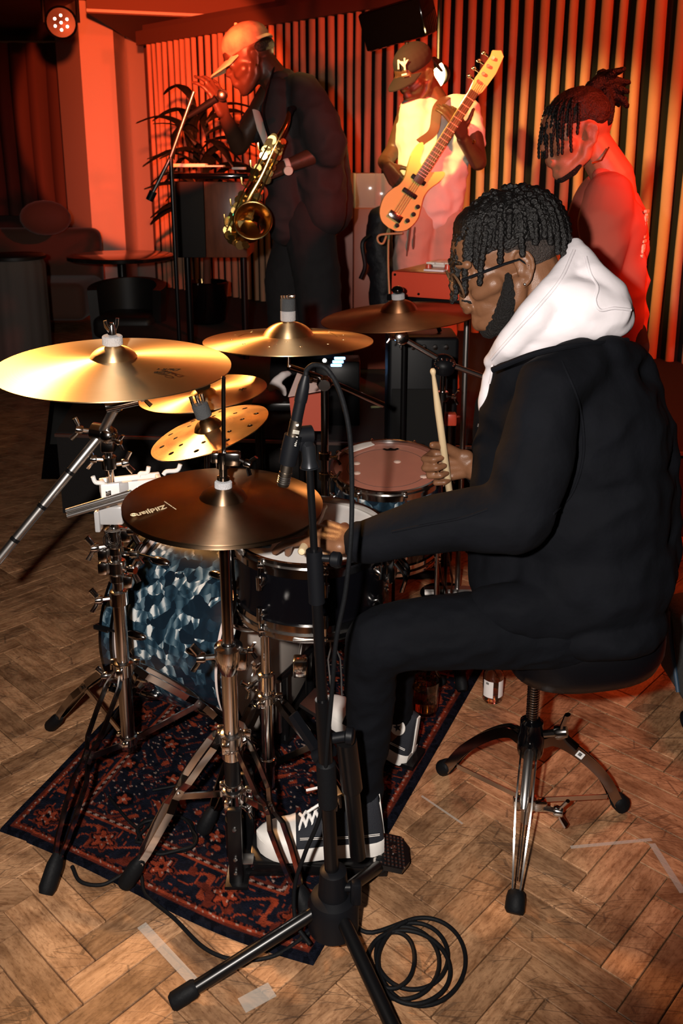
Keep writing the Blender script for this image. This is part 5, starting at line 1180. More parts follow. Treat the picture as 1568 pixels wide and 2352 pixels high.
# keyboard and its stand
kA, kB = at(897, 655, 2.92), at(1064, 676, 2.80)
kdx = (Vector((kB.x, kB.y, 0)) - Vector((kA.x, kA.y, 0))).normalized(); kdy = Vector((-kdx.y, kdx.x, 0)); ztop = at(897, 622, 2.92).z; kh = px(58, 655, 2.92); KL = .52
KM = Matrix((kdx, kdy, UP)).transposed().to_4x4(); KM.translation = Vector((kA.x, kA.y, ztop - kh / 2))
kb = thing('stage_keyboard', 'red stage keyboard with rows of knobs behind the brown crash', 'keyboard', tuple(KM.translation))
REDK = mat('red_lacquer', (.55, .06, .03), .35, coat=.15)
mb = MB(); mb.box((KL / 2, .17, 0), (KL, .34, kh), KM, .008); mb.build('case', REDK, kb)
mb = MB(); mb.box((KL / 2 + .02, .245, kh / 2 + .004), (KL * .88, .13, .010), KM, .003)
for k in range(13): mb.box((.06 + .034 * k, .245, kh / 2 + .011), (.030, .12, .006), KM, .001)
mb.build('keybed', mat('key_ivory', (.72, .68, .62), .3), kb, kind='stuff')
mb = MB()
for k in range(8): mb.lathe([(.011, 0), (.009, .016), (1e-5, .017)], KM @ T(Vector((.09 + .055 * k, .10 + .03 * (k % 2), kh / 2))), 12)
mb.build('knobs', REDK, kb, kind='stuff'); mb = MB(); mb.box((.13, .06, kh / 2 + .003), (.07, .03, .006), KM, .002); mb.build('display', mat('pale_display', (.75, .65, .68), .3), kb)
mb = MB()
for x, z in ((.015, .03), (.015, -.03), (.10, -.028), (.26, -.028)): mb.sph(tuple(KM @ Vector((x, -.001, z))), .0045, None, 8)
mb.build('case_screws', BLACKM, kb, kind='stuff')
ks_ = thing('keyboard_stand', 'dark keyboard stand with upright poles under the red keyboard', 'stand', (KM @ Vector((KL / 2, .17, 0))).to_tuple()[:2] + (0,))
zb3 = ztop - kh
mb = MB(); mb.box((KL / 2 - .06, .17, -kh / 2 - .012), (KL * .9, .26, .022), KM, .004); mb.build('stand_rail', BLACKM, ks_)
pole = at(1068, 850, 2.97)
for x, y in ((pole.x, 2.97), (pole.x - .20, 3.10), (pole.x + .24, 2.94)):
    mb = MB(); mb.cyl((x, y, .02), (x, y, zb3 - .022), .010, n=12); mb.bar((x - .12, y, .012), (x + .16, y, .012), .03, .02); mb.build('pole', STEEL if x == pole.x else BLACKM, ks_)
# clutter behind the kit: towel, sheet on low stand, pedalboard, red box, music stand struts
tw = at(642, 876, 3.2); K = T(tw)
pr = []; limb(pr, (622, 890, 3.2, 9), (634, 876, 3.19, 11), (650, 862, 3.2, 10), (662, 858, 3.22, 7)); limb(pr, (632, 880, 3.19, 9), (648, 892, 3.18, 8), (654, 905, 3.18, 6))
ns = thing('side_stool', 'low black stool behind the kit with a white cloth on it', 'stool', (tw.x, 3.22, 0))
mb = MB(); mb.box((tw.x, 3.24, at(640, 912, 3.2).z - .02), (.20, .22, .03), None, .006); mb.build('seat', BLACKM, ns)
for a, b in ((-1, -1), (1, -1), (1, 1), (-1, 1)):
    mb = MB(); mb.cyl((tw.x + a * .08, 3.24 + b * .09, 0), (tw.x + a * .08, 3.24 + b * .09, at(640, 912, 3.2).z - .03), .011, n=8); mb.build('leg', BLACKM, ns)
tag(link('white_cloth', blob(pr, .006, 4, .002), mat('white_cotton', (.75, .68, .66), .9), None, K), 'crumpled white cloth on the low stool behind the kit', 'cloth')
sh = at(705, 885, 3.05); mst = thing('music_stand', 'low music stand with a red folder behind the pencil microphone', 'stand', (sh.x, 3.1, 0))
mb = MB(); vs = [at(662, 912, 3.0), at(738, 898, 3.0), at(722, 855, 3.12), at(686, 850, 3.12)]; n_ = (vs[1] - vs[0]).cross(vs[3] - vs[0]).normalized() * .004; mb.add(vs + [v_ + n_ for v_ in vs], [(0, 1, 2, 3), (7, 6, 5, 4), (0, 4, 5, 1), (1, 5, 6, 2), (2, 6, 7, 3), (3, 7, 4, 0)])
pap = tag(mb.build('sheet_music', mat('pink_paper', (.78, .56, .50), .7), None, T(sh)), 'pale sheet lying on the red folder behind the microphone', 'paper')
mb = MB(); vs = [at(664, 915, 2.99), at(742, 902, 2.99), at(742, 990, 3.0), at(672, 990, 3.0)]; n_ = Vector((0, .012, 0)); mb.add(vs + [v_ + n_ for v_ in vs], [(0, 1, 2, 3), (7, 6, 5, 4), (0, 4, 5, 1), (1, 5, 6, 2), (2, 6, 7, 3), (3, 7, 4, 0)]); mb.build('folder', mat('red_card', (.55, .09, .05), .6), mst)
mb = MB(); mb.cyl((sh.x, 3.06, .02), (sh.x, 3.06, at(700, 980, 3.06).z), .009, n=10); mb.build('pole', BLACKM, mst)
for k in range(3):
    a = R(30 + 120 * k); mb = MB(); mb.tube([(sh.x, 3.06, .16), (sh.x + .2 * math.cos(a), 3.06 + .2 * math.sin(a), .012)], .007, 8); mb.build('leg', BLACKM, mst)
pd = at(775, 832, 3.9); K = T(pd)
pbx = thing('effects_pedal', 'small effects box with blue lights on the stage edge', 'pedal', (pd.x, 3.9, STG))
zz = max(pd.z, STG + .03)
mb = MB(); mb.box((pd.x, 3.92, (STG + .001 + pd.z + .01) / 2), (.20, .14, max(pd.z + .02 - STG, .05)), None, .008); mb.build('box', BLACKM, pbx)
BLUE = mat('blue_led', (.3, .6, 1), .3, emit=(.22, .5, 1), estr=7)
for k in range(3):
    p = at(772 + 4 * k, 839 - 8 * k, 3.842); mb = MB(); mb.box((0, 0, 0), (.048, .006, .012), T(p), .003); mb.build('led', BLUE, pbx)
p = at(745, 828, 3.842); mb = MB(); mb.sph(tuple(p), .009, None, 10); mb.build('led', mat('white_led', (1, 1, .9), .3, emit=(1, .95, .8), estr=4), pbx)
rb = at(1034, 962, 2.95); K = T(rb); r0 = thing('small_red_box', 'small red box on a thin stand behind the drumstick', 'box', (rb.x, 2.95, 0))
mb = MB(); mb.box((0, 0, 0), (.040, .04, .042), T(rb), .005); mb.cyl(rb + Vector((.02, 0, .008)), rb + Vector((.036, 0, .008)), .004, n=8); mb.build('box', REDK, r0)
mb = MB(); mb.cyl((rb.x, 2.95, .0), rb - UP * .02, .007, n=10); mb.lathe([(.09, 0), (.09, .01), (.01, .014)], T(Vector((rb.x, 2.95, 0))), 24); mb.build('pole', DCHROME, r0)
# combo amplifier added under the keyboard to darken the lit legs behind it
am = at(972, 860, 3.30); a0_ = Vector((am.x, 3.30, 0)); al, ar2, atop = at(890, 860, 3.2).x, at(1052, 860, 3.2).x, at(970, 768, 3.2).z
amp = thing('added_amplifier', 'added black combo amplifier darkening the space below the red keyboard', 'amplifier', a0_)
mb = MB(); mb.box(((al + ar2) / 2, 3.30, atop / 2), (ar2 - al, .22, atop - .02), None, .015, 3); mb.build('cabinet', BPLAST, amp)
mb = MB(); mb.box(((al + ar2) / 2, 3.187, atop * .42), (ar2 - al - .03, .010, atop * .72), None, .003); mb.build('grille', mat('amp_cloth', (.004, .004, .004), .9), amp)
mb = MB(); mb.tube(spline([((al + ar2) / 2 - .07, 3.30, atop - .008), ((al + ar2) / 2 - .05, 3.30, atop + .014), ((al + ar2) / 2 + .05, 3.30, atop + .014), ((al + ar2) / 2 + .07, 3.30, atop - .008)], 5), .008, 8); mb.build('handle', RUBBER, amp)
for k in range(5): mb = MB(); mb.lathe([(.010, 0), (.009, .012), (1e-5, .013)], frame((0, -1, 0), UP, (al + .05 + .04 * k, 3.189, atop - .045)), 12); mb.build('knob', DCHROME, amp)
# vocal microphone on its stand, held by the saxophonist
v0 = at(497, 226, 4.02); v1 = at(432, 268, 4.05)
vm = thing('vocal_microphone', 'dark vocal microphone gripped in the saxophonist raised hand', 'microphone', v0)
mb = MB(); mb.tube([v1, v1.lerp(v0, .3), v0], [.010, .013, .017], 14); mb.build('mic_body', BPLAST, vm); mb = MB(); mb.sph(tuple(v0 + (v0 - v1).normalized() * .028), .026, None, 14); mb.build('grille_ball', STEEL, vm)
vb = at(425, 290, 4.25)
vs_ = thing('microphone_stand', 'thin microphone stand with boom rising left of the saxophonist', 'stand', (vb.x, 4.3, STG))
mb = MB(); mb.tube([at(343, 458, 4.3), at(390, 365, 4.28), at(445, 210, 4.26)], .0085, 10); mb.build('boom_arm', STEEL, vs_); mb = MB(); mb.cyl(at(343, 460, 4.3), at(352, 440, 4.3), .018, n=12); mb.build('counterweight', BPLAST, vs_)
bq2 = at(392, 360, 4.28); mb = MB(); mb.cyl((bq2.x, 4.28, STG), bq2, .010, n=10); mb.build('pole', BLACKM, vs_); mb = MB(); mb.lathe([(.13, 0), (.13, .012), (.02, .022)], T(Vector((bq2.x, 4.28, STG))), 28); mb.build('base', BLACKM, vs_)
# ------------------------------------------------------------------ figures
class Head:
    """f forward, s to the figure's far side, u up; origin between the ears"""
    def __init__(s, O, F, U, k=1.0):
        s.O = Vector(O); s.F = Vector(F).normalized(); U = Vector(U); s.S = s.F.cross(U).normalized(); s.U = s.S.cross(s.F).normalized(); s.k = k
        s.M = Matrix((s.F, s.S, s.U)).transposed()
    def p(s, f, q, u): return s.O + (s.F * f + s.S * q + s.U * u) * s.k
    def e(s, pr, c, r): pr.append(('e', s.p(*c), tuple(x * s.k for x in r), s.M.to_4x4()))
    def c(s, pr, *pts):
        for a, b in zip(pts, pts[1:]): pr.append(('c', s.p(*a[:3]), a[3] * s.k, s.p(*b[:3]), b[3] * s.k))
    def skull(h, pr, ears=True, neck=None, fine=True):
        h.e(pr, (-.004, 0, .052), (.100, .077, .086)); h.e(pr, (-.030, 0, .035), (.082, .073, .075))
        h.e(pr, (.045, 0, -.005), (.062, .062, .085)); h.e(pr, (.060, 0, -.055), (.050, .046, .045))
        h.e(pr, (.083, 0, .066), (.026, .052, .036))
        for q in (-1, 1):
            h.c(pr, (.008, q * .058, -.030, .020), (.018, q * .056, -.058, .019), (.060, q * .036, -.084, .018), (.092, q * .012, -.092, .018))
            h.c(pr, (.055, q * .052, -.012, .022), (.086, q * .034, -.022, .018))
            h.c(pr, (.094, q * .050, .044, .010), (.104, q * .028, .047, .011), (.107, q * .008, .042, .010))
            h.e(pr, (.094, q * .031, .022), (.0125, .016, .0105))
            h.c(pr, (.113, q * .013, -.002, .0085), (.121, q * .008, .000, .009))
            h.c(pr, (.114, q * .020, -.046, .0055), (.121, q * .008, -.042, .0072)); h.c(pr, (.112, q * .019, -.052, .0055), (.118, q * .007, -.056, .0078))
        h.c(pr, (.107, 0, .034, .0085), (.118, 0, .014, .0085), (.127, 0, .002, .0105)); h.c(pr, (.108, 0, -.02, .014), (.112, 0, -.036, .016))
        h.c(pr, (.098, 0, -.072, .014), (.100, 0, -.092, .017))
        if ears:
            for q in (-1, 1):
                def E(f, u, r, o=0): return (f, q * (.076 - f * .30 + o), u, r)
                h.c(pr, E(.004, .004, .0034), E(.006, .018, .0036, .003), E(.001, .030, .0042, .006), E(-.010, .036, .0044, .007), E(-.021, .031, .0044, .007), E(-.027, .016, .0044, .007), E(-.025, .000, .0042, .006), E(-.018, -.014, .0042, .005), E(-.010, -.026, .0052, .004), E(-.001, -.031, .0062, .002), E(.004, -.022, .0046))
                h.c(pr, E(-.008, .026, .0034, .004), E(-.015, .014, .0038, .005), E(-.014, .000, .0036, .005), E(-.006, -.013, .0038, .004))
                h.c(pr, E(.004, -.001, .0050, .001), E(.004, -.007, .0042, .001))
                h.e(pr, (-.010, q * .076, .004), (.017, .0055, .031))
        if neck: h.c(pr, (-.030, 0, -.02, .058), (-.040, 0, -.09, .058))
def hand(pr, w, f, n, curl=(60, 60, 60, 60), tdir=(0, 0, 0), k=1.0, bends=(.55, 1.0, .8), spread=.05, thumb_curl=0):
    """w wrist, f knuckle direction, n back of the hand; tdir: thumb direction as (f, s, n)"""
    f = Vector(f).normalized(); n = Vector(n); n = (n - f * n.dot(f)).normalized(); s = n.cross(f); w = Vector(w)
    kn = []
    for i in range(4):
        q = (1.5 - i) * .0205 * k; b = w + f * ((.088, .092, .088, .080)[i] * k) + s * q + n * (.004 * k)
        pr.append(('c', w + s * (q * .55) + f * .008 * k, .0165 * k, b, .0112 * k)); kn.append((b, q))
        d = (f + s * (spread * (1.5 - i))).normalized(); ang = 0; r = (.0096, .0100, .0095, .0085)[i] * k; L = (.042, .047, .043, .034)[i] * k
        p = b; tot = sum(bends)
        for j in range(3):
            ang = curl[i] * sum(bends[:j + 1]) / tot; a = R(ang); dd = d * math.cos(a) - n * math.sin(a)
            e = p + dd * L; pr.append(('c', p, r, e, r * .90)); p = e; r *= .90; L *= (.64, .78, 1)[j]
    t = f * tdir[0] + s * tdir[1] + n * tdir[2]; t.normalize()
    b = w + f * .026 * k + s * (.022 * k * (1 if tdir[1] >= 0 else -1)); a = b + t * .040 * k
    pr.append(('c', w + f * .012 * k, .017 * k, b, .0155 * k)); pr.append(('c', b, .0150 * k, a, .0115 * k))
    t2 = (t + f * .35 * math.cos(R(thumb_curl)) - n * math.sin(R(thumb_curl))).normalized(); a2 = a + t2 * .030 * k; pr.append(('c', a, .0112 * k, a2, .0100 * k))
    t3 = (t2 - n * math.sin(R(thumb_curl)) * .6).normalized(); pr.append(('c', a2, .0102 * k, a2 + t3 * .022 * k, .0085 * k))
    return s
def cuff(root, a, b, r, m, name='cuff'):
    mb = MB(); L = (Vector(b) - Vector(a)).length
    mb.lathe([(r * .82, 0), (r, 0), (r * 1.02, L * .5), (r * .98, L), (r * .78, L)], frame(Vector(b) - Vector(a), None, a), 28, True); return mb.build(name, m, root)
def locks(h, m, parent, roots, r=.0062, seed=1, step=.006, grav=.30, k=1.0, name='dreadlock'):
    rr = random.Random(seed); c = h.p(-.022, 0, .052); rad = Vector((.106, .086, .097)) * h.k * k; Mi = h.M.inverted()
    for (th, az, L) in roots:
        d0 = Vector((math.sin(th) * math.cos(az), math.sin(th) * math.sin(az), math.cos(th)))
        p = c + h.M @ Vector((d0.x * rad.x, d0.y * rad.y, d0.z * rad.z)); t = h.M @ Vector((math.cos(th) * math.cos(az), math.cos(th) * math.sin(az), -math.sin(th)))
        pts = [p.copy()]; n = int(L / step); wv = rr.uniform(-1, 1)
        for i in range(n):
            t = (t + Vector((0, 0, -grav)) + h.M @ Vector((rr.uniform(-.12, .12), rr.uniform(-.12, .12), 0))).normalized(); p = p + t * step
            l = Mi @ (p - c); q = Vector((l.x / rad.x, l.y / rad.y, l.z / rad.z)); ql = q.length; lim = 1.05
            if ql < lim: q = q * (lim / ql); p = c + h.M @ Vector((q.x * rad.x, q.y * rad.y, q.z * rad.z)); t = (p - pts[-1]).normalized()
            pts.append(p.copy())
        P = spline(pts[::2] if len(pts) > 4 else pts, 5); rs = [r * (1 + .16 * math.sin(i * 1.25)) * (1.05 - .25 * i / len(P)) * (.6 if i >= len(P) - 1 else 1) for i in range(len(P))]
        mb = MB(); mb.tube(P, rs, 7, flat=.86); mb.build(name, m, parent, ang=80)
def shoe(root, heel, toe, zb, h, wd, black, tilt=0.0, patch=None, side=1):
    """high canvas sneaker: sole, upper, toe cap, laces, heel strip"""
    heel, toe = Vector(heel), Vector(toe); d = (toe - heel); L = d.length; d.normalize(); s = Vector((-d.y, d.x, 0)).normalized(); up = s.cross(d) * -1; up = up if up.z > 0 else -up
    WS = [(0, .60), (.03, .78), (.10, .90), (.25, .86), (.45, .88), (.65, 1.02), (.80, 1.0), (.90, .82), (.97, .48), (1.0, .12)]
    def wv(t):
        for (a, x), (b, y) in zip(WS, WS[1:]):
            if a <= t <= b: return wd / 2 * (x + (y - x) * (t - a) / (b - a))
    ts = [0, .015, .04, .1, .2, .32, .45, .58, .7, .8, .87, .93, .97, .99, 1.0]
    out = [heel + d * (L * t) + s * wv(t) for t in ts] + [heel + d * (L * t) - s * wv(t) for t in reversed(ts)]
    n = len(out); lift = lambda t: .010 * max(0, (t - .75) / .25) ** 2
    tt = ts + list(reversed(ts)); vs = []
    for z, k in ((0, .97), (.006, 1.0), (.030, 1.0), (.034, .97)):
        for p, t in zip(out, tt):
            c = heel + d * (L * t); vs.append(c + (p - c) * k + up * (z + lift(t)))
    fs = [(i + j * n, (i + 1) % n + j * n, (i + 1) % n + (j + 1) * n, i + (j + 1) * n) for j in range(3) for i in range(n)]; fs += [tuple(reversed(range(n))), tuple(range(3 * n, 4 * n))]
    rt = MB(); HT = [(0, h), (.12, h), (.30, h), (.36, h * .86), (.46, .098), (.60, .076), (.74, .058), (.86, .050), (.95, .042), (1, .034)]
    def hv(t):
        for (a, x), (b, y) in zip(HT, HT[1:]):
            if a <= t <= b: return x + (y - x) * (t - a) / (b - a)
    us, uf = [], []; st = [0.0, .02, .06, .12, .2, .28, .34, .40, .48, .56, .64, .70]; na = 13
    for t in st:
        H = hv(t); w0 = wv(t) * .97
        for k in range(na):
            a = math.pi * k / (na - 1); x = math.cos(a); y = math.sin(a)
            nar = 1 - (.30 if t < .36 else .12) * y; us.append(heel + d * (L * (t + (.05 * y if t < .1 else 0))) + s * (w0 * (abs(x) ** .62) * (1 if x > 0 else -1) * nar) + up * (.028 + (H - .028) * y ** .75))
    for i in range(len(st) - 1):
        for k in range(na - 1): uf.append((i * na + k, (i + 1) * na + k, (i + 1) * na + k + 1, i * na + k + 1))
    uf += [tuple(range(na)), tuple(reversed(range((len(st) - 1) * na, len(st) * na)))]
    sh = MB().add(us, uf).build('sneaker', black, root, ang=60)
    so = MB().add(vs, fs).build('sole', SOLEW, sh, ang=35)
    ts2 = [.69, .74, .80, .86, .91, .95, .98, 1.0]; us, uf = [], []
    for t in ts2:
        H = hv(t) + .004; w0 = wv(t) * .985
        for k in range(na):
            a = math.pi * k / (na - 1); x = math.cos(a); y = math.sin(a); us.append(heel + d * (L * t) + s * (w0 * (abs(x) ** .7) * (1 if x > 0 else -1)) + up * (.026 + lift(t) + (H - .026) * y ** .8))
    for i in range(len(ts2) - 1):
        for k in range(na - 1): uf.append((i * na + k, (i + 1) * na + k, (i + 1) * na + k + 1, i * na + k + 1))
    uf += [tuple(range(na)), tuple(reversed(range((len(ts2) - 1) * na, len(ts2) * na)))]
    MB().add(us, uf).build('toe_cap', SOLEW, sh, ang=50)
    mb = MB(); rows = [.66, .61, .56, .51, .46, .41, .37, .34]
    for i, t in enumerate(rows):
        H = hv(t); q = wv(t) * .42
        for sg in (-1, 1):
            a = heel + d * (L * t) + s * (sg * q) + up * (H * .965 + .001); t2 = rows[min(i + 1, 7)]; b = heel + d * (L * t2) - s * (sg * wv(t2) * .42) + up * (hv(t2) * .965 + .001)
            m_ = (a + b) / 2 + up * .007; mb.tube([a - up * .006 + s * sg * .004, a + up * .002, m_, b], .0034, 6, flat=.6)
    kq = heel + d * (L * .33) + up * (hv(.33) + .004)
    for sg in (-1, 1): mb.tube(spline([kq, kq + s * sg * .03 + d * .02 + up * .014, kq + s * sg * .045 + d * .045 + up * .0, kq + s * sg * .02 + d * .03 - up * .004, kq], 5), .003, 6); mb.tube(spline([kq, kq + s * sg * .02 + d * .03 + up * .006, kq + s * sg * .035 + d * .075 - up * .012], 5), .003, 6)
    mb.build('laces', LACE, sh)
    mb = MB(); mb.bar(heel - d * .001 + up * .03, heel + d * .010 + up * (h - .004), .014, .004, d); mb.build('heel_strip', SOLEW, sh)
    mb = MB()
    for t0, t1, z in ((.04, .66, .052), (.04, .66, .056)):
        P = [heel + d * (L * t) + s * side * (wv(t) * .985) + up * (z + .03 * max(0, t - .4)) for t in (t0, .2, .35, .5, t1)]; mb.tube(spline(P, 4), .0008, 5)
    mb.build('stitching', SOLEW, sh, kind='stuff')
    if patch:
        c = heel + d * (L * patch[0]) + s * side * (wv(patch[0]) * .90 + .006) + up * patch[1]; K = frame(s * side + up * .25, d, c); mb = MB(); mb.lathe([(1e-5, .002), (.020, .002), (.021, 0)], K, 30); pa = mb.build('ankle_patch', SOLEW, sh); mb = MB()
        mb.prism([((.012 if i % 2 == 0 else .0048) * math.sin(i * math.pi / 5) , (.012 if i % 2 == 0 else .0048) * math.cos(i * math.pi / 5)) for i in range(10)], .0006, K @ T(Vector((0, 0, .0021)))); st_ = mb.build('star_emblem', mat('star_blue', (.01, .012, .03), .5), sh, ang=0)
    return sh
SOLEW = mat('white_sole_rubber', (.78, .75, .71), .45, var=.12, vscale=30); LACE = mat('white_lace', (.80, .78, .76), .8); CANVAS = mat('black_canvas', (.010, .012, .018), .8, bump=.3, bscale=500)

# ------------------------------------------------------------------ the drummer
dr = thing('person', 'drummer with short twisted locks, glasses, white hood and black jacket on the stool', 'person', (.45, 1.77, 0))
eo = at(1188, 622, 1.80); ho = Vector((eo.x, 1.874, eo.z)); pt_ = R(20)
yw = R(4)
hd = Head(ho, (-math.cos(pt_) * math.cos(yw), -math.sin(yw), -math.sin(pt_)), (-math.sin(pt_), 0, math.cos(pt_)), .985)
pr = []; hd.skull(pr)
nk = at(1290, 780, 1.86)
pr.append(('c', hd.p(-.035, 0, -.02), .062, nk, .066)); pr.append(('c', hd.p(.0, 0, -.05), .050, nk, .06))
limb(pr, (1290, 780, 1.86, 70), (1315, 1000, 1.84, 120), (1330, 1350, 1.80, 120))
# arms under the jacket and the two hands
limb(pr, (1275, 905, 1.66, 45), (1180, 1195, 1.57, 42), (820, 1247, 1.62, 31)); limb(pr, (1180, 900, 1.98, 45), (1165, 1100, 2.06, 40), (1092, 1078, 1.97, 30))
lw = at(800, 1246, 1.62); lf = (at(700, 1222, 1.70) - lw).normalized()
hand(pr, lw, lf, (.10, -.42, .9), (38, 62, 80, 95), (.72, -.68, -.25), 1.06, (.7, 1, .6), .10, 30)
rw = at(1082, 1064, 1.97); rf_ = Vector((-.92, .20, -.16))
hand(pr, rw, rf_, (-.20, .93, -.10), (205, 222, 232, 238), (.62, .70, -.55), 1.0, (1.0, 1.1, .8), .0, 38)
limb(pr, (1370, 1440, 1.71, 70), (1080, 1445, 1.69, 70), (880, 1470, 1.68, 55), (845, 1610, 1.69, 42), (838, 1830, 1.695, 30), (850, 1900, 1.69, 30), (760, 1915, 1.68, 28))
limb(pr, (1370, 1440, 1.90, 70), (1080, 1440, 1.95, 62), (905, 1440, 1.99, 50), (915, 1640, 2.01, 28), (905, 1715, 2.02, 26), (800, 1690, 2.08, 22))
link('body', blob(pr, .0034, 4), SKIN, dr, ang=80)
EYEW = mat('eye_white', (.7, .65, .6), .2); 
for q in (-1, 1):
    mb = MB(); mb.sph(tuple(hd.p(.0965, q * .031, .0205)), .0112, None, 14); ey = mb.build('eye', EYEW, dr); mb = MB(); mb.sph(tuple(hd.p(.1035, q * .031, .0165)), .0056, None, 12); mb.build('iris', INK, ey)
    mb = MB(); mb.tube([hd.p(.100, q * .050, .047), hd.p(.113, q * .032, .054), hd.p(.117, q * .014, .049)], [.003, .005, .004], 8); mb.build('eyebrow', HAIR, dr)
    mb = MB(); mb.e = None; mb.sph(tuple(hd.p(.1005, q * .031, .0255)), (.0125 * .985, .016, .0088), hd.M.to_4x4(), 14); mb.build('eyelid', SKIN, dr)
# hair: cap and locks
pr = []; hd.e(pr, (-.012, 0, .082), (.108, .086, .078)); hd.e(pr, (-.035, 0, .074), (.088, .081, .078)); hd.e(pr, (.036, 0, .100), (.056, .064, .050))
hc = link('hair', blob(pr, .005, 3, .003, 30), HAIR, dr, ang=80)
rr = random.Random(11); roots = []
for ring, (th, n_, L0) in enumerate(((R(6), 5, .10), (R(20), 14, .11), (R(33), 22, .10), (R(44), 28, .080), (R(54), 19, .105))):
    for k in range(n_):
        az = 2 * math.pi * (k + rr.uniform(-.2, .2)) / n_ + ring; fr_ = math.cos(az)
        if ring == 5 and abs(math.sin(az)) > .80 and fr_ > -.5 and k % 2: continue
        L = L0 * rr.uniform(.85, 1.15) * (1 + .55 * max(0, fr_) ** 2)
        if fr_ < -.45: L *= 1.35
        roots.append((th, az, L))
locks(hd, HAIR, hc, roots, .0078, 5, grav=.42, k=1.05)
pr = []; hd.e(pr, (-.010, 0, .052), (.0985, .0785, .062)); hd.e(pr, (-.032, 0, .030), (.0825, .0745, .062)); link('short_hair', blob(pr, .004, 2), mat('cropped_hair', (.055, .040, .034), .45, bump=.8, bscale=330, var=.6, vscale=260), hc, ang=80)
# beard and moustache
pr = []
for q in (-1, 1):
    hd.c(pr, (.026, q * .0725, -.002, .0055), (.032, q * .070, -.026, .0115), (.040, q * .060, -.056, .0165), (.056, q * .046, -.086, .020), (.074, q * .024, -.103, .021), (.086, 0, -.111, .018)); hd.c(pr, (.044, q * .056, -.052, .012), (.056, q * .048, -.074, .015))
    hd.c(pr, (.108, q * .024, -.038, .0028), (.121, q * .008, -.029, .0030))
hd.c(pr, (.060, 0, -.100, .026), (.084, 0, -.112, .019))
link('beard', blob(pr, .0036, 2, .0022, 60), BEARD, dr, ang=80)
# spectacles
TORT = mat('smoky_frame', (.10, .055, .03), .12, coat=.5); 
gm = MB(); gm.tube([hd.p(.127, -.011, .014), hd.p(.131, 0, .018), hd.p(.127, .011, .014)], .0026, 8); gl2 = gm.build('spectacles', TORT, dr)
for q in (-1, 1): gm = MB(); gm.tube([hd.p(-.018, q * .086, .004), hd.p(-.004, q * .083, .022), hd.p(.030, q * .082, .024), hd.p(.118, q * .067, .021)], .0030, 8, flat=.7); gm.build('temple', BPLAST, gl2)
for q in (-1, 1):
    K = frame(hd.F + hd.S * q * .08 - hd.U * .10, hd.U, hd.p(.124, q * .035, .008)); gm = MB(); gm.torus(K, .0255, .0026, 36, 8); gm.build('lens_rim', TORT, gl2); gm = MB(); gm.lathe([(1e-5, .0006), (.0245, .0), (.0245, -.0008), (1e-5, -.0002)], K, 32); gm.build('lens', mat('spectacle_lens', (1, 1, 1), .02, trans=1, ior=1.1), gl2)
mb = MB(); mb.sph(tuple(hd.p(.001, -.083, -.030)), .0034, None, 10); mb.build('ear_stud', STEEL, dr)
# hood
pr = []
for sg in (-1, 1):
    def hY(y): return 1.87 + sg * y
    limb(pr, (1322, 566, hY(.0), 20), (1308, 610, hY(.05), 26), (1285, 655, hY(.085), 36), (1225, 728, hY(.115), 42), (1170, 790, hY(.09), 32), (1124, 832, hY(.03), 15))
    limb(pr, (1330, 590, hY(.02), 30), (1350, 640, hY(.06), 46), (1385, 690, hY(.07), 60), (1412, 728, hY(.06), 46))
    limb(pr, (1285, 680, hY(.095), 50), (1340, 700, hY(.10), 58), (1395, 715, hY(.09), 54)); limb(pr, (1230, 758, hY(.10), 38), (1300, 745, hY(.115), 40), (1360, 745, hY(.11), 38), (1415, 742, hY(.08), 34))
    limb(pr, (1175, 805, hY(.075), 24), (1230, 788, hY(.10), 26), (1300, 760, hY(.12), 28))
limb(pr, (1135, 838, 1.84, 16), (1122, 880, 1.86, 18), (1118, 940, 1.86, 22))
hood = link('hood', blob(pr, .0055, 9, .0022, 9), HOODW, dr, ang=80)
from mathutils.bvhtree import BVHTree
def on_skin(o, uv, lift=.0):
    """points of the figure's surface facing the camera side, under the listed pixels"""
    bv = BVHTree.FromPolygons([W[o.name] @ v.co for v in o.data.vertices], [p.vertices[:] for p in o.data.polygons]); out = []
    e = Vector((0, 0, EYE))
    for u, v in uv:
        d = (at(u, v, 1.0) - e).normalized(); h = bv.ray_cast(e, d)
        if h[0] is not None: out.append(h[0] + h[1] * lift)
    return out
def seam(o, uv, r, m, name, parent, n=6):
    P = on_skin(o, [(p.x, p.y) for p in spline([(u, v, 0) for u, v in uv], n)], 0)
    if len(P) > 2: mb = MB(); mb.tube(P, r, 8); return mb.build(name, m, parent, ang=80)
seam(hood, [(1345, 590), (1356, 630), (1372, 660), (1366, 690), (1378, 712), (1410, 708), (1448, 712)], .0032, HOODW, 'hood_seam', hood)
seam(hood, [(1318, 575), (1288, 640), (1240, 700), (1190, 755), (1150, 800), (1128, 826)], .0035, HOODW, 'hood_rim', hood)

mb = MB(); mb.tube(spline([at(1130, 838, 1.80), at(1128, 860, 1.805), at(1124, 880, 1.815)], 5), .0028, 8); mb.build('drawcord', HOODW, dr)
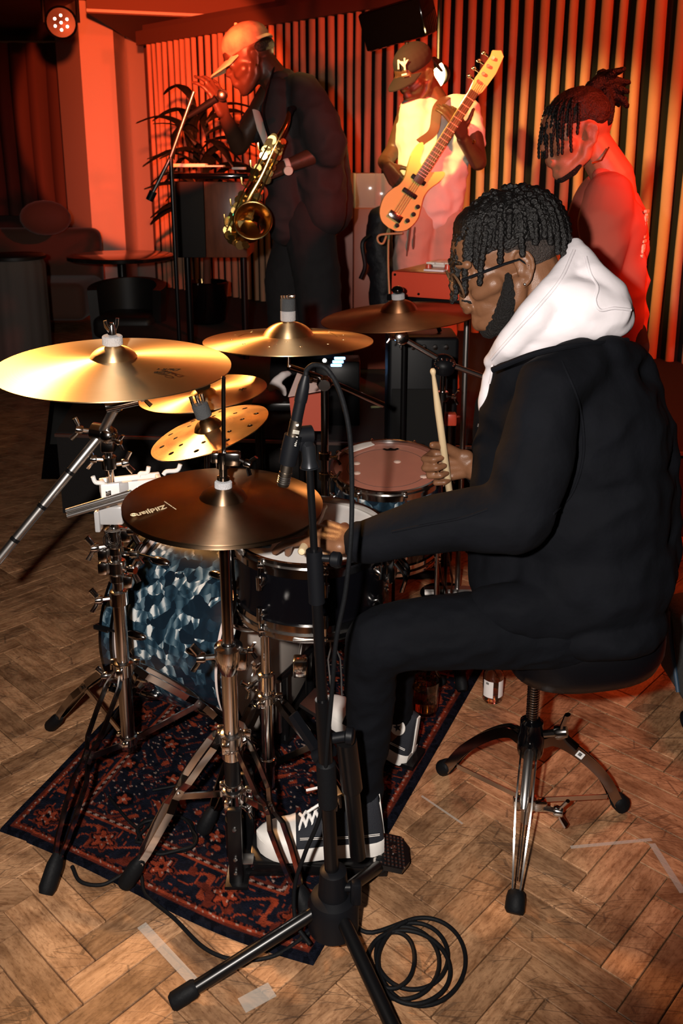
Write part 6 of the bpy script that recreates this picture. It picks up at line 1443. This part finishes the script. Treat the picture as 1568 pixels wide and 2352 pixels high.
# jacket
pr = []
pr.append(('e', at(1305, 935, 1.83), (.165, .205, .165))); pr.append(('e', at(1325, 1010, 1.82), (.185, .195, .20))); pr.append(('e', at(1332, 1150, 1.81), (.190, .20, .21))); pr.append(('e', at(1336, 1290, 1.80), (.192, .205, .165))); pr.append(('e', at(1350, 1390, 1.795), (.160, .205, .075)))
limb(pr, (1440, 830, 1.83, 52), (1490, 1010, 1.82, 62), (1498, 1250, 1.80, 62), (1480, 1370, 1.79, 52)); limb(pr, (1400, 815, 1.72, 44), (1440, 820, 1.80, 40))
limb(pr, (1405, 815, 1.94, 46), (1470, 1000, 1.92, 62), (1480, 1300, 1.9, 60))
limb(pr, (1330, 850, 1.70, 70), (1255, 905, 1.645, 80), (1235, 1040, 1.60, 84), (1180, 1185, 1.575, 84), (1040, 1198, 1.595, 70), (930, 1222, 1.605, 58), (835, 1243, 1.618, 47))
limb(pr, (1210, 880, 1.96, 70), (1165, 960, 2.0, 78), (1160, 1085, 2.03, 62), (1118, 1085, 2.0, 44), (1100, 1078, 1.98, 34))
limb(pr, (1190, 880, 1.80, 62), (1180, 1000, 1.84, 90), (1190, 1180, 1.82, 110), (1190, 1330, 1.80, 110), (1150, 1390, 1.76, 70)); limb(pr, (1380, 1400, 1.66, 52), (1180, 1400, 1.655, 58), (1120, 1395, 1.68, 50))
limb(pr, (1480, 1360, 1.74, 40), (1360, 1420, 1.665, 42), (1220, 1432, 1.645, 40))
jk = link('jacket', blob(pr, .0085, 6, .007, 7), JACKET, dr, ang=80)
seam(jk, [(1290, 830), (1330, 930), (1340, 1040), (1315, 1130), (1270, 1180)], .0028, JACKET, 'sleeve_seam', jk); seam(jk, [(1120, 1170), (1060, 1190), (980, 1205), (900, 1222)], .0026, JACKET, 'sleeve_seam', jk)
a, b = at(838, 1243, 1.618), at(812, 1247, 1.62); cuff(dr, a, b, px(47, 1245, 1.62), JACKET); cuff(dr, at(1108, 1080, 1.985), at(1092, 1072, 1.975), px(34, 1075, 1.98), JACKET)
mb = MB(); mb.tube(spline([at(1130, 850, 1.70), at(1230, 812, 1.66), at(1330, 792, 1.665), at(1440, 782, 1.75)], 6), .006, 8); mb.build('collar', JACKET, dr)
mb = MB(); mb.bar(at(1097, 980, 1.86), at(1099, 973, 1.86), .004, .003); mb.build('zip_pull', STEEL, dr)
# trousers
pr = []
limb(pr, (1400, 1430, 1.72, 88), (1250, 1440, 1.70, 92), (1080, 1448, 1.68, 86), (940, 1455, 1.675, 80), (868, 1472, 1.675, 74), (852, 1530, 1.685, 62), (850, 1620, 1.69, 54), (842, 1740, 1.695, 46), (830, 1850, 1.69, 44))
limb(pr, (1400, 1430, 1.90, 88), (1250, 1440, 1.92, 88), (1080, 1445, 1.95, 80), (960, 1448, 1.98, 70), (905, 1455, 1.99, 60), (905, 1560, 2.0, 44), (912, 1640, 2.01, 34))
limb(pr, (1400, 1430, 1.81, 90), (1330, 1430, 1.81, 95))
link('trousers', blob(pr, .0075, 6, .004, 14), DENIM, dr, ang=80)
shoe(dr, (.092, 1.672, .048), (-.186, 1.655, .046), .05, .135, .098, CANVAS)
shoe(dr, (.178, 2.005, .012), (-.055, 2.135, .075), .0, .14, .096, CANVAS, patch=(.16, .112))
# drumsticks
def stick(name, tip, butt, label):
    tip, butt = Vector(tip), Vector(butt); L = (butt - tip).length; M = frame(butt - tip, (1, 0, 0), tip); mb = MB()
    mb.lathe([(1e-5, 0), (.0040, .0012), (.0062, .005), (.0066, .009), (.0052, .014), (.0043, .018), (.0058, .05), (.0080, .10), (.0082, L - .005), (.006, L - .001), (1e-5, L)], M, 20)
    return tag(mb.build(name, STICK, None, M, ang=50), label, 'drumstick')
hs0 = rw + rf_.normalized() * .062 + Vector((.0, -.026, .004)); tp_ = at(993, 846, 1.90); dd = (hs0 - tp_).normalized()
stick('drumstick', tp_, hs0 + dd * .075, 'worn wooden drumstick raised upright in the fist over the tom')
sb = at(692, 1268, 1.605); s2d = (at(735, 1185, 1.90) - sb).normalized()
stick('drumstick', sb + s2d * .40, sb, 'wooden drumstick lying across the white snare under the left hand')

# ------------------------------------------------------------------ saxophonist
sx = thing('person', 'saxophonist in patterned cap and dark open shirt raising one hand to a microphone', 'person', (at(680, 540, 4.1).x, 4.1, STG))
YS = 4.1; pr = []
h2 = Head(at(582, 142, YS), (-.88, -.12, -.46), (-.46, 0, .88), 1.0); h2.skull(pr)
pr.append(('c', h2.p(-.03, 0, -.02), .062, at(640, 195, YS), .065)); limb(pr, (640, 195, YS, 30), (690, 330, YS, 44), (690, 520, YS, 44))
limb(pr, (705, 215, YS - .19, 26), (752, 345, YS - .20, 23), (655, 383, YS - .26, 15)); hand(pr, at(650, 385, YS - .27), (-.86, -.25, -.30), (.25, -.62, .74), (70, 80, 85, 90), (.6, -.6, -.4), 1.0)
limb(pr, (620, 215, YS + .18, 26), (548, 335, YS + .12, 22), (513, 262, YS - .02, 14)); hand(pr, at(513, 262, YS - .03), (-.32, -.25, .92), (.70, -.55, .15), (70, 72, 76, 80), (.5, -.7, -.5), 1.1, spread=.2)
for y, u1, u2 in ((YS - .11, 735, 745), (YS + .11, 665, 660)): limb(pr, (700, 520, y, 40), (u1, 720, y, 30), (u2, 880, y, 24), (u2, 985, y, 18), (u2 - 40, 992, y - .02, 15))
link('body', blob(pr, .007, 3), SKIN4, sx, ang=80)
SHIRT = mat('dark_striped_shirt', (.012, .009, .010), .85, bump=.3, bscale=12); INNER = mat('pale_undershirt', (.55, .48, .42), .9)
pr = []
limb(pr, (655, 205, YS, 42), (668, 300, YS, 62), (690, 420, YS, 66), (700, 500, YS, 62)); 
for y in (-.12, .12): limb(pr, (690, 205, YS + y, 36), (718, 300, YS + y, 56), (735, 420, YS + y, 58), (742, 490, YS + y * 1.1, 52)); limb(pr, (640, 210, YS + y, 28), (640, 330, YS + y, 44), (672, 500, YS + y, 40))
limb(pr, (698, 205, YS - .16, 36), (725, 265, YS - .20, 44), (748, 322, YS - .21, 47), (752, 338, YS - .21, 44)); limb(pr, (738, 330, YS + .05, 54), (768, 455, YS + .06, 42), (774, 488, YS + .05, 34)); limb(pr, (650, 480, YS - .12, 42), (655, 525, YS - .12, 36)); limb(pr, (630, 215, YS + .19, 32), (580, 295, YS + .17, 30)); limb(pr, (620, 180, YS + .05, 16), (645, 185, YS - .06, 20)); limb(pr, (700, 520, YS - .1, 40), (765, 498, YS + .04, 36))
link('shirt', blob(pr, .011, 6, .010, 7), SHIRT, sx, ang=80)
mb = MB(); mb.tube([at(588, 255, YS - .14), at(602, 300, YS - .20), at(618, 345, YS - .235)], [.022, .03, .02], 8, flat=.3); mb.build('undershirt', INNER, sx)
mb = MB()
for k in range(7): mb.tube(spline([at(652 + 9 * k, 190, YS - .22 - .01 * k), at(645 + 13 * k, 260, YS - .27), at(640 + 15 * k, 330, YS - .275)], 5), .004, 6)
mb.build('shirt_folds', mat('lighter_stripe', (.16, .12, .10), .9), sx, kind='stuff') if False else None
pr = []
for y, u1, u2 in ((YS - .11, 735, 745), (YS + .11, 668, 662)): limb(pr, (705, 500, y, 58), (u1 - 6, 640, y, 54), (u1, 780, y, 48), (u2, 975, y, 40))
link('trousers', blob(pr, .012, 5, .006, 8), mat('black_trousers', (.008, .007, .008), .9, bump=.3, bscale=20), sx, ang=80)
CAPB = mat('patterned_cap', (.42, .28, .18), .85, col2=(.06, .04, .04), vscale=9)
def cap(h, root, m, brim_m, back=True, up=.0):
    pr = []; h.e(pr, (-.006, 0, .088 + up), (.112, .088, .078)); h.e(pr, (.0, 0, .075 + up), (.108, .087, .05)); me = blob(pr, .006, 3)
    for v in me.vertices:
        l = h.M.inverted() @ (v.co - h.O); lo = (.055 + up) * h.k
        if l.z < lo: l.z = lo + (l.z - lo) * .05; v.co = h.O + h.M @ l
    cp = link('cap', me, m, root, ang=60); mb = MB(); vs, fs = [], []; n = 16
    for z in (0, -.006):
        for (rad, drop) in ((.088, 0), (.19, -.030)):
            for k in range(n + 1):
                a = R(-62 + 124 * k / n); f_ = .01 + rad * math.cos(a) * (1.0 if rad < .1 else .98); q_ = .094 * math.sin(a) * (1 if rad < .1 else .92); vs.append(h.p(f_, q_, .060 + up + z + drop * math.cos(a) - .02 * abs(math.sin(a)) ** 2))
    N1 = n + 1
    for k in range(n): fs += [(k, k + 1, N1 + k + 1, N1 + k), (2 * N1 + k, 3 * N1 + k, 3 * N1 + k + 1, 2 * N1 + k + 1), (N1 + k, N1 + k + 1, 3 * N1 + k + 1, 3 * N1 + k), (k, 2 * N1 + k, 2 * N1 + k + 1, k + 1)]
    mb.add(vs, fs); mb.build('brim', brim_m, cp, ang=40); mb = MB(); mb.sph(tuple(h.p(-.006, 0, .167 + up)), .008 * h.k, None, 8); mb.build('cap_button', brim_m, cp)
    return cp
cp1 = cap(h2, sx, CAPB, mat('pale_brim', (.55, .34, .24), .8)); mb = MB(); mb.tube(spline([h2.p(-.05, -.085, .065), h2.p(-.10, -.06, .062), h2.p(-.118, 0, .06), h2.p(-.10, .06, .062)], 5), .010, 8, flat=.4); mb.build('cap_strap', mat('pale_strap', (.6, .40, .28), .8), cp1)
mb = MB(); mb.sph(tuple(h2.p(.002, -.083, -.028)), .006, None, 8); mb.build('earring', GOLD, sx)
pr = []; h2.e(pr, (-.045, 0, .035), (.075, .08, .045)); link('hair', blob(pr, .007, 3), HAIR, sx, ang=80)
p = at(656, 383, YS - .26); q = at(664, 381, YS - .257); mb = MB(); mb.lathe([(.030, -.011), (.033, -.008), (.033, .008), (.030, .011)], frame(q - p, (0, 0, 1), (p + q) / 2), 24, True); wt = mb.build('watch', mat('pale_watch_strap', (.70, .55, .48), .5), sx); mb = MB(); wq = at(662, 392, YS - .305); mb.lathe([(1e-5, .006), (.018, .006), (.020, 0), (1e-5, 0)], frame((.1, -.9, -.2), (1, 0, 0), wq), 24); mb.build('watch_face', mat('watch_face', (.75, .6, .5), .3), wt)
mb = MB(); mb.lathe([(.024, -.006), (.030, 0), (.024, .006)], frame(at(505, 245, YS) - at(513, 262, YS), (1, 0, 0), at(514, 268, YS - .01)), 20); mb.build('bracelet', BRASS, sx)
mb = MB(); mb.tube(spline([h2.p(-.06, -.06, -.07), at(612, 215, YS - .21), at(604, 262, YS - .25), at(622, 330, YS - .30)], 6), .008, 8, flat=.5); mb.build('neck_strap', BPLAST, sx)
for y, u2 in ((YS - .11, 745), (YS + .11, 662)):
    pr = []; limb(pr, (u2, 985, y, 22), (u2 - 55, 996, y - .02, 18)); link('shoe', blob(pr, .008, 3), GLOSSB, sx, ang=80)
# the saxophone
sp0 = at(622, 420, YS - .34); sax = thing('saxophone', 'brass tenor saxophone hanging from the saxophonist neck strap', 'saxophone', sp0)
YX = YS - .36
P = spline([at(664, 258, YX + .02), at(658, 285, YX), at(640, 320, YX - .01), at(624, 352, YX - .01), at(600, 405, YX - .01), at(572, 455, YX - .01), at(552, 500, YX), at(545, 524, YX - .01), at(556, 538, YX - .04), at(574, 532, YX - .08)], 8); n = len(P)
rad = []
for i in range(n):
    t = i / (n - 1); rad.append(.009 + .036 * t ** 1.1)
mb = MB(); mb.tube(P, rad, 20); mb.build('body_tube', BRASS, sax)
bc_ = at(580, 507, YX - .10); bn = Vector((.10, -.93, .34)).normalized(); mb = MB(); K = frame(bn, (1, 0, 0), bc_)
mb.lathe([(.036, -.12), (.040, -.08), (.048, -.045), (.060, -.015), (.074, .004), (.078, .004), (.076, .0), (.062, -.018), (.046, -.05), (.036, -.10), (.034, -.12)], K, 44, True); bl = mb.build('bell', BRASS, sax); mb = MB(); mb.torus(K @ T(Vector((0, 0, .004))), .076, .004, 44, 8); mb.build('bell_rim', GOLD, bl); mb = MB(); mb.lathe([(1e-5, -.03), (.052, -.03), (.052, -.034), (1e-5, -.034)], K, 32); mb.build('bell_shadow', DARK, bl) if False else None
a, b = at(668, 250, YX + .03), at(654, 256, YX + .0); mb = MB(); mb.tube([at(664, 262, YX + .02), at(666, 252, YX + .03), at(675, 248, YX + .05)], [.012, .014, .010], 12); mb.build('mouthpiece', BPLAST, sax)
mb = MB(); rk = random.Random(4)
for i in range(16, n - 6, 2):
    t = (P[i + 1] - P[i - 1]).normalized(); s_ = Vector((0, -1, 0)).cross(t).normalized()
    for sg in (-1, 1):
        o = P[i] + Vector((0, -rad[i] - .006, 0)) * .8 + s_ * sg * (rad[i] * .8 + .008); r_ = rk.uniform(.012, .020)
        if rk.random() < .9: mb.lathe([(1e-5, .004), (r_, .004), (r_ * 1.05, -.003), (1e-5, -.004)], frame(Vector((rk.uniform(-.4, .4), -1, rk.uniform(-.3, .4))), t, o), 14)
for sg in (-1, 1): mb.tube([P[20] + Vector((sg * .028, -.03, 0)), P[38] + Vector((sg * .036, -.036, 0)), P[58] + Vector((sg * .042, -.04, 0))], .0035, 6)
for i in (24, 30, 36, 44, 52): mb.tube([P[i] + Vector((-.03, -.02, 0)), P[i] + Vector((-.05, -.03, .015)), P[i] + Vector((-.052, -.03, .04))], .004, 6); mb.sph(tuple(P[i] + Vector((.034, -.03, .008))), .008, None, 8)
mb.build('keywork', GOLD, sax, kind='stuff')
mb = MB(); mb.sph(tuple(at(539, 494, YX - .07)), .008, None, 10); mb.build('green_light', mat('green_led', (.2, 1, .5), .3, emit=(.12, .9, .4), estr=2), sax)

# ------------------------------------------------------------------ bass player
YB = 4.55; ba = thing('person', 'bass player in black ball cap and white t-shirt with head bowed', 'person', (at(990, 500, YB).x, YB, STG)); pr = []
h3 = Head(at(958, 178, YB), (-.62, -.60, -.50), (-.36, -.34, .86), .98); h3.skull(pr)
pr.append(('c', h3.p(-.03, 0, -.02), .058, at(1000, 235, YB + .04), .062)); limb(pr, (1000, 235, YB + .04, 28), (1000, 360, YB, 36), (990, 500, YB, 36))
limb(pr, (938, 255, YB + .02, 24), (905, 345, YB + .06, 20), (883, 372, YB - .02, 17), (890, 385, YB - .12, 14)); hand(pr, at(888, 380, YB - .13), (.50, -.45, -.74), (-.55, -.72, .1), (50, 55, 60, 66), (.6, .6, -.4), 1.05)
limb(pr, (1078, 255, YB + .02, 24), (1098, 372, YB - .06, 20), (1062, 318, YB - .16, 15)); hand(pr, at(1063, 312, YB - .18), (-.50, -.28, .82), (.45, -.85, .1), (60, 65, 70, 75), (.3, -.8, .2), 1.05)
for y, u1, u2 in ((YB, 945, 930), (YB + .04, 1015, 1020)): limb(pr, (u1 + 15, 500, y, 34), (u1, 680, y, 26), (u2, 930, y, 16), (u2 - 14, 940, y - .06, 14))
link('body', blob(pr, .007, 3), SKIN2, ba, ang=80)
TEE = mat('white_tee', (.74, .70, .66), .9, bump=.25, bscale=10, var=.08)
pr = []; limb(pr, (985, 252, YB + .02, 34), (1000, 300, YB, 50), (998, 400, YB, 54), (995, 482, YB, 50)); limb(pr, (955, 262, YB + .0, 40), (962, 380, YB, 46), (962, 480, YB, 30)); limb(pr, (1045, 262, YB + .02, 42), (1032, 380, YB, 44), (1030, 480, YB, 30))
limb(pr, (948, 250, YB + .02, 30), (930, 320, YB + .03, 26)); limb(pr, (1068, 252, YB + .02, 32), (1090, 325, YB - .01, 26))
link('t_shirt', blob(pr, .010, 6, .008, 8), TEE, ba, ang=80)
pr = []
for y, u1, u2 in ((YB - .02, 945, 926), (YB + .02, 1012, 1022)): limb(pr, (u1 + 12, 500, y, 44), (u1, 600, y, 42), (u1 - 4, 720, y, 38), (u2, 925, y, 32))
link('trousers', blob(pr, .011, 5, .007, 9), mat('beige_trousers', (.42, .34, .28), .9, bump=.3, bscale=15), ba, ang=80)
mb = MB()
for x in (0, 1): mb.tube(spline([at(944 + 12 * x, 500, YB - .105), at(940 + 11 * x, 540, YB - .115), at(934 + 14 * x, 590, YB - .105)], 5), .006, 6)
mb.build('drawcord', mat('brown_cord', (.12, .07, .05), .8), ba)
CAPN = mat('black_cap_cloth', (.020, .012, .012), .85); c3 = cap(h3, ba, CAPN, CAPN)
K = frame(h3.F * .8 - h3.S * .38 + h3.U * .42, h3.S * 1.0 + h3.F * .4, h3.p(.094, -.030, .105)); K = K @ T(Vector((0, 0, .012))) @ Matrix.Rotation(math.pi, 4, 'Z')
wl = mat('white_thread', (.85, .78, .74), .7)
for t_, dx, dy in (('N', -.007, .006), ('Y', .007, -.005)): link('lettering', text_mesh(t_, .058, K @ T(Vector((dx, dy, 0))), .002, .15, .001), wl, c3, ang=0)
mb = MB(); mb.box((0, -.042, .001), (.026, .008, .004), K, .001); mb.build('sticker', wl, c3)
pr = []
for k in range(9): a = .5 * k; pr.append(('c', h3.p(-.085 - .01 * (k % 3), .05 * math.sin(a * 1.7), .03 + .01 * (k % 4)), .012, h3.p(-.12 - .012 * (k % 2), .06 * math.sin(a * 1.7), -.03 + .02 * (k % 3)), .008))
link('hair', blob(pr, .006, 2), HAIR, ba, ang=80)
mb = MB(); mb.lathe([(.030, -.008), (.034, 0), (.030, .008)], frame(at(1075, 330, YB) - at(1088, 350, YB), (1, 0, 0), at(1078, 332, YB - .125)), 20); mb.build('bracelet', BRASS, ba)
for u2, y in ((930, YB), (1020, YB + .04)):
    pr = []; limb(pr, (u2, 935, y, 18), (u2 - 16, 946, y - .10, 16)); link('shoe', blob(pr, .008, 3), WPLAST, ba, ang=80)
# bass guitar
YG = YB - .21; tA, tN = at(890, 522, YG - .03), at(1086, 212, YG + .02); gx = (tN - tA).normalized(); gz = Vector((.12, -1, .10)); gz = (gz - gx * gz.dot(gx)).normalized(); gy = gz.cross(gx); GL = (tN - tA).length
GM = Matrix((gx, gy, gz)).transposed().to_4x4(); GM.translation = tA
bg = thing('bass_guitar', 'cream electric bass guitar slung across the white t-shirt', 'guitar', tA)
o_ = [(.0, .0), (.01, .045), (.05, .082), (.12, .100), (.18, .088), (.225, .068), (.275, .066), (.33, .082), (.40, .100), (.455, .098), (.475, .082), (.455, .066), (.405, .050), (.375, .030), (.37, -.028), (.375, -.04), (.395, -.065), (.41, -.088), (.395, -.100), (.35, -.094), (.29, -.072), (.24, -.070), (.18, -.088), (.12, -.104), (.05, -.090), (.01, -.050)]
o_ = [(x * GL / .84, y * .92) for x, y in o_]; sm = spline([(x, y, 0) for x, y in o_] + [(o_[0][0], o_[0][1], 0)], 4)[:-1]
CREAM = mat('cream_lacquer', (.74, .66, .20), .25, coat=.4); MAPLE = mat('maple', (.62, .38, .18), .35)
mb = MB(); mb.prism([(p.x, p.y) for p in sm], .040, GM @ T(Vector((0, 0, -.02)))); mb.build('body', CREAM, bg, ang=40)
mb = MB(); mb.box((.37 * GL + (GL - .37 * GL) / 2, 0, .022), (GL * .66, .046, .020), GM, .004); nkp = mb.build('neck', MAPLE, bg); mb = MB(); mb.box((.335 * GL + (GL * .665) / 2, 0, .034), (GL * .665, .044, .006), GM, .001); mb.build('fretboard', mat('rosewood', (.09, .04, .025), .4), nkp)
mb = MB()
for k in range(18): mb.box((GL * (1 - (1 - 2 ** (-(k + 1) / 12)) * .95), 0, .0375), (.0025, .044, .002), GM)
mb.build('frets', STEEL, nkp, kind='stuff')
mb = MB(); mb.prism([(GL - .01, -.022), (GL + .03, -.035), (GL + .12, -.040), (GL + .20, -.028), (GL + .215, -.004), (GL + .195, .030), (GL + .17, .024), (GL + .04, .030), (GL - .01, .022)], .014, GM @ T(Vector((0, 0, .012)))); hst = mb.build('headstock', MAPLE, bg)
for k in range(4):
    mb = MB(); x = GL + .045 + .040 * k; mb.cyl(GM @ Vector((x, .012, .026)), GM @ Vector((x, .012, .040)), .008, n=12); mb.tube([GM @ Vector((x, .030, .019)), GM @ Vector((x, .052, .019))], .005, 8); mb.sph(tuple(GM @ Vector((x, .058, .019))), (.010, .010, .010), None, 10); mb.build('tuning_peg', CHROME, hst)
mb = MB()
for k in range(4): mb.cyl(GM @ Vector((.055, -.016 + .0107 * k, .034)), GM @ Vector((GL + .05, -.014 + .0093 * k, .041)), .0013, n=5)
mb.build('strings', STEEL, bg, kind='stuff')
for x in (.215, .30): mb = MB(); mb.box((x * GL / .84, 0, .024), (.022, .076, .016), GM, .004); mb.build('pickup', BPLAST, bg)
mb = MB(); mb.box((.06, 0, .025), (.035, .07, .016), GM, .003); mb.build('bridge', CHROME, bg)
for x, y in ((.030, -.030), (.075, -.060), (.115, -.068), (.155, -.066)): mb = MB(); mb.lathe([(.011, 0), (.010, .014), (1e-5, .015)], GM @ T(Vector((x, y, .020))), 14); mb.build('control_knob', BPLAST, bg)
mb = MB(); mb.tube(spline([GM @ Vector((.47 * GL / .84, .085, .0)), at(995, 300, YB - .17), at(1005, 245, YB - .13), at(1030, 222, YB + .02), at(1040, 240, YB + .14)], 6), .024, 8, flat=.15); mb.build('strap', mat('brown_strap', (.14, .05, .03), .7), bg)
gp_ = [GM @ Vector((.015, -.075, 0)), at(872, 540, YG - .03), at(868, 555, YG - .03), at(880, 558, YG - .03), at(893, 525, YG + .02), at(891, 570, YG + .05), at(892, 640, YG + .04), at(900, 780, YG), Vector((at(910, 900, YG).x, YG - .1, STG + .008)), Vector((at(850, 900, YG).x, YG - .2, STG + .008))]
cable('instrument_cable', gp_, .0055, 'pale green guitar cable looping under the cream bass', mat('pale_green_rubber', (.30, .32, .16), .5))

# ------------------------------------------------------------------ keyboard player
YK = 2.86; ky = thing('person', 'keyboard player with hair tied up and dark t-shirt, turned away behind the drummer', 'person', (at(1400, 640, YK).x, YK, 0)); pr = []
h4 = Head(Vector((at(1346, 312, YK - .07).x, YK, at(1346, 312, YK - .07).z)), (-.94, -.10, -.30), (-.30, 0, .94), .97); h4.skull(pr)
pr.append(('c', h4.p(-.03, 0, -.02), .055, at(1410, 410, YK), .064)); limb(pr, (1410, 410, YK, 46), (1415, 560, YK, 60), (1405, 760, YK, 60))
limb(pr, (1395, 455, YK - .16, 30), (1375, 640, YK - .21, 30), (1230, 690, YK - .12, 24)); hand(pr, at(1225, 690, YK - .12), (-1, .05, -.1), (0, -.1, 1), (40, 42, 45, 48), (.7, .6, -.2), 1.0)
limb(pr, (1375, 455, YK + .16, 30), (1335, 640, YK + .21, 30), (1220, 685, YK + .1, 26)); hand(pr, at(1215, 685, YK + .1), (-1, .05, -.1), (0, -.1, 1), (40, 42, 45, 48), (.7, -.6, -.2), 1.0)
zf = lambda v: v
for y in (YK - .10, YK + .10):
    p0 = at(1405, 780, y); chain(pr, [p0, Vector((p0.x - .02, y, .52)), Vector((p0.x, y, .09)), Vector((p0.x - .13, y, .045))], [.085, .062, .042, .035])
link('body', blob(pr, .006, 3), SKIN3, ky, ang=80)
TEER = mat('dark_red_tee', (.42, .085, .055), .9, bump=.3, bscale=9); pr = []
limb(pr, (1400, 430, YK, 44), (1408, 500, YK, 70), (1410, 620, YK, 76), (1405, 800, YK, 74)); 
for y in (-.12, .12): limb(pr, (1400, 440, YK + y, 46), (1412, 520, YK + y, 66), (1410, 650, YK + y, 66), (1405, 800, YK + y, 62))
limb(pr, (1400, 450, YK - .15, 54), (1386, 520, YK - .19, 56), (1374, 615, YK - .21, 52)); limb(pr, (1375, 445, YK + .17, 46), (1345, 520, YK + .21, 48), (1330, 600, YK + .225, 44)); limb(pr, (1376, 405, YK - .04, 22), (1425, 398, YK, 26))
ts_ = link('t_shirt', blob(pr, .009, 6, .008, 7), TEER, ky, ang=80)
pr = []
for y in (YK - .10, YK + .10):
    p0 = at(1405, 790, y); chain(pr, [p0, Vector((p0.x - .02, y, .52)), Vector((p0.x, y, .10))], [.11, .085, .070])
link('trousers', blob(pr, .010, 5, .006, 9), mat('dark_jeans', (.015, .015, .02), .9), ky, ang=80)
for y in (YK - .10, YK + .10):
    p0 = at(1405, 790, y); pr = []; chain(pr, [Vector((p0.x + .03, y, .055)), Vector((p0.x - .16, y, .045))], [.045, .040]); link('shoe', blob(pr, .008, 3), GLOSSB, ky, ang=80)
pr = []; h4.e(pr, (-.010, 0, .075), (.104, .083, .074)); h4.e(pr, (-.04, 0, .055), (.080, .079, .065)); hk = link('hair', blob(pr, .006, 3, .003, 25), mat('brown_black_hair', (.022, .010, .007), .5, bump=.6, bscale=150), ky, ang=80)
pr = []; h4.c(pr, (-.075, 0, .125, .030), (-.105, 0, .135, .030)); rk = random.Random(8)
for k in range(22):
    d = Vector((rk.uniform(-1, .1), rk.uniform(-.8, .8), rk.uniform(-.9, .9))).normalized(); l = rk.uniform(.045, .085); h4.c(pr, (-.10, 0, .135, .016), (-.10 + d.x * l * .6, d.y * l * .6, .135 + d.z * l * .6, .014), (-.105 + d.x * l, d.y * l, .125 + d.z * l, .007))
h4.c(pr, (-.100, -.03, .110, .016), (-.098, -.045, .06, .014), (-.080, -.055, .015, .009)); h4.c(pr, (-.115, -.02, .110, .016), (-.145, -.03, .07, .014), (-.155, -.03, .045, .008))
link('hair_bun', blob(pr, .005, 2, .002, 40), HAIR, ky, ang=80)
locks(h4, HAIR, hk, [(R(48), a, .17) for a in (-1.1, -.9, -.7, -.5, -.3, -.1, .15, .4)], .0058, 9, k=1.04)
locks(h4, HAIR, hk, [(R(62), a, .10) for a in (-1.25, -1.0, -.8, -.55, -.3, 0)], .0055, 10, k=1.05)
pr = []
for q in (-1, 1): h4.c(pr, (.030, q * .058, -.066, .010), (.062, q * .040, -.094, .014), (.095, q * .010, -.106, .014))
link('beard', blob(pr, .005, 2), BEARD, ky, ang=80)
mb = MB(); mb.tube([h4.p(.01, -.070, -.085), h4.p(-.02, -.075, -.085), h4.p(-.055, -.068, -.055)], .003, 6); mb.build('necklace', GOLD, ky)
bk = frame((.88, -.46, 0), (0, 0, -1), at(1452, 535, YK - .13) + Vector((.03, -.02, 0)))
link('lettering', text_mesh('Itmia,', .066, bk, .004, 0, .001), mat('cream_print', (.8, .62, .45), .7), ky, ang=0)
